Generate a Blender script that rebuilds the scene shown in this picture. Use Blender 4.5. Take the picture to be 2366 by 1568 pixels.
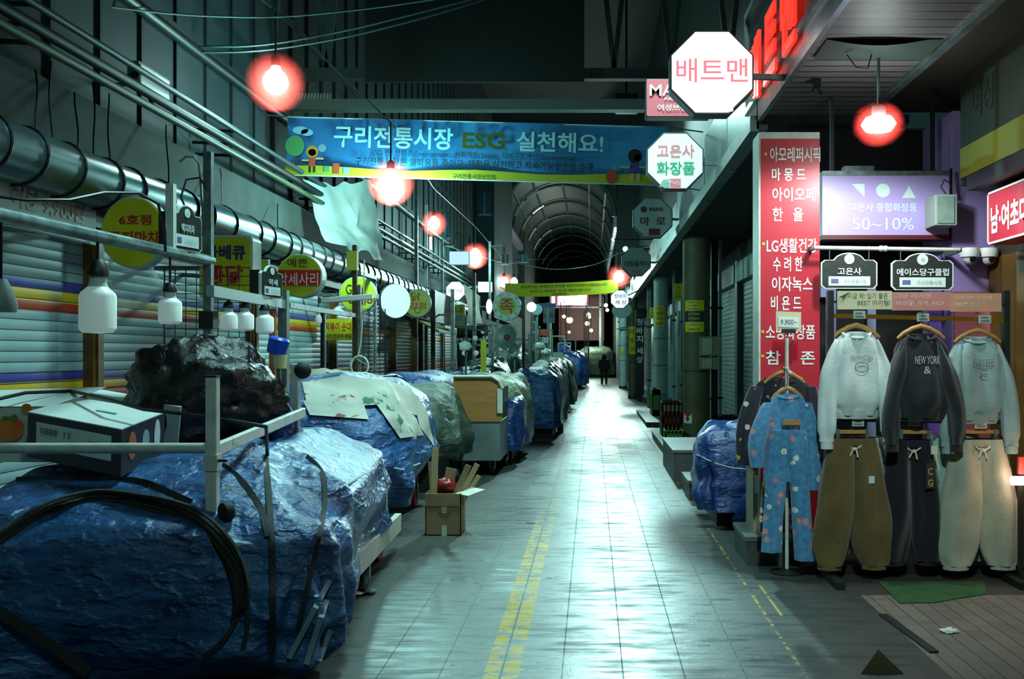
import bpy, bmesh, math, random
from mathutils import Vector, Matrix, noise
for _o in list(bpy.data.objects): bpy.data.objects.remove(_o)
SC = bpy.context.scene
COL = SC.collection
random.seed(7)
# ---------------------------------------------------------------- camera (35 mm lens, looking straight down the street)
F, CX, CY, H = 2300.0, 1369.0, 818.0, 1.6
cam = bpy.data.cameras.new('street_camera'); cam.lens = 35.0; cam.sensor_width = 36.0
cam.shift_x = (1183-CX)/2366; cam.shift_y = (CY-784)/2366
cam.clip_end = 300
camo = bpy.data.objects.new('street_camera', cam); COL.objects.link(camo)
camo.location = (0, 0, H); camo.rotation_euler = (math.pi/2, 0, 0); SC.camera = camo
SC.view_settings.view_transform = 'Standard'; SC.view_settings.look = 'None'
SC.view_settings.gamma = 1.0; SC.view_settings.use_curve_mapping = False
SC.view_settings.exposure = 0.3
# ---------------------------------------------------------------- night sky
W = bpy.data.worlds.new('night'); SC.world = W; W.use_nodes = True
W.node_tree.nodes['Background'].inputs[0].default_value = (0.25, 0.75, 0.72, 1)
W.node_tree.nodes['Background'].inputs[1].default_value = 0.022
# ---------------------------------------------------------------- lamps of the street; the flood spots are unseen sources
def lamp(name, kind, loc, power, color, size=0.1, spot=None, target=None, blend=0.6):
    l = bpy.data.lights.new(name, kind); l.energy = power; l.color = color
    if kind == 'AREA': l.size = size
    else: l.shadow_soft_size = size
    if spot: l.spot_size = math.radians(spot); l.spot_blend = blend
    o = bpy.data.objects.new(name, l); COL.objects.link(o); o.location = loc
    if target is not None:
        o.rotation_euler = (Vector(target)-Vector(loc)).to_track_quat('-Z', 'Y').to_euler()
    return o
COOL = (0.46, 1.0, 0.93)
BULBS = [(637, 190, 11.0), (903, 420, 13.1), (1003, 515, 22.0), (1098, 590, 29.7)]      # the row of street bulbs on the left
BULBP = [32, 190, 60, 90]
for (bx, by, bY), p in zip(BULBS, BULBP):
    lamp('street_bulb_light', 'POINT', ((bx-CX)/F*bY, bY-0.02, H-(by-CY)/F*bY-0.30), p, COOL, 0.12)
lamp('canopy_light', 'SPOT', (1.98, 6.9, 3.06), 72, (0.90, 1.0, 0.98), 0.07, 165, (1.9, 7.3, 1.0), 0.35)            # lamp under the right hand canopy
lamp('flood_light', 'SPOT', (0.60, 8.6, 7.4), 1700, (0.60, 1.0, 0.95), 0.25, 66, (-0.3, 11.4, 0), 0.9)
lamp('unseen_flood_far', 'SPOT', (0.86, 26, 8.2), 2700, (0.55, 1.0, 0.97), 0.25, 40, (0.5, 9.0, 0), 0.8)   # added unseen spot over the street, aimed for the floor sheen
lamp('flood_light_stall', 'SPOT', (-1.0, 7.8, 6.2), 1150, (0.52, 1.0, 0.98), 0.55, 72, (-1.9, 6.2, 0.6), 0.7)
lamp('flood_light_rack', 'SPOT', (0.7, 1.6, 4.8), 600, (0.72, 1.0, 0.95), 0.15, 42, (2.15, 7.1, 0.95), 0.6)
lamp('flood_light_behind', 'SPOT', (0.6, 0.5, 6.0), 230, (0.55, 1.0, 0.97), 0.3, 90, (-1.6, 6.5, 1.4), 0.8)   # street lamp behind the viewer
lamp('far_light', 'SPOT', (1.02, 36.5, 4.5), 2000, (0.62, 1.0, 0.96), 0.35, 62, (0.3, 12, 0), 0.9)
lamp('far_light', 'POINT', (-0.4, 43, 4.2), 330, COOL, 0.3)
lamp('far_light', 'POINT', (0.9, 54, 4.6), 800, (0.75, 1.0, 0.9), 0.3)
lamp('far_light', 'POINT', (-0.3, 68, 3.6), 650, (0.7, 1.0, 0.8), 0.3)
lamp('arcade_light', 'POINT', (-2.2, 27, 4.8), 230, COOL, 0.2)
lamp('warm_shop_light', 'POINT', (3.02, 6.75, 0.78), 2.2, (1.0, 0.55, 0.22), 0.05)
# ---------------------------------------------------------------- helpers
def at(px, py, Y): return Vector(((px-CX)/F*Y, Y, H-(py-CY)/F*Y))
def atX(px, py, X): return at(px, py, X*F/(px-CX))
def lin(c):
    return tuple((x/12.92 if x <= 0.04045 else ((x+0.055)/1.055)**2.4) for x in c)
def hx(s):
    return lin(tuple(int(s[i:i+2], 16)/255 for i in (0, 2, 4)))
def mth(nt, op, a, b=None):
    n = nt.nodes.new('ShaderNodeMath'); n.operation = op
    for i, x in enumerate((a, b)):
        if x is None: continue
        if isinstance(x, (int, float)): n.inputs[i].default_value = x
        else: nt.links.new(x, n.inputs[i])
    return n.outputs[0]
def mixc(nt, fac, a, b):
    n = nt.nodes.new('ShaderNodeMix'); n.data_type = 'RGBA'
    for s, x in ((n.inputs[0], fac), (n.inputs[6], a), (n.inputs[7], b)):
        if isinstance(x, (int, float)): s.default_value = x
        elif isinstance(x, tuple): s.default_value = (*x[:3], 1)
        else: nt.links.new(x, s)
    return n.outputs[2]
def noisetex(nt, vec, scale, detail=4, rough=0.6):
    n = nt.nodes.new('ShaderNodeTexNoise'); n.inputs['Scale'].default_value = scale
    n.inputs['Detail'].default_value = detail; n.inputs['Roughness'].default_value = rough
    if vec is not None: nt.links.new(vec, n.inputs['Vector'])
    return n.outputs['Fac']
def step(nt, x, lo, hi):
    n = nt.nodes.new('ShaderNodeMapRange'); n.inputs[1].default_value = lo; n.inputs[2].default_value = hi
    nt.links.new(x, n.inputs[0]); return n.outputs[0]
MATS = {}
def M(name, col='808080', rough=0.6, metal=0.0, col2=None, ns=6.0, bump=0.0, bs=30.0, emit=None, es=0.0, spec=0.5, stretch=None, sheen=0.0, trans=0.0, alpha=1.0, mixlo=0.35, mixhi=0.65):
    if name in MATS: return MATS[name]
    m = bpy.data.materials.new(name); m.use_nodes = True; nt = m.node_tree; b = nt.nodes['Principled BSDF']
    c = hx(col) if isinstance(col, str) else col
    b.inputs['Base Color'].default_value = (*c, 1); b.inputs['Roughness'].default_value = rough
    b.inputs['Metallic'].default_value = metal; b.inputs['Specular IOR Level'].default_value = spec
    if sheen: b.inputs['Sheen Weight'].default_value = sheen
    if trans: b.inputs['Transmission Weight'].default_value = trans
    if alpha < 1: b.inputs['Alpha'].default_value = alpha
    if emit:
        b.inputs['Emission Color'].default_value = (*(hx(emit) if isinstance(emit, str) else emit), 1)
        b.inputs['Emission Strength'].default_value = es
    vec = None
    if col2 or bump:
        tc = nt.nodes.new('ShaderNodeTexCoord'); vec = tc.outputs['Object']
        if stretch:
            mp = nt.nodes.new('ShaderNodeMapping'); mp.inputs['Scale'].default_value = stretch
            nt.links.new(vec, mp.inputs[0]); vec = mp.outputs[0]
    if col2:
        f = step(nt, noisetex(nt, vec, ns), mixlo, mixhi)
        nt.links.new(mixc(nt, f, c, hx(col2) if isinstance(col2, str) else col2), b.inputs['Base Color'])
    if bump:
        bn = nt.nodes.new('ShaderNodeBump'); bn.inputs['Strength'].default_value = bump; bn.inputs['Distance'].default_value = 0.02
        nt.links.new(noisetex(nt, vec, bs, 6, 0.65), bn.inputs['Height']); nt.links.new(bn.outputs[0], b.inputs['Normal'])
    MATS[name] = m; return m
# ---- mesh collector: everything is written in world metres, the object's own origin is subtracted on build
class MB:
    def __init__(s): s.v = []; s.f = []; s.m = []
    def add(s, vs, fs, mi=0):
        k = len(s.v); s.v += [Vector(v) for v in vs]
        for f in fs: s.f.append(tuple(k+i for i in f)); s.m.append(mi)
        return s
    def bb(s, x0, x1, y0, y1, z0, z1, mi=0):
        return s.add([(x0,y0,z0),(x1,y0,z0),(x1,y1,z0),(x0,y1,z0),(x0,y0,z1),(x1,y0,z1),(x1,y1,z1),(x0,y1,z1)],
                     [(3,2,1,0),(4,5,6,7),(0,1,5,4),(1,2,6,5),(2,3,7,6),(3,0,4,7)], mi)
    def box(s, c, d, M4=None, mi=0):
        t = MB().bb(-d[0]/2, d[0]/2, -d[1]/2, d[1]/2, -d[2]/2, d[2]/2)
        c = Vector(c)
        return s.add([(M4 @ v if M4 else v)+c for v in t.v], t.f, mi)
    def bar(s, a, b, w, h=None, mi=0, up=(0,0,1)):
        a, b = Vector(a), Vector(b); h = h or w; d = (b-a).normalized(); u = Vector(up)
        if abs(d.dot(u)) > 0.95: u = Vector((0,1,0))
        r = d.cross(u).normalized()*w/2; t = r.cross(d).normalized()*h/2
        vs = [p+i*r+j*t for p in (a, b) for i, j in ((-1,-1),(1,-1),(1,1),(-1,1))]
        return s.add(vs, [(3,2,1,0),(4,5,6,7),(0,1,5,4),(1,2,6,5),(2,3,7,6),(3,0,4,7)], mi)
    def tube(s, pts, r, n=8, mi=0, cap=True):
        pts = [Vector(p) for p in pts]; k = len(pts); rs = r if isinstance(r, (list, tuple)) else [r]*k
        base = len(s.v); nrm = None
        for i, p in enumerate(pts):
            d = (pts[min(i+1, k-1)]-pts[max(i-1, 0)]).normalized()
            if nrm is None:
                nrm = d.cross(Vector((0,0,1)) if abs(d.z) < 0.9 else Vector((0,1,0))).normalized()
            else:
                nrm = (nrm-d*nrm.dot(d)).normalized()
            b = d.cross(nrm)
            for j in range(n):
                a = 2*math.pi*j/n; s.v.append(p+(nrm*math.cos(a)+b*math.sin(a))*rs[i])
        for i in range(k-1):
            for j in range(n):
                s.f.append((base+i*n+j, base+i*n+(j+1) % n, base+(i+1)*n+(j+1) % n, base+(i+1)*n+j)); s.m.append(mi)
        if cap:
            s.f.append(tuple(base+j for j in reversed(range(n)))); s.m.append(mi)
            s.f.append(tuple(base+(k-1)*n+j for j in range(n))); s.m.append(mi)
        return s
    def lathe(s, prof, c, n=20, mi=0, M4=None):
        c = Vector(c); base = len(s.v)
        for r, z in prof:
            for j in range(n):
                a = 2*math.pi*j/n; v = Vector((r*math.cos(a), r*math.sin(a), z)); s.v.append((M4 @ v if M4 else v)+c)
        for i in range(len(prof)-1):
            for j in range(n):
                s.f.append((base+i*n+j, base+i*n+(j+1) % n, base+(i+1)*n+(j+1) % n, base+(i+1)*n+j)); s.m.append(mi)
        s.f.append(tuple(base+j for j in reversed(range(n)))); s.m.append(mi)
        s.f.append(tuple(base+(len(prof)-1)*n+j for j in range(n))); s.m.append(mi)
        return s
    def prism(s, poly, o, u, v, t, mi=0):      # polygon (a, b) in the plane o + a u + b v, t thick behind it
        o, u, v = Vector(o), Vector(u), Vector(v); n = u.cross(v).normalized(); k = len(poly)
        vs = [o+u*a+v*b for a, b in poly]+[o+u*a+v*b-n*t for a, b in poly]
        return s.add(vs, [tuple(range(k)), tuple(reversed(range(k, 2*k)))]+[(i, i+k, (i+1) % k+k, (i+1) % k) for i in range(k)], mi)
    def grid(s, fn, nu, nv, mi=0, wrap=False):
        base = len(s.v); w = nu if wrap else nu+1
        for j in range(nv+1):
            for i in range(w): s.v.append(Vector(fn(i/nu, j/nv)))
        for j in range(nv):
            for i in range(nu):
                i2 = (i+1) % w
                s.f.append((base+j*w+i, base+j*w+i2, base+(j+1)*w+i2, base+(j+1)*w+i)); s.m.append(mi)
        return s
    def loft(s, secs, n=20, mi=0, e=1.0, wob=0.0, seed=0.0, cap=True, kf=5):   # secs: (centre, half width x, half depth y)
        base = len(s.v); K = len(secs)
        for i, (c, a, b) in enumerate(secs):
            c = Vector(c)
            for j in range(n):
                t = 2*math.pi*j/n; co, si = math.cos(t), math.sin(t)
                co = math.copysign(abs(co)**e, co); si = math.copysign(abs(si)**e, si)
                q = c+Vector((a*co, b*si, 0))
                if wob:
                    w = math.sin(kf*t+seed+1.5*noise.noise((c.z*2.2, seed, 0)))*0.6+noise.noise((q.x*9+seed, q.y*9, c.z*3.5))
                    q += Vector((0.5*co, si, 0))*wob*w
                s.v.append(q)
        for i in range(K-1):
            for j in range(n):
                s.f.append((base+i*n+j, base+i*n+(j+1) % n, base+(i+1)*n+(j+1) % n, base+(i+1)*n+j)); s.m.append(mi)
        if cap:
            s.f.append(tuple(base+j for j in reversed(range(n)))); s.m.append(mi)
            s.f.append(tuple(base+(K-1)*n+j for j in range(n))); s.m.append(mi)
        return s
    def sphere(s, c, r, n=16, mi=0, sz=1.0):
        k = n//2
        return s.lathe([(max(r*math.sin(math.pi*i/k), 1e-4), -r*sz*math.cos(math.pi*i/k)) for i in range(k+1)], c, n, mi)
    def xf(s, M4): s.v = [M4 @ v for v in s.v]; return s
LOC = {}
def _mesh(name, mb, mats, org, smooth):
    me = bpy.data.meshes.new(name)
    me.from_pydata([tuple(v-org) for v in mb.v], [], mb.f)
    for m in (mats if isinstance(mats, (list, tuple)) else [mats]): me.materials.append(m)
    me.polygons.foreach_set('material_index', mb.m)
    bm = bmesh.new(); bm.from_mesh(me); bmesh.ops.recalc_face_normals(bm, faces=bm.faces); bm.to_mesh(me); bm.free()
    if smooth:
        me.polygons.foreach_set('use_smooth', [True]*len(me.polygons))
        try: me.set_sharp_from_angle(angle=math.radians(smooth if smooth is not True else 40))
        except Exception: pass
    me.update(); return me
def part(name, mb, mats, parent, smooth=False, bev=0.0, label=None):
    org = LOC[parent.name]; me = _mesh(name, mb, mats, org, smooth)
    o = bpy.data.objects.new(name, me); COL.objects.link(o); o.parent = parent; LOC[o.name] = org
    if bev:
        b = o.modifiers.new('soft_edge', 'BEVEL'); b.width = bev; b.segments = 2; b.limit_method = 'ANGLE'
    if label: o['label'] = label
    return o
def thing(name, label, cat, loc, group=None):
    o = bpy.data.objects.new(name, None); COL.objects.link(o); o.location = loc; LOC[o.name] = Vector(loc)
    o.empty_display_size = 0.1; o['label'] = label; o['category'] = cat
    if group: o['group'] = group
    return o
def solo(name, mb, mats, label, cat, group=None, smooth=False, bev=0.0, kind=None):
    xs = [v.x for v in mb.v]; ys = [v.y for v in mb.v]; zs = [v.z for v in mb.v]
    org = Vector(((min(xs)+max(xs))/2, (min(ys)+max(ys))/2, min(zs)))
    o = bpy.data.objects.new(name, _mesh(name, mb, mats, org, smooth)); COL.objects.link(o); o.location = org; LOC[o.name] = org
    if bev:
        b = o.modifiers.new('soft_edge', 'BEVEL'); b.width = bev; b.segments = 2; b.limit_method = 'ANGLE'
    o['label'] = label; o['category'] = cat
    if group: o['group'] = group
    if kind: o['kind'] = kind
    return o
def struct(name, mb, mats, smooth=False, label=None):
    o = bpy.data.objects.new(name, _mesh(name, mb, mats, Vector(), smooth)); COL.objects.link(o); LOC[o.name] = Vector()
    o['kind'] = 'structure'
    if label: o['label'] = label
    return o
def dup(root, loc, label=None, group=None, rz=0.0):
    r = root.copy(); COL.objects.link(r); r.location = loc; r.rotation_euler = (0, 0, rz); LOC[r.name] = Vector(loc)
    if label: r['label'] = label
    if group: r['group'] = group
    for ch in list(root.children):
        c = ch.copy(); COL.objects.link(c); c.parent = r
        for g in ch.children:
            d = g.copy(); COL.objects.link(d); d.parent = c
    return r
TXT = bpy.data.curves.new('txt', 'FONT'); TXTO = bpy.data.objects.new('txt', TXT)
def text(body, mat, parent, c, w=None, h=None, u=(1,0,0), v=(0,0,1), bold=0.0, name='lettering', ext=0.0, lift=0.004, label=None):
    TXT.body = body; TXT.size = 1.0; TXT.align_x = 'LEFT'; TXT.offset = bold; TXT.extrude = ext; TXT.resolution_u = 3
    me = TXTO.to_mesh().copy(); TXTO.to_mesh_clear()
    xs = [p.co.x for p in me.vertices]; ys = [p.co.y for p in me.vertices]
    x0, x1, y0, y1 = min(xs), max(xs), min(ys), max(ys)
    if w is None: sy = h/(y1-y0); sx = sy
    elif h is None: sx = w/(x1-x0); sy = sx
    else: sx = w/(x1-x0); sy = h/(y1-y0)
    c, u, v = Vector(c), Vector(u).normalized(), Vector(v).normalized(); n = u.cross(v); org = LOC[parent.name]
    for p in me.vertices:
        q = c+u*((p.co.x-(x0+x1)/2)*sx)+v*((p.co.y-(y0+y1)/2)*sy)+n*(lift+p.co.z*(sx if ext else 0))
        p.co = q-org
    me.materials.clear(); me.materials.append(mat); me.name = name
    o = bpy.data.objects.new(name, me); COL.objects.link(o); o.parent = parent; LOC[o.name] = org
    if label: o['label'] = label
    return o
def nz(x, y, z=0.0): return noise.noise((x, y, z))
def rect(w, h): return [(-w/2,-h/2),(w/2,-h/2),(w/2,h/2),(-w/2,h/2)]
def rrect(w, h, r, k=4):
    out = []
    for cx, cy, a0 in ((w/2-r,-h/2+r,-90),(w/2-r,h/2-r,0),(-w/2+r,h/2-r,90),(-w/2+r,-h/2+r,180)):
        for i in range(k+1):
            a = math.radians(a0+90*i/k); out.append((cx+r*math.cos(a), cy+r*math.sin(a)))
    return out
def ngon(rx, rz=None, n=32, a0=0.0):
    rz = rz or rx
    return [(rx*math.cos(a0+2*math.pi*i/n), rz*math.sin(a0+2*math.pi*i/n)) for i in range(n)]
def octa(r): return ngon(r/math.cos(math.pi/8), None, 8, math.pi/8)
def drape(cx, cy, hx_, hy_, ztop, zhem, e=0.4, rot=0.0, lump=0.05, fold=0.03, kf=13, seed=0.0, nu=96, nv=36, zf=None, flare=0.06, soft=0.35, hemf=None, bell=0.0, swag=0.0):
    ca, sa = math.cos(rot), math.sin(rot)
    X0 = lambda x, y: x+y
    def fn(a, b):
        t = 2*math.pi*a; co, si = math.cos(t), math.sin(t)
        co = math.copysign(abs(co)**e, co); si = math.copysign(abs(si)**e, si)
        if b < 0.45:
            q = b/0.45; s = 0.04+0.96*q; z = ztop-soft*(q**4)*0.35
            k = 0.0
        else:
            q = (b-0.45)/0.55; s = 1.0+flare*q+0.04*math.sin(q*math.pi)+bell*math.sin(q*math.pi)
            zh = zhem if hemf is None else hemf(co, si)
            z0 = ztop-soft*0.35; z = z0+(zh-z0)*q; k = min(1.0, q*1.6)
        x, y = co*s*hx_, si*s*hy_
        if swag:
            pq = X0(x, y)*1.4+(x-y)*0.5; sw = swag*min(1.0, b*2.2)*(0.8*nz(pq+seed, z*3.6+0.8*nz(pq, z, 3), seed)+1.1*(0.35-abs(nz(pq*1.1+seed*2, z*3.2+pq*0.5, seed+4)))+0.22*nz(x*6, y*6, z*6+seed)); x += sw*co*(0.3+k); y += sw*si*(0.3+k); z += sw*0.5*(1-k)
        f = fold*k*(math.sin(kf*t+3*nz(t*1.3, q, seed))+0.8*nz(t*4, q*2.5, seed+5))
        x += f*co; y += f*si
        l = lump*(nz(x*2.1+seed, y*2.1, z*1.6)+0.5*nz(x*5+seed, y*5, z*5))
        x += l*0.6*co; y += l*0.6*si; z += l*(1.0 if b < 0.5 else 0.25)*1.2
        X, Y = cx+x*ca-y*sa, cy+x*sa+y*ca
        if zf and z > zhem: z += zf(X, Y)*max(0.0, min(1.0, (z-zhem)/(ztop-zhem)))
        return (X, Y, max(z, zhem+0.005) if hemf is None else z)
    mb = MB().grid(fn, nu, nv, wrap=True)
    mb.f.append(tuple(range(nu))); mb.m.append(0)
    return mb
# ---------------------------------------------------------------- ground
def floor_mat():
    m = bpy.data.materials.new('wet_pavers'); m.use_nodes = True; nt = m.node_tree; b = nt.nodes['Principled BSDF']
    g = nt.nodes.new('ShaderNodeNewGeometry'); sp = nt.nodes.new('ShaderNodeSeparateXYZ'); nt.links.new(g.outputs['Position'], sp.inputs[0])
    X, Y = sp.outputs[0], sp.outputs[1]; P = g.outputs['Position']
    def cells(x0, wx, wy, stag, gw):
        u = mth(nt, 'ADD', mth(nt, 'DIVIDE', X, wx), x0); col = mth(nt, 'FLOOR', u); fu = mth(nt, 'SUBTRACT', u, col)
        vv = mth(nt, 'ADD', mth(nt, 'DIVIDE', Y, wy), mth(nt, 'MULTIPLY', mth(nt, 'MODULO', mth(nt, 'ADD', col, 200), 2), stag))
        row = mth(nt, 'FLOOR', vv); fv = mth(nt, 'SUBTRACT', vv, row)
        def edge(f, w, gg): return mth(nt, 'LESS_THAN', mth(nt, 'MULTIPLY', mth(nt, 'MINIMUM', f, mth(nt, 'SUBTRACT', 1, f)), w), gg)
        gl = mth(nt, 'MAXIMUM', edge(fu, wx, gw), mth(nt, 'MULTIPLY', edge(fv, wy, gw*0.6), 0.55))
        cv = nt.nodes.new('ShaderNodeCombineXYZ'); nt.links.new(col, cv.inputs[0]); nt.links.new(row, cv.inputs[1])
        wn = nt.nodes.new('ShaderNodeTexWhiteNoise'); nt.links.new(cv.outputs[0], wn.inputs[0])
        return gl, wn.outputs[0]
    gl, wn = cells(0.5, 0.3055, 0.6, 0.5, 0.0036)
    gl2, wn2 = cells(0.55, 0.105, 0.21, 0.5, 0.0035)
    def band(v, lo, hi): return mth(nt, 'MULTIPLY', mth(nt, 'GREATER_THAN', v, lo), mth(nt, 'LESS_THAN', v, hi))
    mpb = nt.nodes.new('ShaderNodeMapping'); mpb.inputs['Scale'].default_value = (1.0, 5.0, 1.0); nt.links.new(P, mpb.inputs[0])
    streak = noisetex(nt, mpb.outputs[0], 2.6, 6, 0.65)
    blot = noisetex(nt, P, 1.15, 5, 0.6); fine = noisetex(nt, P, 26, 5, 0.75)
    c = mixc(nt, wn, hx('3b4442'), hx('4b5552'))
    c = mixc(nt, mth(nt, 'MULTIPLY', step(nt, streak, 0.46, 0.72), 0.75), c, hx('262b28'))
    c = mixc(nt, mth(nt, 'MULTIPLY', step(nt, blot, 0.5, 0.68), 0.55), c, hx('333c37'))
    c = mixc(nt, mth(nt, 'MULTIPLY', step(nt, fine, 0.5, 0.8), 0.35), c, hx('6a7572'))
    # darker dirty edge strips beside the stalls and the shops
    dirt = mth(nt, 'MAXIMUM', step(nt, X, 0.85, 1.6), step(nt, mth(nt, 'MULTIPLY', X, -1), 0.75, 1.6))
    c = mixc(nt, mth(nt, 'MULTIPLY', dirt, 0.75), c, hx('2c2a23'))
    c = mixc(nt, mth(nt, 'MULTIPLY', gl, 0.8), c, hx('20302c'))
    # narrow pavers in the side lane
    side = mth(nt, 'MULTIPLY', mth(nt, 'GREATER_THAN', X, 1.78), mth(nt, 'LESS_THAN', Y, 6.62))
    c2 = mixc(nt, wn2, hx('5b534c'), hx('6d6259')); c2 = mixc(nt, mth(nt, 'MULTIPLY', step(nt, streak, 0.45, 0.7), 0.5), c2, hx('7d776c'))
    c2 = mixc(nt, mth(nt, 'MULTIPLY', gl2, 0.85), c2, hx('1c1a17'))
    c = mixc(nt, side, c, c2)
    # worn paint: two bands of the old yellow line, the thin yellow lines at the right, a faded pink stretch
    wear = noisetex(nt, P, 5.5, 6, 0.7); mpw = nt.nodes.new('ShaderNodeMapping'); mpw.inputs['Scale'].default_value = (2, 6, 1); nt.links.new(P, mpw.inputs[0])
    wear2 = noisetex(nt, mpw.outputs[0], 3.0, 5, 0.7)
    line = mth(nt, 'MAXIMUM', band(X, -0.545, -0.468), band(X, -0.452, -0.37))
    near = mth(nt, 'SUBTRACT', 0.555, mth(nt, 'MULTIPLY', step(nt, Y, 6.2, 11.0), 0.13))
    line = mth(nt, 'MULTIPLY', line, mth(nt, 'LESS_THAN', wear2, near))
    line = mth(nt, 'MULTIPLY', line, mth(nt, 'LESS_THAN', wear, 0.57))
    line = mth(nt, 'MULTIPLY', line, mth(nt, 'LESS_THAN', Y, 34))
    c = mixc(nt, mth(nt, 'MULTIPLY', line, 0.9), c, hx('b89608'))
    pk = mth(nt, 'MULTIPLY', band(X, -0.56, -0.3), mth(nt, 'MULTIPLY', band(Y, 13.5, 48), step(nt, wear2, 0.42, 0.6)))
    c = mixc(nt, mth(nt, 'MULTIPLY', pk, 0.55), c, hx('c090a0'))
    thin = mth(nt, 'MULTIPLY', band(X, 1.053, 1.073), mth(nt, 'LESS_THAN', wear2, 0.48))
    thin = mth(nt, 'MAXIMUM', thin, mth(nt, 'MULTIPLY', mth(nt, 'MULTIPLY', band(X, 1.15, 1.168), band(Y, 6.1, 7.0)), mth(nt, 'LESS_THAN', wear, 0.52)))
    c = mixc(nt, mth(nt, 'MULTIPLY', thin, 0.8), c, hx('b09c10'))
    nt.links.new(c, b.inputs['Base Color'])
    r = mth(nt, 'ADD', 0.25, mth(nt, 'MULTIPLY', step(nt, streak, 0.38, 0.68), 0.30)); r = mth(nt, 'ADD', r, mth(nt, 'MULTIPLY', step(nt, blot, 0.48, 0.7), 0.14)); r = mth(nt, 'ADD', r, mth(nt, 'MULTIPLY', dirt, 0.16))
    r = mth(nt, 'ADD', r, mth(nt, 'MULTIPLY', mth(nt, 'MAXIMUM', gl, mth(nt, 'MAXIMUM', line, thin)), 0.2)); r = mth(nt, 'ADD', r, mth(nt, 'MULTIPLY', side, 0.3)); nt.links.new(r, b.inputs['Roughness'])
    b.inputs['Specular IOR Level'].default_value = 0.6
    bn = nt.nodes.new('ShaderNodeBump'); bn.inputs['Strength'].default_value = 0.35; bn.inputs['Distance'].default_value = 0.006
    hgt = mth(nt, 'SUBTRACT', mth(nt, 'ADD', mth(nt, 'MULTIPLY', fine, 0.5), mth(nt, 'MULTIPLY', streak, 0.6)), mth(nt, 'MULTIPLY', mth(nt, 'MAXIMUM', gl, mth(nt, 'MULTIPLY', side, gl2)), 0.8))
    nt.links.new(hgt, bn.inputs['Height']); nt.links.new(bn.outputs[0], b.inputs['Normal'])
    return m
struct('floor', MB().bb(-5.5, 6, -3, 112, -0.2, 0), floor_mat())
# ---------------------------------------------------------------- left hand shop fronts
def shutter_mat(name, base, bands, pitch=0.077, face='9db4b4'):
    m = bpy.data.materials.new(name); m.use_nodes = True; nt = m.node_tree; b = nt.nodes['Principled BSDF']
    g = nt.nodes.new('ShaderNodeNewGeometry'); sp = nt.nodes.new('ShaderNodeSeparateXYZ'); nt.links.new(g.outputs['Position'], sp.inputs[0]); Z = sp.outputs[2]
    c = mixc(nt, step(nt, noisetex(nt, g.outputs['Position'], 3, 5), 0.4, 0.75), hx(base), hx(face))
    for z0, z1, col in bands:
        k = mth(nt, 'MULTIPLY', mth(nt, 'GREATER_THAN', Z, z0), mth(nt, 'LESS_THAN', Z, z1)); c = mixc(nt, k, c, hx(col))
    u = mth(nt, 'DIVIDE', Z, pitch); f = mth(nt, 'FRACT', u)
    seam = mth(nt, 'LESS_THAN', f, 0.1)
    c = mixc(nt, mth(nt, 'MULTIPLY', seam, 0.85), c, hx('101c1c')); nt.links.new(c, b.inputs['Base Color'])
    b.inputs['Roughness'].default_value = 0.45
    bn = nt.nodes.new('ShaderNodeBump'); bn.inputs['Strength'].default_value = 0.4; bn.inputs['Distance'].default_value = 0.01
    nt.links.new(mth(nt, 'SINE', mth(nt, 'MULTIPLY', f, math.pi)), bn.inputs['Height']); nt.links.new(bn.outputs[0], b.inputs['Normal'])
    return m
BANDS = [(2.085, 2.156, '3a3a8e'), (1.993, 2.085, 'd0a818'), (1.916, 1.993, 'b83a1c'), (1.40, 1.471, '3a3a8e'), (1.327, 1.40, 'd0a818'), (1.25, 1.327, 'b83a1c')]
SHUT = shutter_mat('striped_shutter', '8ea8aa', BANDS)
GSHUT = shutter_mat('grey_shutter', '7d9492', [], 0.085, '9cb2ae')
m_col = M('brown_frame', '8a5a16', 0.45, col2='4a3010', ns=3)
m_dark = M('dark_metal', '141a18', 0.5)
m_black = M('black', '0a0a0a', 0.5)
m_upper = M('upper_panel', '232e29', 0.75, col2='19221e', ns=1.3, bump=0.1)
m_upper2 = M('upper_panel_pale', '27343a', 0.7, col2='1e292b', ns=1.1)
m_steel = M('steel', '8f9f9e', 0.35, 0.7, col2='6c7a78', ns=5)
m_galv = M('galvanised', '7f8f8c', 0.5, 0.6, col2='586461', ns=12)
m_white = M('white_paint', 'd5d8cf', 0.45, col2='b9bfb4', ns=9)
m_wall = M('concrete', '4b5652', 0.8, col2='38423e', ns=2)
XW = -4.1
ys = [3.6, 8.1, 11.9, 15.6, 20.3, 23.5, 27.0, 31.0, 36.0]
for i in range(len(ys)-1):
    w = (2.85-0.05); mb = MB()
    mb.bb(XW-0.05, XW, ys[i]+0.09, ys[i+1]-0.09, 0, 2.85)
    o = struct('door_%d' % (i+1), mb, SHUT)
    mb = MB().bb(XW-0.06, XW+0.08, ys[i+1]-0.09, ys[i+1]+0.09, 0, 2.8).bb(XW+0.08, XW+0.1, ys[i+1]-0.04, ys[i+1]+0.04, 0, 2.8)
    struct('trim_%d' % (i+1), mb, m_col)
mb = MB().bb(XW-0.4, XW-0.05, 1, 50, 0, 2.85).bb(XW-0.3, XW-0.1, 1, 60, 2.85, 3.72)
struct('wall_left', mb, m_wall)
mb = MB().bb(-4.8, -4.45, -3, 60, 3.72, 12.5)
for k in range(40):
    y = 3.2+k*0.82; mb.bb(-4.45, -4.42, y, y+0.05, 3.72, 10, 1)
for z in (5.0, 6.4): mb.bb(-4.45, -4.40, -3, 60, z, z+0.1, 1)
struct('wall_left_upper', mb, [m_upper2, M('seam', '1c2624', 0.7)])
mb = MB().bb(-4.44, -4.3, 1, 30, 3.2, 3.75)
struct('wall_left_band', mb, m_upper)
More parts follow.
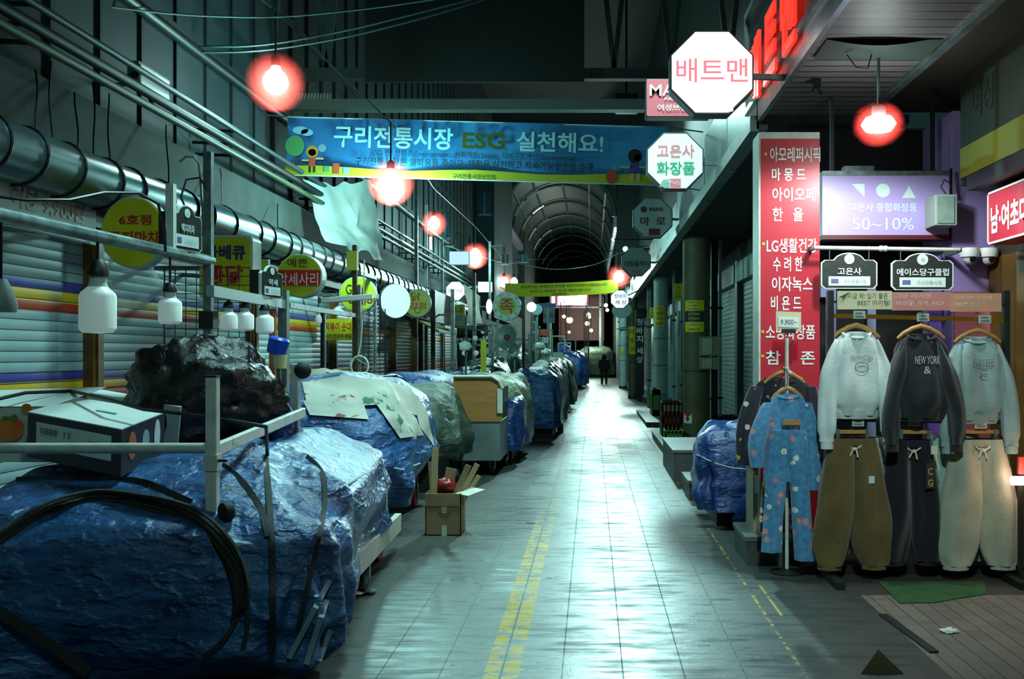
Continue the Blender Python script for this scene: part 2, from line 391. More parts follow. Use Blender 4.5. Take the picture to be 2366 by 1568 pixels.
struct('wall_left_far', MB().bb(-4.8, -4.1, 60, 110, 0, 9).bb(-4.6, -4.0, 36, 60, 0, 3.2), m_upper)
# ---------------------------------------------------------------- right hand buildings
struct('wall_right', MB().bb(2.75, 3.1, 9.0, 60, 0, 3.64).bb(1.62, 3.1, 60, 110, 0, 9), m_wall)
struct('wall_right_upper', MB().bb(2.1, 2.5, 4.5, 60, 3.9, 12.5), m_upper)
struct('wall_back', MB().bb(-6, 4, 108, 108.4, 0, 12), M('far_wall', '33403c', 0.8))
struct('wall_shop_back', MB().bb(1.74, 3.1, 8.9, 9.02, 0, 3.6), M('shop_dark', '141414', 0.7))
m_purple = M('purple_wall', 'a08ac0', 0.55, col2='8f7ab4', ns=2)
struct('wall_purple', MB().bb(2.885, 3.5, 7.98, 8.7, 0, 3.55), m_purple)
struct('wall_side_lane', MB().bb(3.22, 3.5, 3.2, 7.98, 0, 5.6), M('lane_wall', '3a342a', 0.7))
# soffits of the canopies
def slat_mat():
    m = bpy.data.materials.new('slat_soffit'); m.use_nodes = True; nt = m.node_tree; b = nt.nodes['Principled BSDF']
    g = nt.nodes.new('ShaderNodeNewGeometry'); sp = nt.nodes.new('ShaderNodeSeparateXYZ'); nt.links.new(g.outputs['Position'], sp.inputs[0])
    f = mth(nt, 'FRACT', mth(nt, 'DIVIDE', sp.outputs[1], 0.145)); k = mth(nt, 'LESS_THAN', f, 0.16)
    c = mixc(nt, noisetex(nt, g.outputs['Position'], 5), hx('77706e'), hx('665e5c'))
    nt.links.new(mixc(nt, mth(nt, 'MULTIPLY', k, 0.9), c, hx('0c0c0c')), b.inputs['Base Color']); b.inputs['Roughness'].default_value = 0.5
    bn = nt.nodes.new('ShaderNodeBump'); bn.inputs['Strength'].default_value = 0.5; bn.inputs['Distance'].default_value = 0.01; bn.invert = True
    nt.links.new(k, bn.inputs['Height']); nt.links.new(bn.outputs[0], b.inputs['Normal'])
    return m
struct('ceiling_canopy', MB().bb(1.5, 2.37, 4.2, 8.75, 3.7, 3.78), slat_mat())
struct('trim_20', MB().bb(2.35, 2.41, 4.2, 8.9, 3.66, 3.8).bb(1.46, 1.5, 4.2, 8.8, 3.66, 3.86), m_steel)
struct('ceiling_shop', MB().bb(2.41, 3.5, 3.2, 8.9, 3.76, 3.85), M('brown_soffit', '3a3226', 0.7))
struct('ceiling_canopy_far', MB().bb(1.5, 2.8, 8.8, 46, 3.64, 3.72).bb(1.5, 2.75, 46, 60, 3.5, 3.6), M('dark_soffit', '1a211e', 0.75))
m_fascia = M('fascia_metal', '7d928c', 0.4, 0.3, col2='5c6f6a', ns=1.6)
mb = MB()
y = 8.85
rr = random.Random(3)
while y < 46:
    L = rr.uniform(1.6, 3.2); z1 = rr.uniform(4.15, 4.6)
    mb.bb(1.46, 1.56, y, y+L-0.06, 3.6, z1).bb(1.40, 1.48, y, y+L, 3.58, 3.72); y += L
struct('trim_21', mb, m_fascia)
# ---------------------------------------------------------------- roof of the street
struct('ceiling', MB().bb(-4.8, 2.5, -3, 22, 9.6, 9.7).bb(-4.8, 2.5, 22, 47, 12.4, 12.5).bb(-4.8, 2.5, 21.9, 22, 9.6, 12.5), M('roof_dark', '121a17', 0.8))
m_truss = M('truss', '3a4640', 0.6, col2='2e3833', ns=2)
mb = MB().bb(-4.43, 0.75, 14.2, 14.4, 5.09, 5.24)
struct('trim_22', mb, M('pale_beam', '7d8a7c', 0.55, col2='7d8a7a', ns=1.5))
mb = MB()
mb.bb(-4.43, 2.1, 13.8, 13.95, 5.42, 5.57)
for k in range(9):
    x = -4.5+k*0.8
    for Y in (13.87,):
        z0 = 5.55
        mb.bar((x, Y, z0), (x+0.4, Y, 9.2), 0.07); mb.bar((x+0.4, Y, 9.2), (x+0.8, Y, z0), 0.07)
mb.bb(-4.43, 2.1, 13.8, 13.95, 9.15, 9.4)
struct('trim_23', mb, m_truss)
struct('wall_hanging', MB().bb(-3.11, -0.11, 13.6, 13.66, 5.32, 9.6), M('dark_sheet', '0d120e', 0.8))
# arcade vault further down the street
VX0, VX1, VZ, VR = -4.2, 1.04, 8.1, 2.45
def vault(a, R=0.0):
    c = (VX0+VX1)/2; w = (VX1-VX0)/2
    return (c-(w+R)*math.cos(a), VZ+(VR+R)*math.sin(a))
mb = MB().grid(lambda u, v: (vault(math.pi*u, 0.12)[0], 47+v*60, vault(math.pi*u, 0.12)[1]), 28, 12)
struct('ceiling_vault', mb, M('vault_sheet', '1c302b', 0.5, col2='16241f', ns=0.7), smooth=60)
mb = MB()
for k in range(11):
    Y = 47+k*5.6
    mb.tube([(vault(math.pi*i/20)[0], Y, vault(math.pi*i/20)[1]) for i in range(21)], 0.08 if k else 0.14, 6)
for a in (0.18, 0.32, 0.5, 0.68, 0.82):
    x, z = vault(math.pi*a); mb.tube([(x, 47, z), (x, 107, z)], 0.06, 5)
struct('trim_24', mb, M('vault_rib', '34463f', 0.5, 0.2), smooth=True)
mb = MB()
for k in range(1, 8):
    for a0, a1 in ((0.10, 0.22), (0.24, 0.34)):
        Y = 46.9+k*5.6
        pts = [vault(math.pi*(a0+(a1-a0)*i/6), -0.02) for i in range(7)]
        mb.tube([(x, Y-0.25, z) for x, z in pts], 0.05, 5)
struct('trim_25', mb, M('vault_tube', 'b9b0c4', 0.3, 0.4), smooth=True)
struct('trim_26', MB().bb(VX0-0.25, VX0+0.02, 47, 107, VZ-0.3, VZ+0.1).bb(VX1-0.02, VX1+0.14, 47, 107, VZ-0.5, VZ+0.1), M('vault_beam', '9a92a8', 0.5, col2='6d6678', ns=0.8))
struct('wall_gable', MB().bb(-4.8, VX0-0.1, 46.8, 47, 3, 12.4).bb(VX1+0.1, 2.5, 46.8, 47, 3.5, 12.4).prism([(vault(math.pi*i/20, 0.1)[0], vault(math.pi*i/20, 0.1)[1]) for i in range(21)]+[(VX1+0.2, 12.4), (VX0-0.2, 12.4)], (0, 46.8, 0), (1,0,0), (0,0,1), 0.2), m_upper)

# facades, windows and masts between the stalls and the vault
m_face = M('facade_teal', '24343a', 0.7, col2='1a2629', ns=0.6); m_win = M('window_blue', '1f4a5c', 0.25, spec=0.8)
struct('wall_left_house', MB().bb(-4.5, -3.75, 38, 46.5, 3.0, 9.5), m_face)
k = 1
for (px, py, Y, w, h) in ((1168, 598, 38, 16, 20), (1207, 596, 44, 24, 18), (950, 520, 30, 18, 60), (1120, 470, 38, 26, 50)):
    c = at(px, py, Y-0.02) if Y != 30 else Vector((-4.44, 30, 5.5)); ww, hh = w/F*Y, h/F*Y
    struct('window_%d' % k, MB().bb(c.x-ww/2, c.x+ww/2, c.y-0.05, c.y, c.z-hh/2, c.z+hh/2).bb(c.x-ww/2-0.05, c.x+ww/2+0.05, c.y-0.08, c.y-0.05, c.z-hh/2-0.06, c.z-hh/2, 1).bb(c.x-0.02, c.x+0.02, c.y-0.08, c.y-0.05, c.z-hh/2, c.z+hh/2, 1), [m_win, m_steel]); k += 1
# ---------------------------------------------------------------- signs
EX, EZ, EY = Vector((1,0,0)), Vector((0,0,1)), Vector((0,1,0))
def E(name, col, es, base='e8e8e8'): return M(name, base, 0.4, emit=col, es=es)
red = M('red_paint', 'c0201c', 0.5); navyp = M('navy_paint', '23285e', 0.5); whitep = M('white_letter', 'e6ece6', 0.5)
blackp = M('black_paint', '12140f', 0.5); greenp = M('green_paint', '18a070', 0.5); pinkp = M('pink_paint', 'e07f88', 0.5)
yel = M('sign_yellow', 'd2cc10', 0.5, col2='bdb80c', ns=3); ygreen = M('sign_yellow_green', 'b8c41c', 0.5, col2='a4b018', ns=3)
rim = M('sign_rim', '9fb0ac', 0.5); rimd = M('sign_rim_dark', '2b3532', 0.5); bracket_m = m_galv
def sign(name, label, cat, c, poly, depth, face_m, side_m, u=EX, v=EZ, group=None, inset=0.93, lift=0.006, back_arm=None):
    c = Vector(c); n = Vector(u).cross(Vector(v)).normalized()
    r = thing(name, label, cat, c, group)
    part('housing', MB().prism(poly, c, u, v, depth), side_m, r, bev=0.006)
    part('face', MB().prism([(a*inset, b*inset) for a, b in poly], c+n*lift, u, v, lift), face_m, r)
    if back_arm: part('bracket', MB().bar(c-n*depth*0.5, Vector(back_arm), 0.04), bracket_m, r)
    return r
def pw(px, Y): return px/F*Y
def arm(c, x, dz=0.0): return (x, c[1]+0.06, c[2]+dz)
# street bulbs on the left
bulb_m = E('bulb_glow', 'f2fffb', 30); halo_m = bpy.data.materials.new('red_halation'); halo_m.use_nodes = True
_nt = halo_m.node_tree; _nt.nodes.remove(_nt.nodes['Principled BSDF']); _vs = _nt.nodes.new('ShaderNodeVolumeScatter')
_vs.inputs['Color'].default_value = (1.0, 0.055, 0.045, 1)  # scatter ball added to imitate halation; the air itself is clear
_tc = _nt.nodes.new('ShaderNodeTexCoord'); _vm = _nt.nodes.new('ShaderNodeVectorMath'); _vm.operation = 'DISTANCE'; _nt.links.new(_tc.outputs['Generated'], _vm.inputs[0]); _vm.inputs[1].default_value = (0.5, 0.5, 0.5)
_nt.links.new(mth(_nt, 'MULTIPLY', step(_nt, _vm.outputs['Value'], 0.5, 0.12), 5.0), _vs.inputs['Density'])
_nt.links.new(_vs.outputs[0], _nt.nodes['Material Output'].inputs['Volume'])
def street_bulb(px, py, Y, rb, rh, label, wire=0.5):
    c = at(px, py, Y)
    r = thing('street_bulb', label, 'lamp', c, 'bare street bulbs with a red glow')
    part('bulb', MB().lathe([(0.3*rb, 1.25*rb), (0.45*rb, 1.0*rb), (0.75*rb, 0.7*rb)]+[(max(rb*math.cos(a), 0.004), rb*math.sin(a)) for a in [0.6-k*0.27 for k in range(9)]], c, 24), bulb_m, r, smooth=True)
    part('socket', MB().lathe([(0.3*rb, 1.2*rb), (0.42*rb, 1.3*rb), (0.42*rb, 1.9*rb), (0.15*rb, 2.2*rb)], c, 12), m_dark, r, smooth=True)
    part('drop_wire', MB().tube([c+EZ*2.2*rb, c+EZ*(2.2*rb+wire)], 0.012, 5), m_black, r)
    if rh: part('halation', MB().sphere(c, rh, 20), halo_m, r, smooth=True, label='red haze added around the bulb')
    return r
lbl = ['nearest and largest bare bulb, above the left end of the pale beam', 'bare bulb in front of the lower edge of the blue banner', 'bare bulb hanging between the blue banner and the small pale blue lit panel', 'bare bulb beside the small pale blue lit panel']
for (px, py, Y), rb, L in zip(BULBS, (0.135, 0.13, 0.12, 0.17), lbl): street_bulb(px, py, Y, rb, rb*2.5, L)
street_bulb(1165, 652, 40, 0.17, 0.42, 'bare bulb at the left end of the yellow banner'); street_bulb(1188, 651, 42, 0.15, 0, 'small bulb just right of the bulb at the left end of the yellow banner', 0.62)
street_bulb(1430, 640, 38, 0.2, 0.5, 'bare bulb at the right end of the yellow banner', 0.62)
# lamp under the canopy
c = at(2030, 287, 7.0); r = thing('canopy_lamp', 'bright wide lamp under the slatted canopy with an added red halo', 'lamp', c)
part('bulb', MB().lathe([(0.02, 0.055), (0.09, 0.045), (0.12, 0.0), (0.09, -0.045), (0.02, -0.055)], c, 20), bulb_m, r, smooth=True)
part('holder', MB().lathe([(0.05, 0.05), (0.05, 0.12), (0.02, 0.14)], c, 12).tube([c+EZ*0.14, c+EZ*0.5], 0.012, 6), m_steel, r, smooth=True)
part('halation', MB().sphere(c, 0.19, 20, sz=0.85), halo_m, r, smooth=True, label='red haze added around the lamp')  # added halation ball, as on the street bulbs
# blue banner across the street
BY = 13.5
def bt(px, py): return at(px, py, BY)
bl, br = bt(663, 337), bt(1541, 361); bc = (bl+br)/2; bu = (br-bl).normalized(); bv = bu.cross(Vector((0,1,0))).normalized()*-1
if bv.z < 0: bv = -bv
bw = (br-bl).length; bh = pw(134, BY)
r = thing('street_banner', 'wide blue fabric banner with white and olive letters stretched across the street', 'banner', bc)
def banner_mat():
    m = bpy.data.materials.new('banner_blue'); m.use_nodes = True; nt = m.node_tree; b = nt.nodes['Principled BSDF']
    tc = nt.nodes.new('ShaderNodeTexCoord'); sp = nt.nodes.new('ShaderNodeSeparateXYZ'); nt.links.new(tc.outputs['Object'], sp.inputs[0])
    c = mixc(nt, step(nt, sp.outputs[0], -2.7, 2.6), hx('1a639e'), hx('2f86ba')); nt.links.new(c, b.inputs['Base Color']); b.inputs['Roughness'].default_value = 0.55
    return m
part('cloth', MB().grid(lambda a, b: bc+bu*(a-0.5)*bw+bv*(b-0.5)*bh+EY*0.03*math.sin(a*17), 40, 4), banner_mat(), r, smooth=True)
off = EY*-0.05
grass_m = M('banner_grass', 'a6ab1e', 0.6)
part('grass_strip', MB().prism([(-bw/2, -bh/2), (bw/2, -bh/2), (bw/2, -bh/2+bh*0.14)]+[(bw*(0.5-i/12), -bh/2+bh*(0.14+0.025*math.sin(i*1.3))) for i in range(1, 12)]+[(-bw/2, -bh/2+bh*0.15)], bc+off, bu, bv, 0.004), grass_m, r)
part('border', MB().bar(bl+bv*-bh/2, br+bv*-bh/2, 0.015).bar(bl+bv*bh/2, br+bv*bh/2, 0.012), M('banner_edge', 'cfe0e0', 0.5), r)
part('rope', MB().tube([bl+bv*bh/2, bl+Vector((-0.35, 0.1, 0.45))], 0.01, 5).tube([br+bv*bh/2, br+Vector((0.5, 0.1, 0.35))], 0.01, 5).tube([br-bv*bh/2, br+Vector((0.5, 0.1, -0.45))], 0.01, 5), M('rope', '7b8a86', 0.8), r)
title = M('banner_white', 'a9dbe2', 0.5); olive = M('banner_olive', '45510e', 0.5)
def btext(s, px, py, wpx, hpx, m, bold=0.012): text(s, m, r, bt(px, py)+off, pw(wpx, BY), pw(hpx, BY), bu, bv, bold)
btext('구리전통시장', 911, 320, 274, 50, title, 0.02); btext('ESG', 1119, 327, 98, 38, olive, 0.03); btext('실천해요!', 1294, 331, 200, 46, title, 0.02)
btext('ESG 란? 친환경(Environment), 사회책임(Social), 지배구조개선(Government)', 1096, 361, 470, 17, M('banner_ink', '0f2a3c', 0.5), 0.006)
btext('구리전통시장은 일회용품 줄이고, 재활용 실천하고 지속가능발전을 추구', 1097, 381, 550, 20, M('banner_ink', '0f2a3c', 0.5), 0.012)
btext('구리전통시장상인회', 1096, 410, 98, 12, M('banner_ink', '0f2a3c', 0.5), 0.0)
def bdisc(mb, px, py, rx, ry, mi, n=18): mb.prism([(pw(a, BY), pw(b, BY)) for a, b in ngon(rx, ry, n)], bt(px, py)+off*1.1, bu, bv, 0.003, mi)
def brect(mb, px, py, w, h, mi): mb.prism([(pw(a, BY), pw(b, BY)) for a, b in rect(w, h)], bt(px, py)+off*1.1, bu, bv, 0.003, mi)
pm = [M('pic_green', '4f9a5c', 0.6), M('pic_brown', '5a4a22', 0.6), M('pic_orange', 'c98a2c', 0.6), M('pic_red', 'b8452e', 0.6), M('pic_skin', 'd9a878', 0.6), M('pic_hair', '1a1416', 0.6), M('pic_purple', '4c3f8a', 0.6), M('pic_cloud', '8fc6dc', 0.6), M('pic_grey', '7b9aa6', 0.6)]
mb = MB(); brect(mb, 682, 377, 5, 30, 1); bdisc(mb, 684, 339, 22, 24, 0); bdisc(mb, 697, 303, 18, 9, 7); bdisc(mb, 712, 308, 14, 8, 7)
part('tree_picture', mb, pm, r)
mb = MB(); bdisc(mb, 724, 352, 14, 14, 2); bdisc(mb, 724, 354, 9, 8, 4); brect(mb, 724, 376, 15, 20, 3); brect(mb, 719, 393, 4, 14, 5); brect(mb, 729, 393, 4, 14, 5); brect(mb, 709, 372, 18, 4, 4); brect(mb, 741, 368, 18, 4, 4); bdisc(mb, 747, 344, 9, 9, 8)
part('child_picture', mb, pm, r)
mb = MB(); brect(mb, 779, 391, 15, 24, 3); brect(mb, 802, 396, 14, 16, 8); brect(mb, 757, 392, 13, 14, 0)
part('bin_picture', mb, pm, r)
mb = MB(); bdisc(mb, 1467, 362, 16, 16, 5); bdisc(mb, 1473, 366, 8, 8, 4); brect(mb, 1466, 388, 20, 24, 6); brect(mb, 1460, 411, 9, 18, 4); brect(mb, 1474, 411, 9, 18, 4); brect(mb, 1446, 388, 26, 4, 4); brect(mb, 1488, 388, 22, 4, 4); bdisc(mb, 1413, 411, 13, 16, 3); bdisc(mb, 1419, 392, 3, 7, 2)
part('girl_picture', mb, pm, r)
# octagon shop signs along the right hand canopy
oct_side = M('octagon_side', '3c4744', 0.5)
def oct_sign(px, py, Y, rpx, label, face_m, side_m=oct_side):
    c = at(px, py, Y)
    return sign('octagon_sign', label, 'sign', c, octa(pw(rpx, Y)), 0.16, face_m, side_m, group='octagonal shop signs', back_arm=(1.5, Y+0.08, max(c.z-0.02, 3.62)), inset=0.95)
lit1 = E('sign_lit_white', 'fff6fb', 3.6)
r = oct_sign(1645, 167, 7.5, 97, 'brightly lit white octagonal sign with pink letters, nearest of its row', lit1)
T = lambda s, px, py, wpx, hpx, Y, m, bold=0.0, lift=0.016, **k: text(s, m, r, at(px, py, Y), pw(wpx, Y), pw(hpx, Y), lift=lift, bold=bold, **k)
litpink = M('lit_pink_letter', '3a1010', 0.5, emit='ff8f9c', es=0.78)
T('배트맨', 1645, 164, 166, 56, 7.5, litpink, 0.012)
litpale = M('lit_pale_mark', 'fff0ee', 0.5, emit='ffe6e6', es=2.2)
part('bottom_mark', MB().prism([(pw(a, 7.5), pw(b, 7.5)) for a, b in [(-42, -10), (38, -10), (38, 4), (12, 8), (12, 20), (-18, 20), (-42, 8)]], at(1655, 248, 7.5)-EY*0.016, EX, EZ, 0.003), litpale, r)
white_face = M('sign_white', 'e2efe8', 0.4, emit='d8fff0', es=0.30)
r = oct_sign(1560, 372, 11.2, 66, 'white octagonal sign with pink and green letters below the bright one', white_face)
T('고은사', 1561, 349, 86, 30, 11.2, pinkp, 0.015); T('화장품', 1561, 389, 88, 30, 11.2, greenp, 0.02)
part('bottom_mark', MB().prism([(pw(a, 11.2), pw(b, 11.2)) for a, b in [(-14, -11), (11, -11), (11, 12), (-14, 12)]], at(1562, 425, 11.2)-EY*0.016, EX, EZ, 0.003), pinkp, r)
part('side_mark', MB().prism([(pw(a, 11.2), pw(b, 11.2)) for a, b in [(-24, -8), (0, -8), (0, 10), (-16, 8)]], at(1547, 424, 11.2)-EY*0.016, EX, EZ, 0.003), M('mark_grey', '8fb0a8', 0.5), r)
T('구리전통', 1546, 421, 17, 7, 11.2, whitep, 0.0, 0.022); T('시장', 1562, 424, 15, 9, 11.2, whitep, 0.0, 0.022)
gface = M('sign_gloss_grey', '8c9492', 0.18, spec=0.8)
r = oct_sign(1508, 503, 16.9, 46, 'unlit glossy grey octagonal sign with dark red letters', gface)
dred = M('dark_red', '5a1c1a', 0.5)
T('PARIS', 1516, 484, 32, 9, 16.9, dred, 0.02); T('마  로', 1508, 511, 58, 20, 16.9, dred, 0.02)
part('mark', MB().prism([(pw(a, 16.9), pw(b, 16.9)) for a, b in ngon(7)], at(1487, 484, 16.9)-EY*0.016, EX, EZ, 0.003), dred, r)
part('bottom_mark', MB().prism([(pw(a, 16.9), pw(b, 16.9)) for a, b in rect(26, 16)], at(1512, 536, 16.9)-EY*0.016, EX, EZ, 0.003), dred, r)
r = oct_sign(1470, 604, 22, 34, 'dull pale grey octagonal sign with small black letters', M('sign_dull', '9db0ae', 0.5))
T('어썸플레이', 1470, 609, 56, 13, 22, blackp, 0.01)
part('mark', MB().prism([(pw(a, 22), pw(b, 22)) for a, b in ngon(5)], at(1470, 590, 22)-EY*0.016, EX, EZ, 0.003), M('mark_grey', '8fb0a8', 0.5), r)
part('bottom_mark', MB().prism([(pw(a, 22), pw(b, 22)) for a, b in rect(18, 8)], at(1470, 628, 22)-EY*0.016, EX, EZ, 0.003), pinkp, r)
r = oct_sign(1432, 691, 31, 21, 'small white octagonal sign with blue letters, farthest of its row', E('sign_lit_soft', 'eafffb', 0.8))
T('청바지', 1433, 684, 28, 10, 31, M('blue_paint', '3a6ab8', 0.5), 0.01); T('세 상', 1434, 698, 26, 10, 31, blackp, 0.01)
c = at(1437, 716, 33); r = sign('round_sign', 'plain pale round sign hanging below the farthest octagonal sign', 'sign', c, ngon(0.33, 0.27), 0.12, M('sign_dull', '9db0ae', 0.5), rim, back_arm=(1.5, 33, 3.62))
# pink rectangular sign behind the bright octagon
c = at(1567, 226, 10.0)
r = sign('rectangular_sign', 'pink rectangular sign with white letters half hidden behind the bright octagonal sign', 'sign', c, rrect(pw(150, 10), pw(88, 10), 0.02), 0.18, M('sign_pink', 'c06a74', 0.45, emit='ff6a78', es=0.10), rimd, inset=0.97, back_arm=(1.5, 10.1, c.z))
T('MA', 1530, 209, 58, 26, 10, whitep, 0.012); T('PARIS', 1555, 229, 40, 7, 10, whitep, 0.0); T('여성브랜드', 1562, 249, 86, 15, 10, whitep, 0.015)
# red channel letters along the canopy
c = Vector((1.46, 7.9, 3.86)); r = thing('letter_sign', 'long dark sign with glowing red channel letters along the edge of the right canopy', 'sign', c)
U = Vector((0,-1,0))
part('back_panel', MB().bb(1.47, 1.55, 6.2, 9.35, 3.86, 4.75), m_black, r)
redlit = M('red_lit_letter', 'e03028', 0.4, emit='ff2a1c', es=1.5)
for ch, Y in (('배', 8.72), ('트', 7.95), ('맨', 7.22)):
    text(ch, redlit, r, (1.42, Y, 4.08), 0.52, 0.56, U, EZ, 0.03, ext=0.02, lift=0.0, name='letter')
part('frame', MB().bar((1.46, 9.37, 3.84), (1.46, 9.37, 4.77), 0.05).bar((1.45, 6.2, 3.86), (1.45, 9.35, 3.86), 0.05).bar((1.45, 6.2, 4.75), (1.45, 9.35, 4.75), 0.05), m_steel, r)
# left hand signs
XL = -3.88
r = thing('price_banner', 'white price banner with red digits over the nearest shutter', 'banner', (XL, 7.0, 2.45))
part('sheet', MB().bb(XL-0.02, XL, 4.6, 7.78, 2.45, 2.78), M('banner_grey', 'a3aca2', 0.6, col2='8c968c', ns=4), r)
U = Vector((0,1,0))
text('이분 9,900원', M('brown_red', '7c2018', 0.5), r, (XL, 7.12, 2.655), 0.95, 0.15, U, EZ, 0.015)
part('lower_strip', MB().bb(XL, XL+0.006, 4.6, 7.7, 2.46, 2.545), M('strip_pale', 'c2ccc2', 0.6), r)
text('(라면사리 포함)', blackp, r, (XL+0.006, 7.15, 2.502), 0.62, 0.062, U, EZ, 0.01)
PL = 'signs over the stalls on the left'
c = at(308, 537, 7.6)
r = sign('round_sign', 'dull yellow oval sign with red letters behind the slanting pipe', 'sign', c, ngon(0.25, 0.275, 36), 0.12, yel, rim, group=PL, inset=0.95, back_arm=(-4.13, 7.66, c.z))
T('6호점', 314, 508, 74, 24, 7.6, red, 0.02, 0.014); T('곱지마차', 312, 549, 118, 30, 7.6, red, 0.025, 0.014)
c = at(522, 617, 9.0)
r = sign('box_sign', 'yellow box sign with navy and red letters and rounded white sides', 'sign', c, rrect(pw(124, 9), pw(148, 9), 0.05), 0.24, yel, m_white, group=PL, inset=0.92, back_arm=(-4.13, 9.1, c.z))
T('바베큐', 522, 583, 94, 34, 9, navyp, 0.035, 0.014); T('통닭', 521, 634, 84, 44, 9, red, 0.035, 0.014)
c = at(692, 637, 11.2)
r = sign('round_sign', 'round sign with a red band between yellow caps and white letters', 'sign', c, ngon(0.255, 0.245, 36), 0.2, ygreen, m_white, group=PL, inset=0.95, back_arm=(-4.13, 11.3, c.z))
part('red_band', MB().prism([(-0.235, -0.11), (0.235, -0.11), (0.243, 0.03), (0.236, 0.065), (-0.236, 0.065), (-0.243, 0.03)], c-EY*0.012, EX, EZ, 0.004), red, r)
T('예쁜', 688, 607, 46, 20, 11.2, blackp, 0.0, 0.014); T('악세사리', 690, 645, 92, 30, 11.2, whitep, 0.0, 0.018)
c = at(826, 680, 14.0)
r = sign('round_sign', 'yellow green round sign with dark scribbled letters behind the white tube', 'sign', c, ngon(0.265, 0.255, 32), 0.1, ygreen, rim, group=PL, back_arm=(-4.13, 14.05, c.z))
T('G12s', 822, 668, 44, 22, 14, M('olive_ink', '2e3a0c', 0.5), 0.0, 0.014); T('떡볶이', 836, 696, 62, 16, 14, M('brown_ink', '6a3014', 0.5), 0.03, 0.014)
c = at(914, 695, 16.0); ca = Vector((math.cos(0.6), math.sin(0.6), 0))
r = sign('round_sign', 'blank white disc sign', 'sign', c, ngon(0.262, 0.28, 32), 0.08, M('disc_white', 'd6e6e6', 0.4, emit='dff6f6', es=0.45), rim, u=ca, group=PL, inset=0.97, back_arm=(-4.13, 16.2, c.z))
c = at(965, 700, 18.0)
r = sign('round_sign', 'pale yellow disc sign with scattered red letters', 'sign', c, ngon(0.24, 0.255, 32), 0.1, M('disc_yellow', 'c9c84e', 0.5), rim, group=PL, back_arm=(-4.13, 18.05, c.z))
T('닭', 961, 685, 22, 20, 18, red, 0.01, 0.014); T('강정', 966, 706, 38, 16, 18, red, 0.01, 0.014)
part('picture', MB().tube([c+Vector((0.05*math.cos(t*0.9), -0.012, -0.13+0.055*math.sin(t*0.9))) for t in range(8)], 0.005, 4), M('olive_ink', '2e3a0c', 0.5), r)
c = at(782, 761, 15.0)
r = sign('poster_board', 'yellow board with red and black letters below the scribbled round sign', 'sign', c, rect(pw(68, 15), pw(50, 15)), 0.02, yel, m_galv, group=PL, inset=0.99)
T('떡볶이 순대', 782, 754, 60, 20, 15, red, 0.01, 0.014); T('구리 전지역 배달', 782, 776, 62, 10, 15, blackp, 0.01, 0.014)
part('tie', MB().tube([c+Vector((0.15, 0, 0.16)), c+Vector((0.15, 0, 0.4))], 0.006, 5).tube([c+Vector((-0.15, 0, 0.16)), c+Vector((-0.15, 0, 0.4))], 0.006, 5), m_galv, r)
# dark awning board and slanted awning under it
r = thing('awning_board', 'dark grey board above a slanted pale awning on the left', 'sign', (-3.4, 22.7, 2.3))
part('panel', MB().bb(-3.5, -3.4, 21.4, 24.2, 2.3, 2.98), M('slate_board', '4a5a56', 0.5, col2='3c4a46', ns=5), r)
text('장터', whitep, r, (-3.4, 23.3, 2.7), 0.5, 0.1, EY, EZ, 0.0)
part('awning', MB().add([(-4.05, 21.4, 2.5), (-4.05, 24.2, 2.5), (-3.3, 24.2, 2.1), (-3.3, 21.4, 2.1), (-4.05, 21.4, 2.46), (-4.05, 24.2, 2.46), (-3.3, 24.2, 2.06), (-3.3, 21.4, 2.06)], [(0,1,2,3),(7,6,5,4),(0,4,5,1),(1,5,6,2),(2,6,7,3),(3,7,4,0)]), M('awning_pale', 'a8a878', 0.7), r)
c = at(1060, 727, 22)
r = sign('box_sign', 'small yellow sign with a red and a blue letter beside a grey post', 'sign', c, rect(pw(28, 22), pw(48, 22)), 0.1, ygreen, rim, group=PL, back_arm=(-4.13, 22.05, c.z))
T('나', 1060, 717, 20, 16, 22, red, 0.03, 0.014); T('돈', 1060, 738, 20, 18, 22, M('blue_paint', '3a6ab8', 0.5), 0.03, 0.014)
c = at(1052, 672, 27)
r = sign('octagon_sign', 'lit white octagonal sign on the left side of the street', 'sign', c, octa(pw(22, 27)), 0.12, E('sign_lit_cool', 'e8fffa', 1.3), rim, back_arm=(-4.4, 27, c.z))
T('마나네', 1052, 672, 32, 12, 27, M('olive_ink', '2e3a0c', 0.5), 0.0, 0.014)
c = at(1171, 707, 19)
r = sign('round_sign', 'round white sign with a large red letter on a yellow centre', 'sign', c, ngon(0.275, None, 36), 0.1, M('sign_mint', 'cfe6e2', 0.5), rim, group=PL, inset=0.97, back_arm=(-1.34, 19.1, c.z))
part('yellow_centre', MB().prism(ngon(0.178, None, 28), c-EY*0.012, EX, EZ, 0.004), M('disc_lime', 'a8c81c', 0.5), r)
T('족', 1171, 707, 32, 34, 19, red, 0.02, 0.018)
for i, ch in enumerate('선전소문난족발보쌈'):
    a = math.radians(160-i*40); q = c+Vector((0.226*math.cos(a), 0, 0.226*math.sin(a)))
    text(ch, blackp if i % 3 else red, r, q, 0.05, 0.05, bold=0.0, lift=0.012)
for px, py, Y, w, h, col, es, L in ((1121, 663, 30, 33, 24, 'f4fffb', 3.0, 'small glowing white rectangular sign left of the yellow banner'), (1061, 596, 26, 48, 32, 'a8d0ff', 0.85, 'pale blue lit panel beside a street bulb'), (1130, 708, 28, 14, 36, 'ffffff', 3.2, 'glowing white oval sign left of the round sign with the red letter')):
    c = at(px, py, Y); poly = ngon(pw(w/2, Y), pw(h/2, Y)) if h > w else rect(pw(w, Y), pw(h, Y))
    r = sign('light_box', L, 'sign', c, poly, 0.12, E('lit_'+col, col, es), rim, back_arm=(-4.2, Y, c.z))
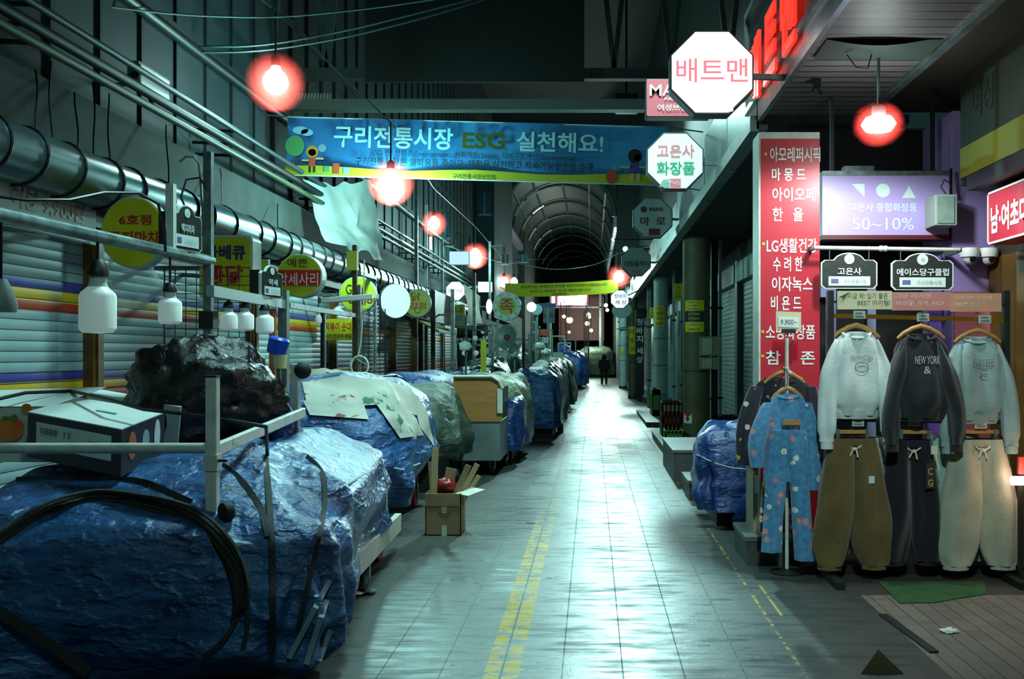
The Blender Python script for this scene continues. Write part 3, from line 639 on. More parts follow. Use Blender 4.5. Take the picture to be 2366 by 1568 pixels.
# yellow banner
c0, c1 = at(1167, 669, 39), at(1428, 660, 39); c = (c0+c1)/2; yu = (c1-c0).normalized(); yv = Vector((-yu.z, 0, yu.x)); yw = (c1-c0).length; yh = pw(30, 40)
r = thing('street_banner', 'narrow yellow banner with small dark letters across the far street', 'banner', c)
part('cloth', MB().grid(lambda a, b: c+yu*(a-0.5)*yw+yv*((b-0.5)*yh-0.07*math.sin(math.pi*a))+EY*0.04*math.sin(a*9), 30, 3), M('banner_yellow', 'd0dc14', 0.6, emit='c8dc10', es=0.02), r, smooth=True)
for s, dx, dz, w, m in (('무단주차는 보행자의 안전을 위한 최소한의 예의입니다', 0.1, 0.07, 3.4, M('olive_ink', '2e3a0c', 0.5)), ('무단시 과태료 부과 대상 입니다', -0.05, -0.11, 2.4, M('brown_ink', '6a3014', 0.5)), ('구리전통시장', -0.1, -0.25, 0.6, M('olive_ink', '2e3a0c', 0.5))):
    text(s, m, r, c+yu*dx+yv*dz, w, 0.11, yu, yv, 0.01, lift=0.07)
part('rope', MB().tube([c0, c0+Vector((-0.2, 0, 0.1))], 0.015, 5).tube([c1, c1+Vector((0.6, 0, 0.2))], 0.015, 5), M('rope', '7b8a86', 0.8), r)
# lit globe on its stem
c = at(1228, 709, 26); r = thing('globe_lamp', 'glowing white globe on a thin stem over the stalls', 'lamp', c)
part('globe', MB().sphere(c, 0.125, 18), E('globe_glow', 'f4fffb', 5), r, smooth=True)
part('stem', MB().tube([c-EZ*0.12, (c.x, c.y, 0)], 0.015, 6), m_galv, r)
# lit sign at the far end with pink surround
c = at(1322, 691, 70); r = sign('light_box', 'glowing white sign with a pink surround at the far end', 'sign', c, rect(pw(74, 70), pw(30, 70)), 0.4, E('sign_far', 'fff0fb', 4.0), M('pink_surround', 'b04060', 0.5, emit='d03060', es=0.5), inset=0.9, back_arm=None)
T('상가', 1310, 692, 16, 9, 70, M('far_ink', 'b898c8', 0.5, emit='b898c8', es=0.8), 0.0, 0.1)
part('upright', MB().bb(c.x-1.45, c.x-1.2, c.y, c.y+0.3, c.z-0.45, c.z+0.5), E('sign_far_b', 'ffd8e4', 2.5), r)
part('post', MB().bb(c.x-1.6, c.x-1.45, c.y+0.4, c.y+0.6, 0, c.z+0.4).bb(c.x+1.9, c.x+2.05, c.y+0.4, c.y+0.6, 0, c.z+0.4).bb(c.x-1.6, c.x+2.05, c.y+0.4, c.y+0.6, c.z-0.6, c.z-0.5), m_galv, r)
from mathutils.bvhtree import BVHTree
def bvh(mb): return BVHTree.FromPolygons(mb.v, mb.f)
CAMP = Vector((0, 0, H))
def hit(tree, px, py, lift=0.012, back=None):
    d = Vector(((px-CX)/F, 1, -(py-CY)/F)).normalized(); p, n, i, t = tree.ray_cast(CAMP, d)
    if p is None: return back
    return p-d*lift
def drop(tree, x, y, lift=0.008):
    p, n, i, t = tree.ray_cast(Vector((x, y, 5)), Vector((0, 0, -1)))
    return p.z+lift if p else None
# ---------------------------------------------------------------- silver rolled awning housing and the rails above it
def tarp_mat(name, a, b, rough=0.42, bump=0.55):
    m = bpy.data.materials.new(name); m.use_nodes = True; nt = m.node_tree; bs = nt.nodes['Principled BSDF']
    tc = nt.nodes.new('ShaderNodeTexCoord'); v = tc.outputs['Object']
    mp = nt.nodes.new('ShaderNodeMapping'); mp.inputs['Scale'].default_value = (1.0, 1.6, 3.2); nt.links.new(v, mp.inputs[0])
    n1 = noisetex(nt, mp.outputs[0], 3.2, 7, 0.68); n2 = noisetex(nt, v, 24, 5, 0.7)
    c = mixc(nt, step(nt, n1, 0.35, 0.7), hx(a), hx(b)); c = mixc(nt, mth(nt, 'MULTIPLY', step(nt, n2, 0.5, 0.8), 0.4), c, hx(b))
    nt.links.new(c, bs.inputs['Base Color']); bs.inputs['Roughness'].default_value = rough; bs.inputs['Specular IOR Level'].default_value = 0.55
    bn = nt.nodes.new('ShaderNodeBump'); bn.inputs['Strength'].default_value = bump; bn.inputs['Distance'].default_value = 0.03
    mp3 = nt.nodes.new('ShaderNodeMapping'); mp3.inputs['Scale'].default_value = (1.0, 1.0, 1.8); mp3.inputs['Rotation'].default_value = (0.3, 0.4, 0.2); nt.links.new(v, mp3.inputs[0]); n3 = noisetex(nt, mp3.outputs[0], 4.2, 3, 0.5)
    crease = mth(nt, 'ABSOLUTE', mth(nt, 'SUBTRACT', n3, 0.5)); crease = mth(nt, 'MULTIPLY', mth(nt, 'MINIMUM', crease, 0.09), 5.0)
    nt.links.new(mth(nt, 'ADD', mth(nt, 'SUBTRACT', n1, crease), mth(nt, 'MULTIPLY', n2, 0.30)), bn.inputs['Height']); nt.links.new(bn.outputs[0], bs.inputs['Normal'])
    return m
m_blue = tarp_mat('blue_tarp', '0f2a58', '3f74ac', 0.29, 0.75); m_blued = tarp_mat('deep_blue_tarp', '10285c', '254e90', 0.3); m_gtarp = tarp_mat('green_tarp', '2e3f35', '4a5b4c', 0.55)
m_ktarp = tarp_mat('dark_tarp', '1d2a2c', '36494a', 0.4); m_ptarp = tarp_mat('pale_tarp', '7f9077', 'a6b394', 0.5)
r = thing('awning_roll', 'long silver rolled awning housing running above the shutters', 'awning', (-3.85, 4, 2.73))
part('housing', MB().tube([(-3.85, y, 2.93) for y in (2.5, 8, 14, 20, 26, 31)], 0.2, 28), M('silver_roll', '74898b', 0.27, 0.85, col2='61757a', ns=2), r, smooth=60)
for k in range(46):
    y = 3.2+k*0.5+0.06*math.sin(k*2.3)+(0.02*k if k > 14 else 0)
    part('band', MB().tube([(-3.85+0.206*math.cos(a), y+0.05*math.sin(a*0.5), 2.93+0.206*math.sin(a)) for a in [math.pi*2*i/20-2.2 for i in range(21)]], 0.011, 5), m_black, r, smooth=True)
part('fascia', MB().bb(-4.1, -3.9, 2.5, 31, 2.6, 2.76), m_dark, r)
rails = [(-3.92, 3.79, 0.035, M('rail_olive', '4a543c', 0.5, 0.1)), (-3.92, 4.06, 0.03, M('rail_steel', '48545a', 0.45, 0.4)), (-3.95, 3.92, 0.045, m_dark), (-4.38, 4.95, 0.06, m_dark)]
for i, (x, z, rr_, mm) in enumerate(rails):
    r = thing('wall_rail', ['lowest olive pipe rail over the silver awning roll', 'upper bright steel pipe rail over the silver awning roll', 'middle dark pipe rail over the silver awning roll', 'highest dark pipe rail on the upper wall'][i], 'rail', (x, 10, z), 'pipe rails on the left wall')
    part('pipe', MB().tube([(x, 2, z), (x, 16, z), (x, 34, z)], rr_, 10), mm, r, smooth=True)
    for y in range(3, 34, 4): part('wall_bracket', MB().bar((x, y, z), (-4.5 if i == 3 else -4.42, y, z+0.02), 0.03), m_dark, r)
rr = random.Random(11)
CAB = 'cables hanging down the left wall'
for i, (px, y0, y1) in enumerate(((82, 160, 300), (115, 140, 318), (175, 215, 345), (215, 190, 360), (250, 215, 380), (385, 290, 430), (510, 388, 500), (640, 470, 540))):
    p0, p1 = atX(px, y0, -4.1), atX(px+4, y1, -3.95)
    pts = [p0.lerp(p1, t/6)+Vector((0.0, 0.02*math.sin(t*0.9+i*2), 0)) for t in range(7)]
    solo('hanging_cable', MB().tube(pts, 0.007, 5), m_black, 'thin black cable hanging from the left rails, number %s from the picture edge' % ['one', 'two', 'three', 'four', 'five', 'six', 'seven', 'eight'][i] if False else ['black cable at the far left of the wall above the awning roll', 'second black cable from the left edge above the awning roll', 'bowed black cable above the first black band of the awning roll', 'straight black cable left of the small lit box on the rails', 'black cable right of the bowed one above the price banner', 'thin cable running down left of the tall grey stall post', 'thin cable above the yellow box sign', 'thin cable beside the hanging pale sheet'][i], 'cable', CAB, smooth=True)
r = thing('rail_light', 'small pale rectangular box light held between the left wall rails', 'lamp', atX(345, 195, -4.0))
c = LOC[r.name]; part('body', MB().bb(c.x-0.05, c.x+0.05, c.y-0.32, c.y+0.32, c.z-0.1, c.z+0.12), m_galv, r)
part('lens', MB().bb(c.x+0.05, c.x+0.06, c.y-0.28, c.y+0.28, c.z-0.08, c.z+0.1), M('lens_pale', 'aecdd0', 0.3, emit='bfe6e6', es=0.25), r)
part('arm', MB().bar(c+Vector((0, 0, -0.1)), c+Vector((0.05, 0, -0.25)), 0.03).bar(c, c+Vector((-0.45, 0, 0)), 0.03), m_galv, r)
# cables across the street overhead
for i, (pts, rad, L) in enumerate((([(205, 10, 9), (420, 36, 10), (640, 42, 11), (860, 20, 12), (1060, -10, 12.5)], 0.011, 'single thin wire sagging across the top of the street'), ([(430, 108, 11), (600, 108, 11.2), (800, 72, 11.6), (1000, 22, 12), (1130, -12, 12.3)], 0.014, 'upper of the paired wires above the nearest bulb'), ([(430, 122, 11), (600, 120, 11.1), (800, 88, 11.6), (1010, 34, 12), (1140, -8, 12.4)], 0.013, 'lower of the paired wires above the nearest bulb'), ([(1010, 560, 29), (1100, 590, 33), (1165, 608, 40), (1188, 606, 42), (1280, 625, 40), (1380, 612, 39), (1430, 582, 38), (1500, 575, 38)], 0.02, 'thin wire sagging over the yellow banner'))):
    P = [at(*p) for p in pts]; Q = []
    for k in range(len(P)-1):
        for t in range(6): Q.append(P[k].lerp(P[k+1], t/6))
    Q.append(P[-1]); Q = [sum(Q[max(0, j-2):j+3], Vector())/len(Q[max(0, j-2):j+3]) for j in range(len(Q))]
    solo('overhead_wire', MB().tube(Q, rad, 5), M('wire_grey', '5c7c78', 0.5), L, 'wire', 'wires over the street', smooth=True)
Q = [at(1165, 652, 40)+EZ*0.87, at(1188, 651, 42)+EZ*0.94, at(1300, 640, 40)+EZ*0.75, at(1430, 640, 38)+EZ*1.05, Vector((2.12, 38, at(1430, 640, 38).z+1.2))]
solo('overhead_wire', MB().tube(Q, 0.015, 5), m_black, 'black wire across the far street carrying the bulbs above the yellow banner', 'wire', 'wires over the street')
P = [at(px, py, Y)+EZ*(2.2*rb+0.49) for (px, py, Y), rb in zip(BULBS, (0.135, 0.13, 0.12, 0.17))]
P = [Vector((-4.44, 4, P[0].z+0.2))]+P+[at(1165, 652, 40)+EZ*0.87]
solo('overhead_wire', MB().tube(P, 0.012, 5), m_black, 'black wire along the left that carries the row of street bulbs', 'wire', 'wires over the street')
# pale sheet hanging over the left rails
def sheet(a, b):
    TL, TR, BL, BR = at(700, 412, 14.2), at(858, 418, 15.4), at(758, 560, 14.4), at(884, 606, 16.2)
    p = (TL*(1-a)+TR*a)*(1-b)+(BL*(1-a)+BR*a)*b
    p += Vector((0.12*math.sin(a*3.1)*b, -0.16*math.sin(9*a+2.5*b)*(0.3+b), 0.10*nz(a*6, b*3, 2)-0.15*math.sin(math.pi*a)*(1-b)*0.4))
    return p+Vector((0.18*nz(a*5, b*4, 8), 0, 0))*b
solo('hanging_sheet', MB().grid(sheet, 40, 30), M('pale_sheet', 'd5e2dc', 0.6, col2='b4c6c0', ns=2, bump=0.3, bs=5), 'crumpled pale sheet hanging over the left rails below the blue banner', 'sheet', smooth=60)
# ---------------------------------------------------------------- nearest stall: cart under a blue tarp
def hem1(co, si): return 0.03+max(0.0, min(1.0, (co-0.6)*3))*max(0.0, min(1.0, (si+0.88)*6))*(0.24+0.08*si)
TARP = drape(-2.42, 6.40, 0.95, 1.66, 1.03, 0.02, e=0.24, rot=0.12, lump=0.07, fold=0.028, kf=17, swag=0.085, seed=2.0, nu=190, nv=70, soft=0.62, hemf=hem1, flare=-0.02,
             zf=lambda x, y: -0.10*max(0, 5.7-y)/0.8+0.03*math.sin(x*5), bell=0.0)
TT = bvh(TARP)
r = thing('market_cart', 'nearest market cart wrapped in a big crinkled blue tarp', 'cart', (-2.4, 6.4, 0))
part('tarp', TARP, m_blue, r, smooth=70)
mb = MB().bar((-1.47, 5.5, 0.27), (-1.60, 8.2, 0.22), 0.05, 0.14)
for p in ((-1.62, 7.5), (-3.1, 7.9), (-3.0, 5.3), (-1.62, 5.5)): mb.bb(p[0]-0.05, p[0]+0.03, p[1]-0.06, p[1]+0.06, 0.14, 0.66)
mb.bar((-3.05, 5.3, 0.6), (-3.14, 7.9, 0.6), 0.05).bar((-3.02, 5.32, 0.6), (-1.6, 5.52, 0.6), 0.05).bar((-3.1, 7.88, 0.6), (-1.6, 7.5, 0.6), 0.05)
part('frame', mb, m_white, r)
part('corner_board', MB().prism([(-0.04, -0.35), (0.01, -0.35), (0.05, -0.25), (0.05, 0.16), (-0.02, 0.13)], (-1.60, 7.5, 0.42), EX, EZ, 0.03), M('cream_board', 'd8d2b4', 0.5), r)
m_redrim = M('red_wheel', '8a1f14', 0.5); m_tyre = M('rubber', '17181a', 0.7)
def wheel(name, c, rad, parent, w=0.04, rimm=None):
    R = Matrix.Rotation(math.pi/2, 4, 'Y')
    o = part(name, MB().lathe([(rad*0.6, -w/2), (rad*0.92, -w/2), (rad, -w/3), (rad, w/3), (rad*0.92, w/2), (rad*0.6, w/2)], c, 22, M4=R), rimm or m_redrim, parent, smooth=True)
    h = part('hub', MB().lathe([(rad*0.62, -w*0.4), (rad*0.62, w*0.4), (rad*0.3, w*0.6), (rad*0.12, w*0.9)], c, 16, M4=R), m_galv, o, smooth=True)
    f = part('fork', MB().bar(Vector(c)+Vector((w*0.8, 0, 0)), Vector(c)+Vector((w*0.8, 0, rad*1.3)), 0.02, 0.04).bar(Vector(c)+Vector((-w*0.8, 0, 0)), Vector(c)+Vector((-w*0.8, 0, rad*1.3)), 0.02, 0.04).bar(Vector(c)+Vector((-w, 0, rad*1.35)), Vector(c)+Vector((w, 0, rad*1.35)), 0.06, 0.02), m_steel, o)
    return o
for c, mm in (((-1.55, 6.75, 0.085), m_tyre), ((-1.66, 7.7, 0.10), m_redrim), ((-3.0, 6.0, 0.1), m_redrim)): wheel('wheel', c, c[2], r, rimm=mm)
# ropes tied round the far end of the tarp
rope_m = M('pale_rope', 'a9bcc0', 0.8)
for i, (a, L) in enumerate((([(786, 1128), (820, 1108), (860, 1085), (890, 1056)], 'pale rope tied across the side of the nearest blue tarp'),)):
    P = [hit(TT, x, y, 0.02, None) for x, y in a]; P = [p for p in P if p]
    if len(P) > 1: solo('tie_rope', MB().tube(P, 0.008, 6), rope_m, L, 'rope', smooth=True)
# webbing straps lying on the tarp
STR = [([(-30, 1128), (0, 1118), (50, 1105), (190, 1105), (323, 1108), (365, 1126), (456, 1167)], 0.034, 'flat strap running along the top of the nearest tarp front'),
       ([(-30, 1262), (0, 1243), (95, 1183), (160, 1160), (228, 1146), (323, 1156), (437, 1183), (494, 1228), (548, 1304), (567, 1380), (551, 1418)], 0.08, 'thick bundle of black straps arching across the front of the nearest tarp'),
       ([(612, 1040), (618, 1100), (624, 1171), (631, 1304), (630, 1430), (628, 1575)], 0.03, 'black strap hanging straight down the nearest tarp front'),
       ([(506, 1068), (551, 1099), (590, 1150), (608, 1183), (622, 1247)], 0.03, 'short strap running from the front white post to the straight hanging strap'),
       ([(703, 1049), (735, 1075), (749, 1099), (753, 1152), (740, 1230), (722, 1304), (684, 1475)], 0.026, 'strap curving down the nearest tarp right of the rear white post'),
       ([(770, 1325), (720, 1420), (639, 1575)], 0.026, 'upper grey strap slanting over the lower right corner of the nearest tarp'),
       ([(760, 1372), (730, 1460), (696, 1575)], 0.026, 'middle grey strap slanting over the lower right corner of the nearest tarp'),
       ([(768, 1445), (745, 1505), (719, 1575)], 0.026, 'lowest grey strap slanting over the lower right corner of the nearest tarp'),
       ([(551, 1418), (520, 1480), (460, 1525)], 0.022, 'thin strap end trailing left from the thick strap bundle'),
       ([(567, 1385), (575, 1440), (560, 1500)], 0.022, 'thin strap end trailing down from the thick strap bundle'),
       ([(-20, 1400), (60, 1450), (140, 1505), (240, 1580)], 0.05, 'dark strap crossing the lower left corner of the nearest tarp')]
strap_m = M('black_strap', '16191a', 0.6, bump=0.4, bs=120); strap_g = M('grey_strap', '7d979c', 0.65, bump=0.4, bs=120); strap_o = M('olive_strap', '1c201a', 0.65, bump=0.5, bs=90)
for i, (pp, w, L) in enumerate(STR):
    Q = []
    for k in range(len(pp)-1):
        for t in range(5): Q.append((pp[k][0]+(pp[k+1][0]-pp[k][0])*t/5, pp[k][1]+(pp[k+1][1]-pp[k][1])*t/5))
    Q.append(pp[-1])
    Q = [Q[0]]+[tuple(sum(q[z] for q in Q[max(0, j-2):j+3])/len(Q[max(0, j-2):j+3]) for z in (0, 1)) for j in range(1, len(Q)-1)]+[Q[-1]]
    P = [hit(TT, x, y, 0.02) for x, y in Q]; P = [p for p in P if p]
    P = [sum(P[max(0, j-1):j+2], Vector())/len(P[max(0, j-1):j+2]) for j in range(len(P))]
    mb = MB()
    if w > 0.06:
        for d in (-0.028, -0.012, 0.006, 0.022, 0.034):
            mb.tube([p+Vector((0, -0.01+0.01*math.sin(d*90+j*0.3), d*(1.0 if j < len(P)*0.6 else 0.8)))+Vector((d*(0.9 if j > len(P)*0.5 else 0.2), 0, 0)) for j, p in enumerate(P)], 0.012, 6)
    else:
        vs = []; fs = []
        for j, p in enumerate(P):
            d = (P[min(j+1, len(P)-1)]-P[max(j-1, 0)]).normalized(); n = (CAMP-p).normalized(); s_ = d.cross(n).normalized()*w/2; n *= 0.006
            vs += [p-s_, p+s_, p+s_+n, p-s_+n]
        for j in range(len(P)-1):
            for k in range(4): fs.append((j*4+k, j*4+(k+1) % 4, j*4+4+(k+1) % 4, j*4+4+k))
        mb.add(vs, fs)
    solo('webbing_strap', mb, strap_g if 5 <= i <= 7 else (strap_o if i == 1 else strap_m), L, 'strap', 'straps over the nearest tarp', smooth=50)
# white tube frame lying on the tarp
r = thing('metal_rack', 'white metal frame with upright legs and black casters lying on the nearest tarp', 'frame', (-2.4, 5.6, 0.8))
part('front_rail', MB().tube([(-3.4, 4.98, 1.13), (-1.9, 4.98, 1.13)], 0.027, 12), m_white, r, smooth=True)
part('side_rail', MB().bar((-1.90, 4.98, 1.115), (-1.99, 6.85, 1.20), 0.035, 0.065), m_white, r, bev=0.006)
part('back_rail', MB().tube([(-2.85, 6.8, 1.165), (-2.0, 6.8, 1.165)], 0.027, 12), m_white, r, smooth=True)
for p, z0, z1 in (((-1.9, 4.98), 0.77, 1.49), ((-2.03, 6.8), 0.79, 1.535)):
    l_ = part('leg', MB().bb(p[0]-0.028, p[0]+0.028, p[1]-0.028, p[1]+0.028, z0, z1), m_white, r, bev=0.006)
    part('caster', MB().lathe([(0.02, -0.03), (0.045, -0.022), (0.052, 0), (0.045, 0.022), (0.02, 0.03)], (p[0]+0.085, p[1]-0.045, z0+0.05), 16, M4=Matrix.Rotation(0.9, 4, 'Z') @ Matrix.Rotation(math.pi/2, 4, 'Y')), m_tyre, l_, smooth=True)
    part('collar', MB().bb(p[0]-0.034, p[0]+0.034, p[1]-0.034, p[1]+0.034, 1.02, 1.1), M('collar_white', 'c4c8be', 0.5), l_)
part('top_knob', MB().sphere((-1.98, 6.8, 1.49), 0.06, 14), m_tyre, r, smooth=True)
part('cap', MB().bb(-1.93, -1.87, 4.95, 5.01, 1.485, 1.495), m_dark, r)
part('bolt', MB().tube([(-1.87, 4.96, 1.07), (-1.82, 4.96, 1.07)], 0.008, 6), m_dark, r)
# cartons on the tarp
def slab8(T4, h):      # four top corners -> closed box
    T4 = [Vector(t) for t in T4]; n = (T4[1]-T4[0]).cross(T4[3]-T4[0]).normalized()
    if n.z > 0: n = -n
    return MB().add(T4+[t+n*h for t in T4], [(0,1,2,3),(7,6,5,4),(0,4,5,1),(1,5,6,2),(2,6,7,3),(3,7,4,0)])
FL, FR, RB, BL = Vector((-3.12, 5.5, 1.277)), Vector((-2.46, 5.2, 1.204)), Vector((-2.47, 5.75, 1.26)), Vector((-3.13, 6.05, 1.333))
r = thing('carton', 'flat white topped carton with a dark printed rim and a white front label', 'box', (-2.8, 5.6, 1.0))
part('body', slab8([FL, FR, RB, BL], 0.25), M('carton_dark', '23262c', 0.6), r)
part('lid', slab8([v+Vector((0, 0, 0.006)) for v in (FL, FR, RB, BL)], 0.01), M('carton_white', 'cfd8d4', 0.6), r)
fu = (FR-FL).normalized(); fn_ = fu.cross((RB-FR).normalized()); fn_ = -fn_ if fn_.z < 0 else fn_; fv = fn_
fc = (FL+FR)/2-fv*0.12
part('front_label', MB().prism(rect(0.58, 0.15), fc-(RB-FR).normalized()*0.004, fu, fv, 0.003), M('label_white', 'c8d2d0', 0.6), r)
text('0888  13', blackp, r, fc-fu*0.13+fv*0.03-(RB-FR).normalized()*0.01, 0.24, 0.035, fu, fv, 0.0)
text('국내산', M('label_ochre', 'b07a30', 0.6), r, fc+fu*0.18-(RB-FR).normalized()*0.01, 0.1, 0.05, fu, fv, 0.01)
su = (RB-FR).normalized(); sc_ = (FR+RB)/2-fv*0.12; sn = su.cross(fv)
for d, w, h, m in ((-0.15, 0.10, 0.17, M('fruit_orange', 'a8603c', 0.6)), (0.02, 0.09, 0.13, M('mark_pale', '93a3a6', 0.6)), (0.17, 0.08, 0.2, M('label_white', 'c8d2d0', 0.6))):
    part('side_print', MB().prism(ngon(w/2, h/2, 16), sc_+su*d+sn*0.004, su, fv, 0.002), m, r)
part('lid_mark', MB().prism(rect(0.16, 0.03), (FL+RB)/2+Vector((0.05, 0, 0.008)), fu, su, 0.001), M('mark_teal', '6fb4b0', 0.6), r)
r = thing('carton', 'second white carton lid sticking out behind the carton with the white label', 'box', (-2.75, 6.35, 1.0))
T4 = [at(201, 907, 6.7), at(418, 941, 6.0), at(428, 934, 6.5), at(230, 900, 7.2)]
part('body', slab8(T4, 0.3), M('carton_grey', 'b4bfbb', 0.6), r); part('lid', slab8([t+EZ*0.004 for t in T4], 0.008), M('carton_white', 'cfd8d4', 0.6), r)
r = thing('carton', 'pale fruit carton with a printed orange persimmon at the left edge', 'box', (-3.4, 5.9, 1.0))
part('body', MB().bb(-3.75, -3.12, 5.72, 6.2, 0.98, 1.30), M('carton_cream', 'bcc4bc', 0.6), r)
part('flap', MB().add([(-3.75, 5.72, 1.30), (-3.12, 5.72, 1.30), (-2.98, 6.1, 1.40), (-3.65, 6.1, 1.38), (-3.75, 5.72, 1.295), (-3.12, 5.72, 1.295), (-2.98, 6.1, 1.395), (-3.65, 6.1, 1.375)], [(0,1,2,3),(7,6,5,4),(0,4,5,1),(1,5,6,2),(2,6,7,3),(3,7,4,0)]), M('carton_white', 'cfd8d4', 0.6), r)
c = at(22, 990, 5.7); part('fruit_print', MB().prism(ngon(0.085, 0.072, 24), c-EY*0.002, EX, EZ, 0.002), M('persimmon', 'cf5a1c', 0.6, col2='e07a28', ns=8), r)
part('leaf_print', MB().prism([(0.0, 0), (0.03, 0.02), (0.055, 0.0), (0.035, -0.012), (0.03, -0.03), (0.0, -0.012), (-0.03, -0.02), (-0.04, 0.01)], c+Vector((0, -0.005, 0.065)), EX, EZ, 0.002), M('leaf_green', '4f7a2e', 0.6), r)
part('fruit_print', MB().prism(ngon(0.03, 0.025, 16), at(62, 942, 5.7)-EY*0.003, EX, EZ, 0.002), M('persimmon', 'cf5a1c', 0.6), r)
solo('elastic_cord', MB().tube([at(-20, 925, 5.6), at(60, 907, 5.8), at(165, 903, 6.0), at(260, 925, 5.5), at(330, 945, 5.35), at(480, 962, 5.3), at(615, 985, 5.3)]+[hit(TT, 618, 1050, 0.015) or at(618, 1050, 5.2)], 0.011, 6), m_black, 'black cord stretched over the cartons down to the white frame', 'cord', smooth=True)
# black plastic heap
def heap(c, rx, ry, rz, amp, seed, nu=90, nv=50, flat=0.0):
    def fn(a, b):
        t = 2*math.pi*a; p = math.pi*(0.004+0.992*b); d = Vector((math.cos(t)*math.sin(p), math.sin(t)*math.sin(p), math.cos(p)))
        k = 1+amp*(nz(d.x*2+seed, d.y*2, d.z*2)+0.55*abs(nz(d.x*5+seed, d.y*5, d.z*5))+0.3*abs(nz(d.x*12, d.y*12+seed, d.z*12)))
        v = Vector((d.x*rx*k, d.y*ry*k, d.z*rz*k)); v.z = max(v.z, -rz*(1-flat)); return Vector(c)+v
    mb = MB().grid(fn, nu, nv, wrap=True); return mb
r = thing('wrapped_bundle', 'large lumpy bundle wrapped in shiny crumpled black plastic', 'bundle', (-2.58, 6.52, 0.95))
part('plastic_wrap', heap((-2.58, 6.52, 1.27), 0.5, 0.40, 0.41, 0.22, 3.3), M('black_plastic', '050607', 0.13, bump=0.6, bs=20, spec=0.5), r, smooth=50)
part('wrap_tail', heap((-2.12, 6.7, 1.10), 0.10, 0.12, 0.26, 0.2, 1.3, 30, 20), m_blued, r, smooth=50)
part('string', MB().tube([at(640, 880, 6.6), at(650, 910, 6.55), at(675, 950, 6.6)], 0.006, 5).tube([at(625, 872, 6.6), at(652, 905, 6.55), at(648, 955, 6.55)], 0.005, 5), rope_m, r)
c = at(642, 800, 7.2); r = thing('blue_tub', 'small bright blue tub with a pale yellow base right of the black bundle', 'container', c-EZ*0.2)
part('tub', MB().lathe([(0.05, -0.06), (0.068, -0.05), (0.075, 0.05), (0.06, 0.065)], c, 18, M4=Matrix.Rotation(0.25, 4, 'Y')), M('bright_blue', '1c48c8', 0.35), r, smooth=True)
part('base', MB().lathe([(0.045, -0.16), (0.05, -0.06)], c+EX*0.015, 16), M('pale_yellow', 'c8c88c', 0.5), r, smooth=True)
part('stick', MB().bb(c.x-0.01, c.x+0.02, c.y-0.01, c.y+0.02, 0.95, c.z-0.15), m_galv, r)
# stall poles with hanging bulbs
XP = -2.7
def post(name, label, p0, p1, w, m, parts=(), group='stall posts on the left'):
    r = thing(name, label, 'post', (p0[0], p0[1], p0[2]), group)
    part('shaft', MB().bar(p0, p1, w), m, r)
    return r
r = post('stall_post', 'tall grey stall post at the end of the slanting pipe', (XP, 7.0, 1.0), (XP, 7.0, 3.02), 0.055, m_galv)
part('clamp', MB().bb(XP-0.05, XP+0.05, 6.95, 7.05, 1.78, 1.9), m_dark, r)
part('pipe', MB().tube([(XP, 2.6, 2.22), (XP, 4.6, 2.235), (XP, 7.05, 2.26)], 0.036, 12), M('worn_pipe', '7d9a98', 0.4, 0.3, col2='4d605e', ns=9), r, smooth=True, label='slanting worn pipe the bulbs hang from')
part('cable', MB().tube([at(470, 600, 6.95), at(445, 520, 6.85), at(418, 455, 6.85), at(430, 415, 6.9), at(462, 410, 6.95), at(480, 440, 6.97)], 0.008, 5), m_black, r, smooth=True)
part('hook', MB().tube([at(415, 375, 6.95), at(430, 362, 6.95), at(448, 362, 6.95), at(460, 378, 6.96), at(464, 420, 6.97), at(470, 520, 6.98)], 0.009, 6), m_steel, r, smooth=True)
r = post('stall_post', 'short white painted stall post right of the yellow oval sign', (at(395, 600, 6.38).x, 6.38, 2.25), at(395, 425, 6.38), 0.05, m_white)
solo('stall_cable', MB().tube([at(-30, 450, 4.8), at(60, 462, 4.9), at(160, 462, 5.1), at(240, 445, 5.4), at(320, 446, 5.7), at(365, 470, 5.95), at(380, 530, 6.05), at(382, 580, 6.1)], 0.009, 6), m_black, 'black cable sagging across the price banner and over the yellow oval sign', 'cable', smooth=True)
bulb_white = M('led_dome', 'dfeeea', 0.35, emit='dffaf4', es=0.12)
def led(px, py, Y, wpx, hpx, ztop, label):
    c = at(px, py, Y); R = pw(wpx, Y)/2; hh = pw(hpx, Y)/2
    r = thing('led_bulb', label, 'lamp', c, 'large unlit bulbs hanging over the nearest stall')
    part('dome', MB().lathe([(R*0.02, -hh), (R*0.8, -hh*0.97), (R, -hh*0.8), (R, hh*0.55), (R*0.92, hh*0.7), (R*0.55, hh*0.95)], c, 24), bulb_white, r, smooth=True)
    part('neck', MB().lathe([(R*0.55, hh*0.95), (R*0.46, hh*1.15), (R*0.46, hh*1.4)], c, 20), M('led_neck', 'b8c8c4', 0.5), r, smooth=True)
    part('cap', MB().lathe([(R*0.62, hh*1.4), (R*0.62, hh*1.6), (R*0.45, hh*1.95), (R*0.3, hh*2.1)], c, 20), m_dark, r, smooth=True)
    part('cord', MB().tube([c+EZ*hh*2.05, Vector((c.x, c.y, ztop))], 0.008, 6), m_black, r)
    return r
led(226, 715, 5.43, 80, 110, 2.24, 'largest white hanging bulb, left of the black bundle'); led(393, 718, 6.36, 52, 62, 2.25, 'white hanging bulb second from the left under the slanting pipe')
c = at(2, 690, 4.55); r = thing('led_bulb', 'grey lamp head cut off by the left picture edge', 'lamp', c, 'large unlit bulbs hanging over the nearest stall')
part('cap', MB().lathe([(0.065, -0.06), (0.07, -0.03), (0.05, 0.04), (0.025, 0.09)], c, 20), M('grey_head', '6d7d7c', 0.5), r, smooth=True); part('cord', MB().tube([c+EZ*0.08, Vector((c.x, c.y, 2.24))], 0.008, 6), m_black, r)
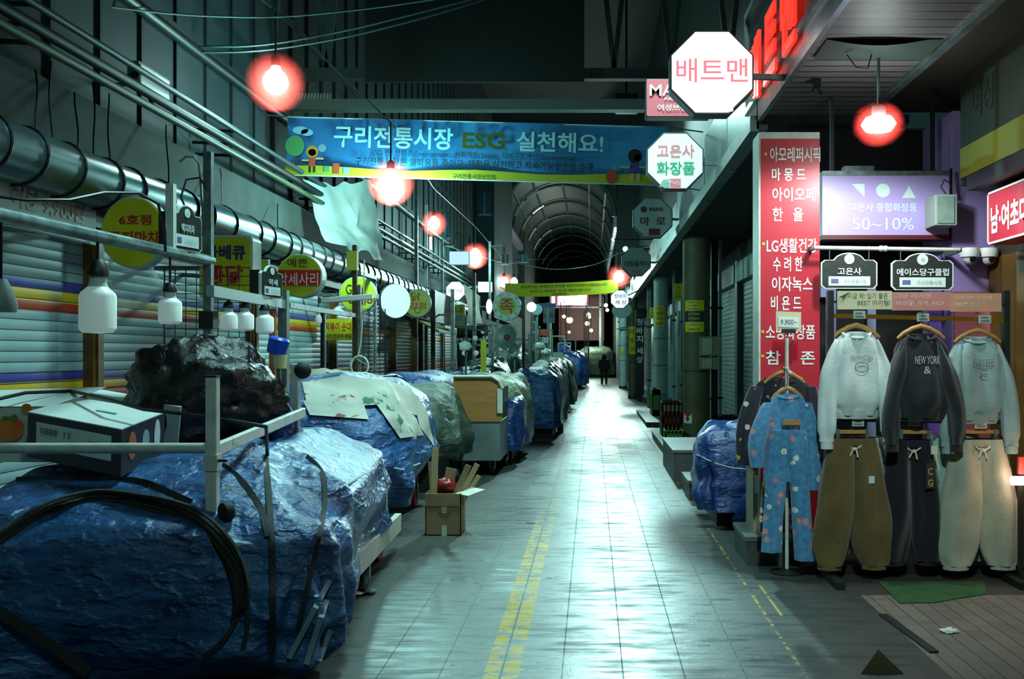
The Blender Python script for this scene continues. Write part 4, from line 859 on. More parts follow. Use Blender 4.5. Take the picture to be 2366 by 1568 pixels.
XQ = -2.42
r = post('stall_post', 'grey stall post with a white crossbar right of the wire grid', (XQ, 7.8, 0.98), (XQ, 7.8, 2.10), 0.07, m_galv)
part('crossbar', MB().bar((XQ, 6.3, 2.0), (XQ, 7.8, 1.99), 0.05, 0.07), M('bar_pale', '9aa8a6', 0.4, 0.3), r)
part('brace', MB().bar((XQ-0.02, 7.6, 1.95), (XQ-0.02, 7.6, 1.0), 0.045), M('brace_orange', 'b06a3a', 0.6), r)
for px, py, Y, L in ((528, 742, 6.65, 'white hanging bulb behind the wire grid'), (566, 742, 6.95, 'slim white hanging bulb right behind the wire grid'), (612, 748, 7.3, 'hanging bulb beside an orange stripe under the white crossbar')):
    led(px, py, Y, 40, 44, 1.99, L)
# shop plaques standing on the left poles
m_slate = M('slate_plaque', '2a3330', 0.55, col2='161c1a', ns=14, stretch=(1, 1, 8)); m_edge = M('plaque_edge', 'd5e2de', 0.5)
def plaque_poly(w, h):
    s = 0.12*w
    P = [(-w/2+s*0.5, -h/2), (w/2-s*0.5, -h/2), (w/2, -h/2+s*0.5), (w/2, h*0.22), (w/2-s*0.5, h*0.30), (w*0.28, h*0.30)]
    P += [(w*0.26*math.cos(a), h*0.30+h*0.20*math.sin(a)) for a in [math.pi*i/10 for i in range(1, 10)]]
    return P+[(-w*0.28, h*0.30), (-w/2+s*0.5, h*0.30), (-w/2, h*0.22), (-w/2, -h/2+s*0.5)]
def plaque(c, w, h, u, txt, label, group, hang=None):
    u = Vector(u); n = u.cross(EZ).normalized(); c = Vector(c)
    r = thing('shop_plaque', label, 'sign', c, group)
    part('board', MB().prism(plaque_poly(w, h), c, u, EZ, 0.02), m_edge, r)
    part('face', MB().prism([(a*0.955, b*0.94) for a, b in plaque_poly(w, h)], c+n*0.003, u, EZ, 0.003), m_slate, r)
    part('emblem', MB().prism(ngon(w*0.09, None, 20), c+n*0.007+EZ*h*0.32, u, EZ, 0.003), m_edge, r)
    text('솟', M('mark_grey', '8fb0a8', 0.5), r, c+n*0.008+EZ*h*0.32, w*0.07, h*0.1, u, EZ, 0.0)
    part('label_strip', MB().prism(rect(w*0.74, h*0.26), c+n*0.007-EZ*h*0.29, u, EZ, 0.003), m_edge, r)
    text('구리전통시장', M('mark_grey', '8fb0a8', 0.5), r, c+n*0.009-EZ*h*0.29+u*w*0.1, w*0.4, h*0.1, u, EZ, 0.0, name='small_print')
    part('label_mark', MB().prism(rect(w*0.13, h*0.12), c+n*0.009-EZ*h*0.29-u*w*0.26, u, EZ, 0.001), M('mark_blue', '5a6a9a', 0.5), r)
    text(txt, m_edge, r, c+n*0.008-EZ*h*0.02, w*(0.42 if len(txt) < 5 else 0.84), h*0.2, u, EZ, 0.02)
    if hang:
        for d in (-0.35, 0.35): part('hook', MB().tube([c+u*w*d+EZ*h*0.28, c+u*w*d+EZ*hang], 0.004, 5), m_steel, r)
    return r
UY = Vector((0.22, 1, 0)).normalized()
PQ = 'small slate plaques on the left stall poles'
r = plaque((XP+0.03, 6.55, 2.43), 0.33, 0.30, UY, '맥지마차', 'slate plaque turned sideways on the end of the slanting pipe', PQ)
part('back_block', MB().bb(XP-0.09, XP-0.02, 6.4, 6.58, 2.27, 2.52), m_dark, r)
r = plaque((XQ+0.03, 7.42, 2.14), 0.30, 0.24, UY, '악세', 'slate plaque turned sideways on the white crossbar before the red banded round sign', PQ)
part('back_block', MB().bb(XQ-0.09, XQ-0.02, 7.3, 7.45, 2.03, 2.22), m_dark, r)
# wire grid and clear bag
def wire_grid(name, label, px0, px1, py0, py1, Y, nx, nzz, rad, zf=None):
    a, b = at(px0, py0, Y), at(px1, py1, Y); mb = MB(); r = thing(name, label, 'rack', (a.x, Y, 0 if zf else b.z), 'black wire grids on the left')
    for i in range(nx+1):
        x = a.x+(b.x-a.x)*i/nx; mb.bar((x, Y, a.z), (x, Y, b.z), rad)
    for i in range(nzz+1):
        z = a.z+(b.z-a.z)*i/nzz; mb.bar((a.x, Y+rad, z), (b.x, Y+rad, z), rad)
    part('grid', mb, m_black, r); part('rim', MB().tube([(a.x, Y, b.z), (a.x, Y, a.z), (b.x, Y, a.z), (b.x, Y, b.z)], rad*1.3, 5), m_black, r)
    if zf: part('foot', MB().bar((a.x, Y, b.z), (a.x, Y, 0), 0.02).bar((b.x, Y, b.z), (b.x, Y, 0), 0.02), m_black, r)
    return r
wire_grid('wire_grid', 'black wire grid behind the tall grey stall post', 380, 578, 618, 880, 8.0, 8, 13, 0.006, True)
wire_grid('wire_grid', 'black wire grid right of the coiled white cable', 828, 890, 714, 905, 12.5, 5, 12, 0.006, True)
c = at(300, 648, 7.85); r = thing('clear_bag', 'crumpled clear plastic bag below the yellow oval sign', 'bag', c); part('film', heap(c, 0.21, 0.09, 0.22, 0.25, 5.1, 40, 24), M('clear_plastic', 'b8c8c6', 0.2, alpha=0.3, bump=0.7, bs=14), r, smooth=50); part('hanger_string', MB().tube([c+EZ*0.18, (c.x, 7.75, at(0, 537, 7.6).z-0.05), (c.x, 7.68, at(0, 537, 7.6).z)], 0.006, 4), m_black, r)
# second row of posts, lamps and odds behind the first stall
post('stall_post', 'thin dark brown post in front of the scribbled yellow green sign', (at(820, 700, 11.5).x, 11.5, 0), at(820, 566, 11.5), 0.05, M('brown_post', '3e2a14', 0.6))
r = post('stall_post', 'pale square post beside the dark brown post', (at(829, 700, 11.6).x, 11.6, 0), at(829, 660, 11.6), 0.05, m_galv)
coil = [at(832, 846, 11.4)+Vector((0.10*math.cos(t*0.5)*(1+0.08*math.sin(t*0.31)), -0.01-0.0006*t, 0.115*math.sin(t*0.5)*(1+0.1*math.sin(t*0.23)))) for t in range(70)]
solo('coiled_cable', MB().tube([at(842, 600, 11.45), at(840, 700, 11.42), at(834, 790, 11.4), at(826, 830, 11.4)]+coil, 0.008, 6), M('white_cable', 'd8dccc', 0.5), 'white cable coiled up on the pale square post', 'cable', smooth=True)
r = thing('tube_light', 'unlit white tube light across the scribbled round sign', 'lamp', at(800, 690, 11.3)); a, b = at(742, 694, 11.3), at(862, 685, 11.3)
part('tube', MB().bar(a, b, 0.05, 0.065), M('tube_white', 'd3e0da', 0.4), r, bev=0.01); part('end_cap', MB().bar(a, a-EX*0.03, 0.055, 0.07), m_galv, r)
part('hanger', MB().bar(a.lerp(b, 0.5)+EZ*0.03, (at(829, 690, 11.6)), 0.02), m_galv, r)
r = post('stall_post', 'black and grey double post left of the yellow board', (at(748, 760, 12.0).x, 12.0, 0), at(748, 715, 12.0), 0.045, m_galv)
part('dark_strip', MB().bar((at(744, 760, 11.97).x, 11.97, 0), at(744, 715, 11.97), 0.03), m_black, r); part('cross_pipe', MB().bar(at(665, 705, 8.0), at(860, 735, 13.0), 0.045), m_galv, r)
for px, py, Y, L in ((658, 712, 8.4, 'small white bulb hanging right of the grey crossbar post'), (736, 736, 10.5, 'small white bulb hanging left of the yellow board')):
    c = at(px, py, Y); r = thing('small_bulb', L, 'lamp', c, 'small unlit bulbs')
    part('bulb', MB().lathe([(0.004, -0.055), (0.03, -0.045), (0.038, -0.015), (0.03, 0.02), (0.016, 0.045)], c, 14), bulb_white, r, smooth=True)
    part('socket', MB().lathe([(0.018, 0.04), (0.02, 0.08), (0.01, 0.09)], c, 12), M('led_neck', 'b8c8c4', 0.5), r, smooth=True); part('cord', MB().tube([c+EZ*0.08, c+EZ*(0.16 if px < 700 else 0.24)], 0.006, 5), m_black, r)
r = post('stall_post', 'bent grey post frame before the white disc sign', (at(866, 700, 14.5).x, 14.5, 0), at(866, 640, 14.5), 0.05, m_galv)
part('arm', MB().bar(at(866, 642, 14.5), at(830, 630, 13.0), 0.05), m_galv, r); part('cable', MB().tube([at(866, 645, 14.4), at(878, 665, 14.4), at(880, 740, 14.4), at(876, 820, 14.4)], 0.01, 5), m_black, r)
r = thing('pendant_lamp', 'flat shaded pendant lamp above the yellow board', 'lamp', at(780, 722, 13.5)); c = LOC[r.name]
part('shade', MB().lathe([(0.16, -0.03), (0.15, -0.01), (0.05, 0.05), (0.02, 0.08)], c, 20), M('shade_grey', 'a8b8b4', 0.4), r, smooth=True); part('stem', MB().tube([c+EZ*0.07, at(780, 715, 13.5)+EZ*0.25, (-4.13, 13.5, 2.5)], 0.01, 6), m_black, r)
for px, py0, Y, w, L, m in ((1001, 672, 20.9, 0.09, 'dark post at the left end of the dark grey board', m_dark), (1046, 668, 19.5, 0.07, 'grey post right of the dark grey board', m_galv), (1096, 660, 21, 0.07, 'grey post with a white crossbar left of the round sign with the red letter', m_galv), (1210, 690, 19.1, 0.06, 'dark pole that carries the round sign with the red letter', m_dark), (1095, 630, 26, 0.1, 'brown pole below the brightest far street bulb', M('brown_post', '3e2a14', 0.6)), (958, 735, 19.7, 0.12, 'brown post between two striped shutters', m_col)):
    r = post('stall_post', L, (at(px, 800, Y).x, Y, 0), at(px, py0, Y), w, m)
    if px == 1096: part('crossbar', MB().bar(at(1052, 754, 20.0), at(1096, 756, 21), 0.06), M('bar_pale', '9aa8a6', 0.4, 0.3), r)
    if px == 1046: part('cable', MB().tube([at(1053, 760, 19.4), at(1052, 800, 19.4), at(1056, 850, 19.4), at(1060, 872, 19.4)], 0.012, 5), M('white_cable', 'd8dccc', 0.5), r, smooth=True)
# stacked wares on the shelf behind (row of dark bottles)
r0 = thing('wall_shelf', 'dark shelf of bottles under the slanted awning', 'shelf', at(1090, 800, 25)); a, b = at(1052, 790, 24.5), at(1125, 790, 24.5)
part('board', MB().bb(a.x, b.x, 24.4, 24.8, a.z-0.04, a.z), m_dark, r0); part('back', MB().bb(a.x, b.x, 24.8, 24.85, 0, a.z+0.42), m_black, r0)
b0 = None
for i in range(8):
    x = a.x+0.06+i*0.093; c = Vector((x, 24.55, a.z)); L = 'small dark bottle with a pale base in the row on the dark shelf'
    if b0 is None:
        b0 = thing('bottle', L, 'bottle', c, 'bottles on the dark shelf')
        part('glass', MB().lathe([(0.036, 0.0), (0.038, 0.16), (0.014, 0.22), (0.014, 0.3)], c, 12), M('bottle_dark', '0c1210', 0.15), b0, smooth=True)
        part('label_band', MB().lathe([(0.0385, 0.03), (0.0395, 0.1)], c, 12), M('bottle_label', 'b8c8c0', 0.5), b0, smooth=True)
    else: dup(b0, c)
# ---------------------------------------------------------------- second cart with newspapers
D2 = drape(-2.42, 9.75, 0.72, 1.25, 1.40, 0.25, e=0.55, rot=0.06, lump=0.07, fold=0.05, kf=9, seed=7.0, swag=0.07, nu=110, nv=44, soft=1.0, flare=-0.03, bell=0.06, hemf=lambda co, si: 0.24+0.28*max(0, co)*max(0, si+0.5))
T2 = bvh(D2)
r = thing('market_cart', 'second market cart under a blue tarp covered with newspapers', 'cart', (-2.4, 9.7, 0)); part('tarp', D2, m_blue, r, smooth=70)
part('under_frame', MB().bb(-2.9, -1.95, 8.9, 10.7, 0.2, 0.5), m_dark, r)
for c in ((-1.86, 10.4, 0.1), (-1.95, 9.0, 0.1), (-2.85, 9.0, 0.1)): wheel('wheel', c, 0.1, r)
for p in ((-1.86, 10.4), (-1.95, 9.0), (-2.85, 9.0)): part('axle_post', MB().bb(p[0]-0.03, p[0]+0.03, p[1]-0.03, p[1]+0.03, 0.2, 0.4), m_dark, r)
part('tie_cord', MB().tube([p for p in [hit(T2, x, y, 0.02) for x, y in ((885, 1075), (930, 1085), (970, 1070), (1000, 1050))] if p], 0.008, 5), rope_m, r)
def news_mat(name, a, b, c3=None):
    m = bpy.data.materials.new(name); m.use_nodes = True; nt = m.node_tree; bs = nt.nodes['Principled BSDF']
    tc = nt.nodes.new('ShaderNodeTexCoord'); v = tc.outputs['Object']
    br = nt.nodes.new('ShaderNodeTexBrick'); br.inputs['Scale'].default_value = 16; br.inputs['Color1'].default_value = (*hx(a), 1); br.inputs['Color2'].default_value = (*hx(b), 1); br.inputs['Mortar'].default_value = (*hx(a), 1)
    br.inputs['Mortar Size'].default_value = 0.1; br.inputs['Row Height'].default_value = 0.12; nt.links.new(v, br.inputs[0])
    c = mixc(nt, step(nt, noisetex(nt, v, 2.4, 2), 0.55, 0.6), br.outputs[0], hx(a))
    if c3: c = mixc(nt, step(nt, noisetex(nt, v, 4.5, 2), 0.6, 0.63), c, hx(c3))
    nt.links.new(c, bs.inputs['Base Color']); bs.inputs['Roughness'].default_value = 0.8; return m
NM = [news_mat('newsprint', 'b8bdb2', '767d75'), news_mat('newsprint_colour', 'b4b9ae', '838980', '8a4a44'), news_mat('newsprint_green', 'b2b8ad', '7d837b', '3f7a5c')]
SH = [(-2.75, 9.9, 0.7, 0.5, 0.1), (-2.3, 10.2, 0.7, 0.55, -0.1)]
NL = ['newspaper sheet lying flat at the top left of the second cart', 'newspaper sheet lying flat at the top right of the second cart']
for i, (x, y, w, l, a) in enumerate(SH):
    ca, sa = math.cos(a), math.sin(a)
    def fn(u, v):
        dx, dy = (u-0.5)*w, (v-0.5)*l; X, Y = x+dx*ca-dy*sa, y+dx*sa+dy*ca
        z = drop(T2, X, Y, 0.012+0.004*i)
        if z is None: z = 0.55
        return (X, Y, max(z, 0.75)+0.02*abs(nz(X*9, Y*9, i)))
    solo('newspaper', MB().grid(fn, 16, 16), NM[i % 3], NL[i], 'newspaper', 'newspapers on the second cart', smooth=60)
# sheet that hangs down the side facing the street
def hang(pts, name, mat, label, cat, group=None, n=16):
    def fn(u, v):
        px = (pts[0][0]*(1-u)+pts[1][0]*u)*(1-v)+(pts[3][0]*(1-u)+pts[2][0]*u)*v; py = (pts[0][1]*(1-u)+pts[1][1]*u)*(1-v)+(pts[3][1]*(1-u)+pts[2][1]*u)*v
        p = hit(T2, px, py, 0.03+0.015*abs(nz(px*0.05, py*0.05, 3)))
        return p or at(px, py, 9.6)
    return solo(name, MB().grid(fn, n, n), mat, label, cat, group, smooth=60)
for i, (q, L) in enumerate((([(698, 882), (800, 866), (832, 918), (712, 948)], 'newspaper sheet nearest the rear white post on the second cart'), ([(785, 866), (892, 878), (922, 932), (805, 938)], 'newspaper sheet in the middle of the near slope of the second cart'), ([(885, 878), (946, 892), (988, 965), (900, 944)], 'newspaper sheet at the right shoulder of the second cart'), ([(700, 925), (835, 915), (852, 968), (716, 958)], 'newspaper sheet hanging lowest on the near slope of the second cart'), ([(850, 905), (930, 905), (980, 1005), (925, 1012)], 'newspaper sheet with a green strip hanging on the street side of the second cart'), ([(948, 895), (985, 945), (1004, 1030), (970, 985)], 'narrow newspaper sheet at the far right edge of the second cart'))):
    hang(q, 'newspaper', NM[(i+1) % 3 if i != 4 else 2], L, 'newspaper', 'newspapers on the second cart')
r = thing('crate', 'pink plastic crate behind the newspapers', 'crate', (-3.1, 12.6, 0)); part('tray', MB().bb(-3.38, -2.88, 12.4, 12.9, 1.18, 1.36).bb(-3.35, -2.91, 12.43, 12.87, 1.36, 1.37, 1), [M('crate_pink', 'b0489c', 0.5), m_dark], r); part('stack', MB().bb(-3.36, -2.9, 12.42, 12.88, 0.0, 1.18), m_dark, r)
# cardboard box full of folded board
r = thing('cardboard_box', 'open cardboard box on the pavement stuffed with folded board', 'box', (-1.32, 8.95, 0)); m_card = M('cardboard', '8f7a58', 0.75, col2='7d6a4c', ns=5); m_card2 = M('cardboard_pale', 'a8946c', 0.75)
bx0, bx1, by0, by1, bh_ = -1.475, -1.16, 8.78, 9.08, 0.37
mb = MB(); t_ = 0.008
for q in ((bx0, bx1, by0, by0+t_), (bx0, bx1, by1-t_, by1), (bx0, bx0+t_, by0, by1), (bx1-t_, bx1, by0, by1)): mb.bb(*q, 0, bh_)
mb.bb(bx0, bx1, by0, by1, 0, 0.01); part('body', mb, m_card, r)
part('front_flap', MB().add([(bx0, by0-0.003, 0.26), (bx1-0.01, by0-0.003, 0.26), (bx1-0.01, by0-0.004, 0.372), (bx0, by0-0.004, 0.372), (bx0, by0-0.009, 0.262), (bx1-0.01, by0-0.011, 0.262), (bx1-0.01, by0-0.012, 0.37), (bx0, by0-0.012, 0.37)], [(0,1,2,3),(7,6,5,4),(0,4,5,1),(1,5,6,2),(2,6,7,3),(3,7,4,0)]), m_card, r)
part('side_flap', MB().bar((bx1+0.005, by0, 0.36), (bx1+0.14, by0+0.12, 0.40), 0.2, 0.006), M('flap_white', 'c4c8b8', 0.7), r)
part('tape', MB().bb(-1.33, -1.285, by0-0.003, by0-0.001, 0.20, 0.255).bb(-1.33, -1.285, by0-0.003, by0-0.001, 0.0, 0.09), M('tape_pale', 'b8c0b0', 0.4), r)
part('print_mark', MB().tube([(-1.36, by0-0.003, 0.2), (-1.305, by0-0.003, 0.225), (-1.25, by0-0.003, 0.2), (-1.305, by0-0.003, 0.175), (-1.36, by0-0.003, 0.2)], 0.002, 4), M('brown_ink2', '5a4a30', 0.7), r)
rr = random.Random(5)
CL = ['tall pale board leaning at the left of the cardboard box', 'board leaning right in the front of the cardboard box', 'board leaning right behind it in the cardboard box', 'folded board standing at the back left of the cardboard box', 'narrow board leaning far right out of the cardboard box', 'dark folded board in the middle of the cardboard box']
for i, (x, y, lean, hgt, w, mm) in enumerate(((-1.42, 8.83, 0.04, 0.74, 0.07, m_card2), (-1.36, 8.87, 0.50, 0.66, 0.07, m_card), (-1.34, 8.91, 0.58, 0.70, 0.06, m_card2), (-1.41, 9.0, -0.08, 0.60, 0.10, m_card), (-1.32, 8.97, 0.66, 0.60, 0.05, m_card2), (-1.38, 8.95, 0.25, 0.56, 0.12, m_card))):
    a = Vector((x, y, 0.03)); b = a+Vector((math.sin(lean)*hgt*0.8, 0.02, math.cos(lean)*hgt)); mb = MB().bar(a, b, w*0.8, 0.014, up=(0, 1, 0.2))
    solo('cardboard_piece', mb, mm, CL[i], 'cardboard', 'folded board in the cardboard box')
solo('red_packet', heap((-1.31, 8.9, 0.42), 0.09, 0.06, 0.07, 0.3, 9.0, 24, 16), M('packet_red', '7c1c14', 0.35), 'crumpled dark red packet on top of the cardboard box', 'packet', smooth=50)
solo('paper_scrap', MB().grid(lambda u, v: (-1.62+0.17*u, 6.55+0.12*v+0.05*u, 0.006+0.03*u*(1-v)+0.01*math.sin(u*9)), 6, 6), M('scrap_white', 'c8d0c8', 0.7), 'white scrap of paper under the wheel of the nearest cart', 'paper')
# green tarp heap, wooden sided cart and the stalls beyond
def tarp_stall(name, label, mb, m, group='covered stalls on the left', base=None):
    r = thing(name, label, 'stall', (sum(v.x for v in mb.v)/len(mb.v), sum(v.y for v in mb.v)/len(mb.v), 0), group)
    part('tarp', mb, m, r, smooth=70)
    if base: part('base', MB().bb(*base), m_dark, r)
    return r
tarp_stall('covered_stall', 'stall under a dark green tarp between the newspapers and the wooden sided cart', drape(-2.12, 12.3, 0.5, 0.8, 1.22, 0.36, e=0.6, lump=0.06, fold=0.05, kf=8, seed=4, soft=1.0, bell=0.1), m_gtarp, base=(-2.45, -1.8, 11.5, 12.5, 0, 0.5))
r = thing('food_cart', 'wheeled cart with a brown wooden side panel over a grey metal body', 'cart', (-1.5, 13.6, 0))
part('metal_body', MB().bb(-1.83, -1.21, 13.05, 14.5, 0.2, 0.72), M('zinc_sheet', '7c908e', 0.45, 0.4, col2='6a7d7b', ns=3), r, bev=0.01)
m_wood = M('wood_panel', 'a87a40', 0.6, col2='966a34', ns=4, stretch=(1, 1, 12))
wp = [(-0.32, -0.3), (0.30, -0.3), (0.32, -0.27), (0.32, 0.12), (0.27, 0.22), (0.17, 0.28), (-0.32, 0.28)]
part('wooden_panel', MB().prism(wp, (-1.50, 13.03, 1.02), EX, EZ, 0.02), m_wood, r)
part('white_edging', MB().tube([(-1.82, 13.01, 1.31), (-1.32, 13.01, 1.31), (-1.22, 13.01, 1.25), (-1.175, 13.01, 1.15)], 0.022, 6).bb(-1.245, -1.175, 13.0, 13.015, 0.83, 1.15), m_white, r)
part('upper_box', MB().bb(-1.8, -1.22, 13.06, 14.4, 0.72, 1.15), m_dark, r)
for c in ((-1.33, 13.25, 0.09), (-1.25, 14.3, 0.09), (-1.75, 13.25, 0.09), (-1.75, 14.3, 0.09)): wheel('caster', c, 0.09, r, rimm=m_tyre)
tarp_stall('covered_stall', 'stall under a pale green and blue tarp right behind the wooden sided cart', drape(-1.5, 15.7, 0.46, 1.1, 1.28, 0.25, e=0.5, lump=0.07, fold=0.05, kf=9, seed=6, soft=0.7), m_ptarp, base=(-1.8, -1.2, 14.8, 16.6, 0, 0.4))
tarp_stall('covered_stall', 'stall under a flat blue tarp left of the wooden sided cart', drape(-2.56, 14.6, 0.5, 1.1, 1.34, 0.3, e=0.35, lump=0.04, fold=0.04, kf=8, seed=8, soft=0.4), m_blued, base=(-2.8, -2.1, 13.8, 15.4, 0, 0.5))
solo('draped_tarp', drape(-1.18, 15.2, 0.16, 0.9, 0.98, 0.22, e=0.6, lump=0.06, fold=0.05, kf=7, seed=12, nu=50, nv=24, soft=0.5), m_blued, 'dark blue tarp end hanging beside the wheels of the wooden sided cart', 'tarp', smooth=70)
tarp_stall('covered_stall', 'stall under a bright blue tarp right of the dark pole', drape(-1.08, 20.0, 0.46, 1.5, 1.34, 0.22, e=0.45, lump=0.06, fold=0.06, kf=9, seed=9, soft=0.6, bell=0.05), m_blue, base=(-1.4, -0.75, 18.9, 21.2, 0, 0.35))
solo('wooden_box', MB().bb(-0.72, -0.6, 20.2, 20.5, 0, 0.34), M('card_box', '6a5a44', 0.7), 'small brown box beside the bright blue tarp', 'box')
for i, (x, y, w, l, h, m, L) in enumerate(((-1.15, 24, 0.5, 1.4, 1.4, m_ktarp, 'stall under a black tarp beyond the bright blue one'), (-1.1, 29, 0.55, 1.8, 1.45, m_gtarp, 'stall under a grey green tarp before the white carton'), (-2.3, 19, 0.5, 1.6, 1.3, m_blued, 'stall under a dark blue tarp behind the round sign pole'), (-2.4, 22.5, 0.5, 1.4, 1.5, m_ktarp, 'stall under a dark tarp below the dish lamp'), (-1.3, 37, 0.6, 2.2, 1.5, m_gtarp, 'stall under a dark green tarp left of the small blue one'), (-2.75, 31, 0.7, 2.2, 1.8, m_ktarp, 'tall stall under a dark tarp behind the red and white sign'), (-1.0, 47, 0.7, 1.8, 1.7, m_blued, 'small stall under a blue tarp before the pale carton cart'), (0.25, 69.6, 1.2, 1.8, 2.1, m_gtarp, 'wide stall under a green tarp behind the walking person'), (-1.7, 58, 0.5, 1.4, 2.1, m_blued, 'stall under a blue tarp left of the wide green tarp'), (-2.6, 42, 0.8, 3, 2.0, m_gtarp, 'far stall under a green tarp by the left shops'))):
    tarp_stall('covered_stall', L, drape(x, y, w, l, h, 0.2, e=0.55, lump=0.12, fold=0.07, kf=8, seed=20+i*3.1, nu=60, nv=24, soft=0.9), m, base=(x-w*0.7, x+w*0.7, y-l*0.7, y+l*0.7, 0, 0.4))
# dish lamp, hanging flag and white bag
c = at(1171, 779, 18.0); r = thing('dish_lamp', 'round grey dish with a dark red centre on a stand', 'dish', c); RM = Matrix.Rotation(math.radians(-28), 4, 'Z') @ Matrix.Rotation(math.radians(78), 4, 'X') @ Matrix.Identity(4)
part('dish', MB().lathe([(0.03, -0.03), (0.12, -0.015), (0.22, 0.035), (0.225, 0.035), (0.12, -0.03), (0.03, -0.05)], c, 28, M4=RM), M('dish_grey', '6f8580', 0.45, 0.3), r, smooth=True)
part('centre', MB().lathe([(0.05, -0.02), (0.045, 0.03), (0.02, 0.04)], c, 16, M4=RM), M('dish_red', '7a2410', 0.5), r, smooth=True)
part('stand', MB().tube([c+EY*0.05, (c.x+0.12, 18.3, 1.6), (c.x+0.12, 18.3, 0)], 0.025, 8), m_galv, r)
part('bag', heap((c.x+0.11, 18.2, 1.68), 0.09, 0.08, 0.13, 0.3, 2.2, 24, 16), M('bag_white', 'd5e2e0', 0.4), r, smooth=50)
c = at(1216, 838, 18.9); r = thing('hanging_flag', 'white cloth with a dark mark and a red lower corner on the dark pole', 'flag', c)
part('cloth', MB().prism([(-0.03, 0.2), (0.13, 0.06), (0.07, -0.08), (-0.03, -0.2)], c, EX, EZ, 0.01), M('flag_white', 'c8d4cc', 0.7), r); part('red_corner', MB().prism([(0.07, -0.08), (0.125, 0.05), (0.11, -0.05), (0.02, -0.13)], c-EY*0.004, EX, EZ, 0.004), red, r)
text('S', m_dark, r, c+Vector((0.025, 0, 0.03)), 0.05, 0.07, lift=0.006)
for px, w, h_, Y, cc, L in ((1256, 22, 13, 30, 'c0603a', 'red sign over white letters among the far left stalls'),):
    c = at(px, 768, Y); r = sign('small_sign', L, 'sign', c, rect(pw(26, Y), pw(14, Y)), 0.03, M('sign_rust', 'a8482c', 0.5), rim, inset=0.97)
    text('김밥', whitep, r, c-EZ*0.22, pw(24, Y), pw(13, Y), bold=0.02); part('stand', MB().bar(c-EZ*0.05+EY*0.05, (c.x, Y+0.05, 0), 0.05), m_galv, r)
c = at(1290, 825, 34); solo('foam_carton', MB().bb(c.x-0.17, c.x+0.15, 33.8, 34.3, c.z-0.14, c.z+0.17).bb(c.x-0.15, c.x+0.13, 33.85, 34.2, 0, c.z-0.14), M('foam_white', 'b8c8bc', 0.6), 'pale foam carton stacked on a far stall', 'box')
r = thing('trolley', 'far grey trolley with a blue cover in the middle distance', 'cart', (at(1338, 870, 52).x, 52, 0)); x = LOC[r.name].x
part('body', MB().bb(x-0.45, x+0.45, 51.6, 53, 0.22, 0.62), M('trolley_grey', '93a49c', 0.5), r, bev=0.04); part('cover', drape(x+0.02, 52.3, 0.46, 0.8, 1.15, 0.55, e=0.5, lump=0.06, fold=0.03, seed=31, nu=40, nv=16, soft=0.6), m_blued, r, smooth=70)
for d in (-0.35, 0.35): part('wheel', MB().lathe([(0.05, -0.05), (0.11, -0.04), (0.11, 0.04), (0.05, 0.05)], (x+d, 51.9, 0.11), 14, M4=Matrix.Rotation(math.pi/2, 4, 'Y')), m_tyre, r, smooth=True); part('fork', MB().bb(x+d-0.03, x+d+0.03, 51.87, 51.93, 0.12, 0.26), m_dark, r)
# ---------------------------------------------------------------- right hand side: columns, shutters, stock on the step
m_olive = M('olive_column', '5f5c3c', 0.6, col2='4a4830', ns=2.5); m_wcol = M('white_column', '9fb3b0', 0.6, col2='7f9490', ns=3)
for i in range(11):
    y0 = 12.0+i*3.1
    struct('door_%d' % (20+i), MB().bb(2.72, 2.76, y0+0.15, y0+2.95, 0.1, 2.9), GSHUT)
    struct('trim_%d' % (40+i), MB().bb(2.62, 2.76, y0-0.15, y0+0.15, 0, 3.3).bb(2.6, 2.76, y0+0.15, y0+2.95, 2.9, 3.25), m_wcol if i % 2 else m_fascia)
struct('trim_60', MB().bb(1.75, 2.8, 9.02, 46, 0, 0.12), M('step_dark', '2c322e', 0.7))
def cyl_patch(c, r, a0, a1, z0, z1): return MB().grid(lambda u, v: (c[0]+r*math.cos(a0+(a1-a0)*u), c[1]+r*math.sin(a0+(a1-a0)*u), z0+(z1-z0)*v), 10, 1)
def column(px, Y, rad, m, label, ztop=3.64):
    x = (px-CX)/F*Y; r = thing('street_column', label, 'column', (x, Y, 0), 'round columns under the right canopy')
    part('shaft', MB().tube([(x, Y, 0.0), (x, Y, 0.9), (x, Y, 2.2), (x, Y, ztop)], rad, 28), m, r, smooth=True)
    part('base_ring', MB().lathe([(rad*1.04, 0.0), (rad*1.04, 0.09), (rad*1.0, 0.1)], (x, Y, 0), 24), m_dark, r, smooth=True)
    part('strap', MB().lathe([(rad*1.012, 0), (rad*1.012, 0.02)], (x, Y, 2.0), 24).lathe([(rad*1.012, 0), (rad*1.012, 0.02)], (x, Y, 1.3), 24), m_dark, r); return r, x
def col_poster(x, Y, rad, z0, z1, mat, label, lines, a0=-2.6, a1=-1.1):
    p = thing('poster', label, 'poster', (x, Y-rad, z0), 'posters on the right columns'); R = rad*1.02
    part('sheet', cyl_patch((x, Y), R, a0, a1, z0, z1), mat, p)
    am = (a0+a1)/2; n = Vector((math.cos(am), math.sin(am), 0)); u = EZ.cross(n)*1.0
    for k, (s, m) in enumerate(lines):
        zz = z1-(z1-z0)*(k+0.6)/(len(lines)+0.2); text(s, m, p, Vector((x, Y, zz))+n*(R+0.004), rad*0.85, (z1-z0)/(len(lines)+1)*0.7, u, EZ, 0.01, lift=0.012)
    return p
r, x1 = column(1609, 17.2, 0.235, m_olive, 'olive painted column nearest on the right, with stacked yellow stickers')
col_poster(x1, 17.2, 0.235, 2.34, 2.52, yel, 'yellow sticker with dark lines, topmost on the olive column', [('행복한 시장', blackp), ('구리전통시장', blackp), ('안전제일', blackp)])
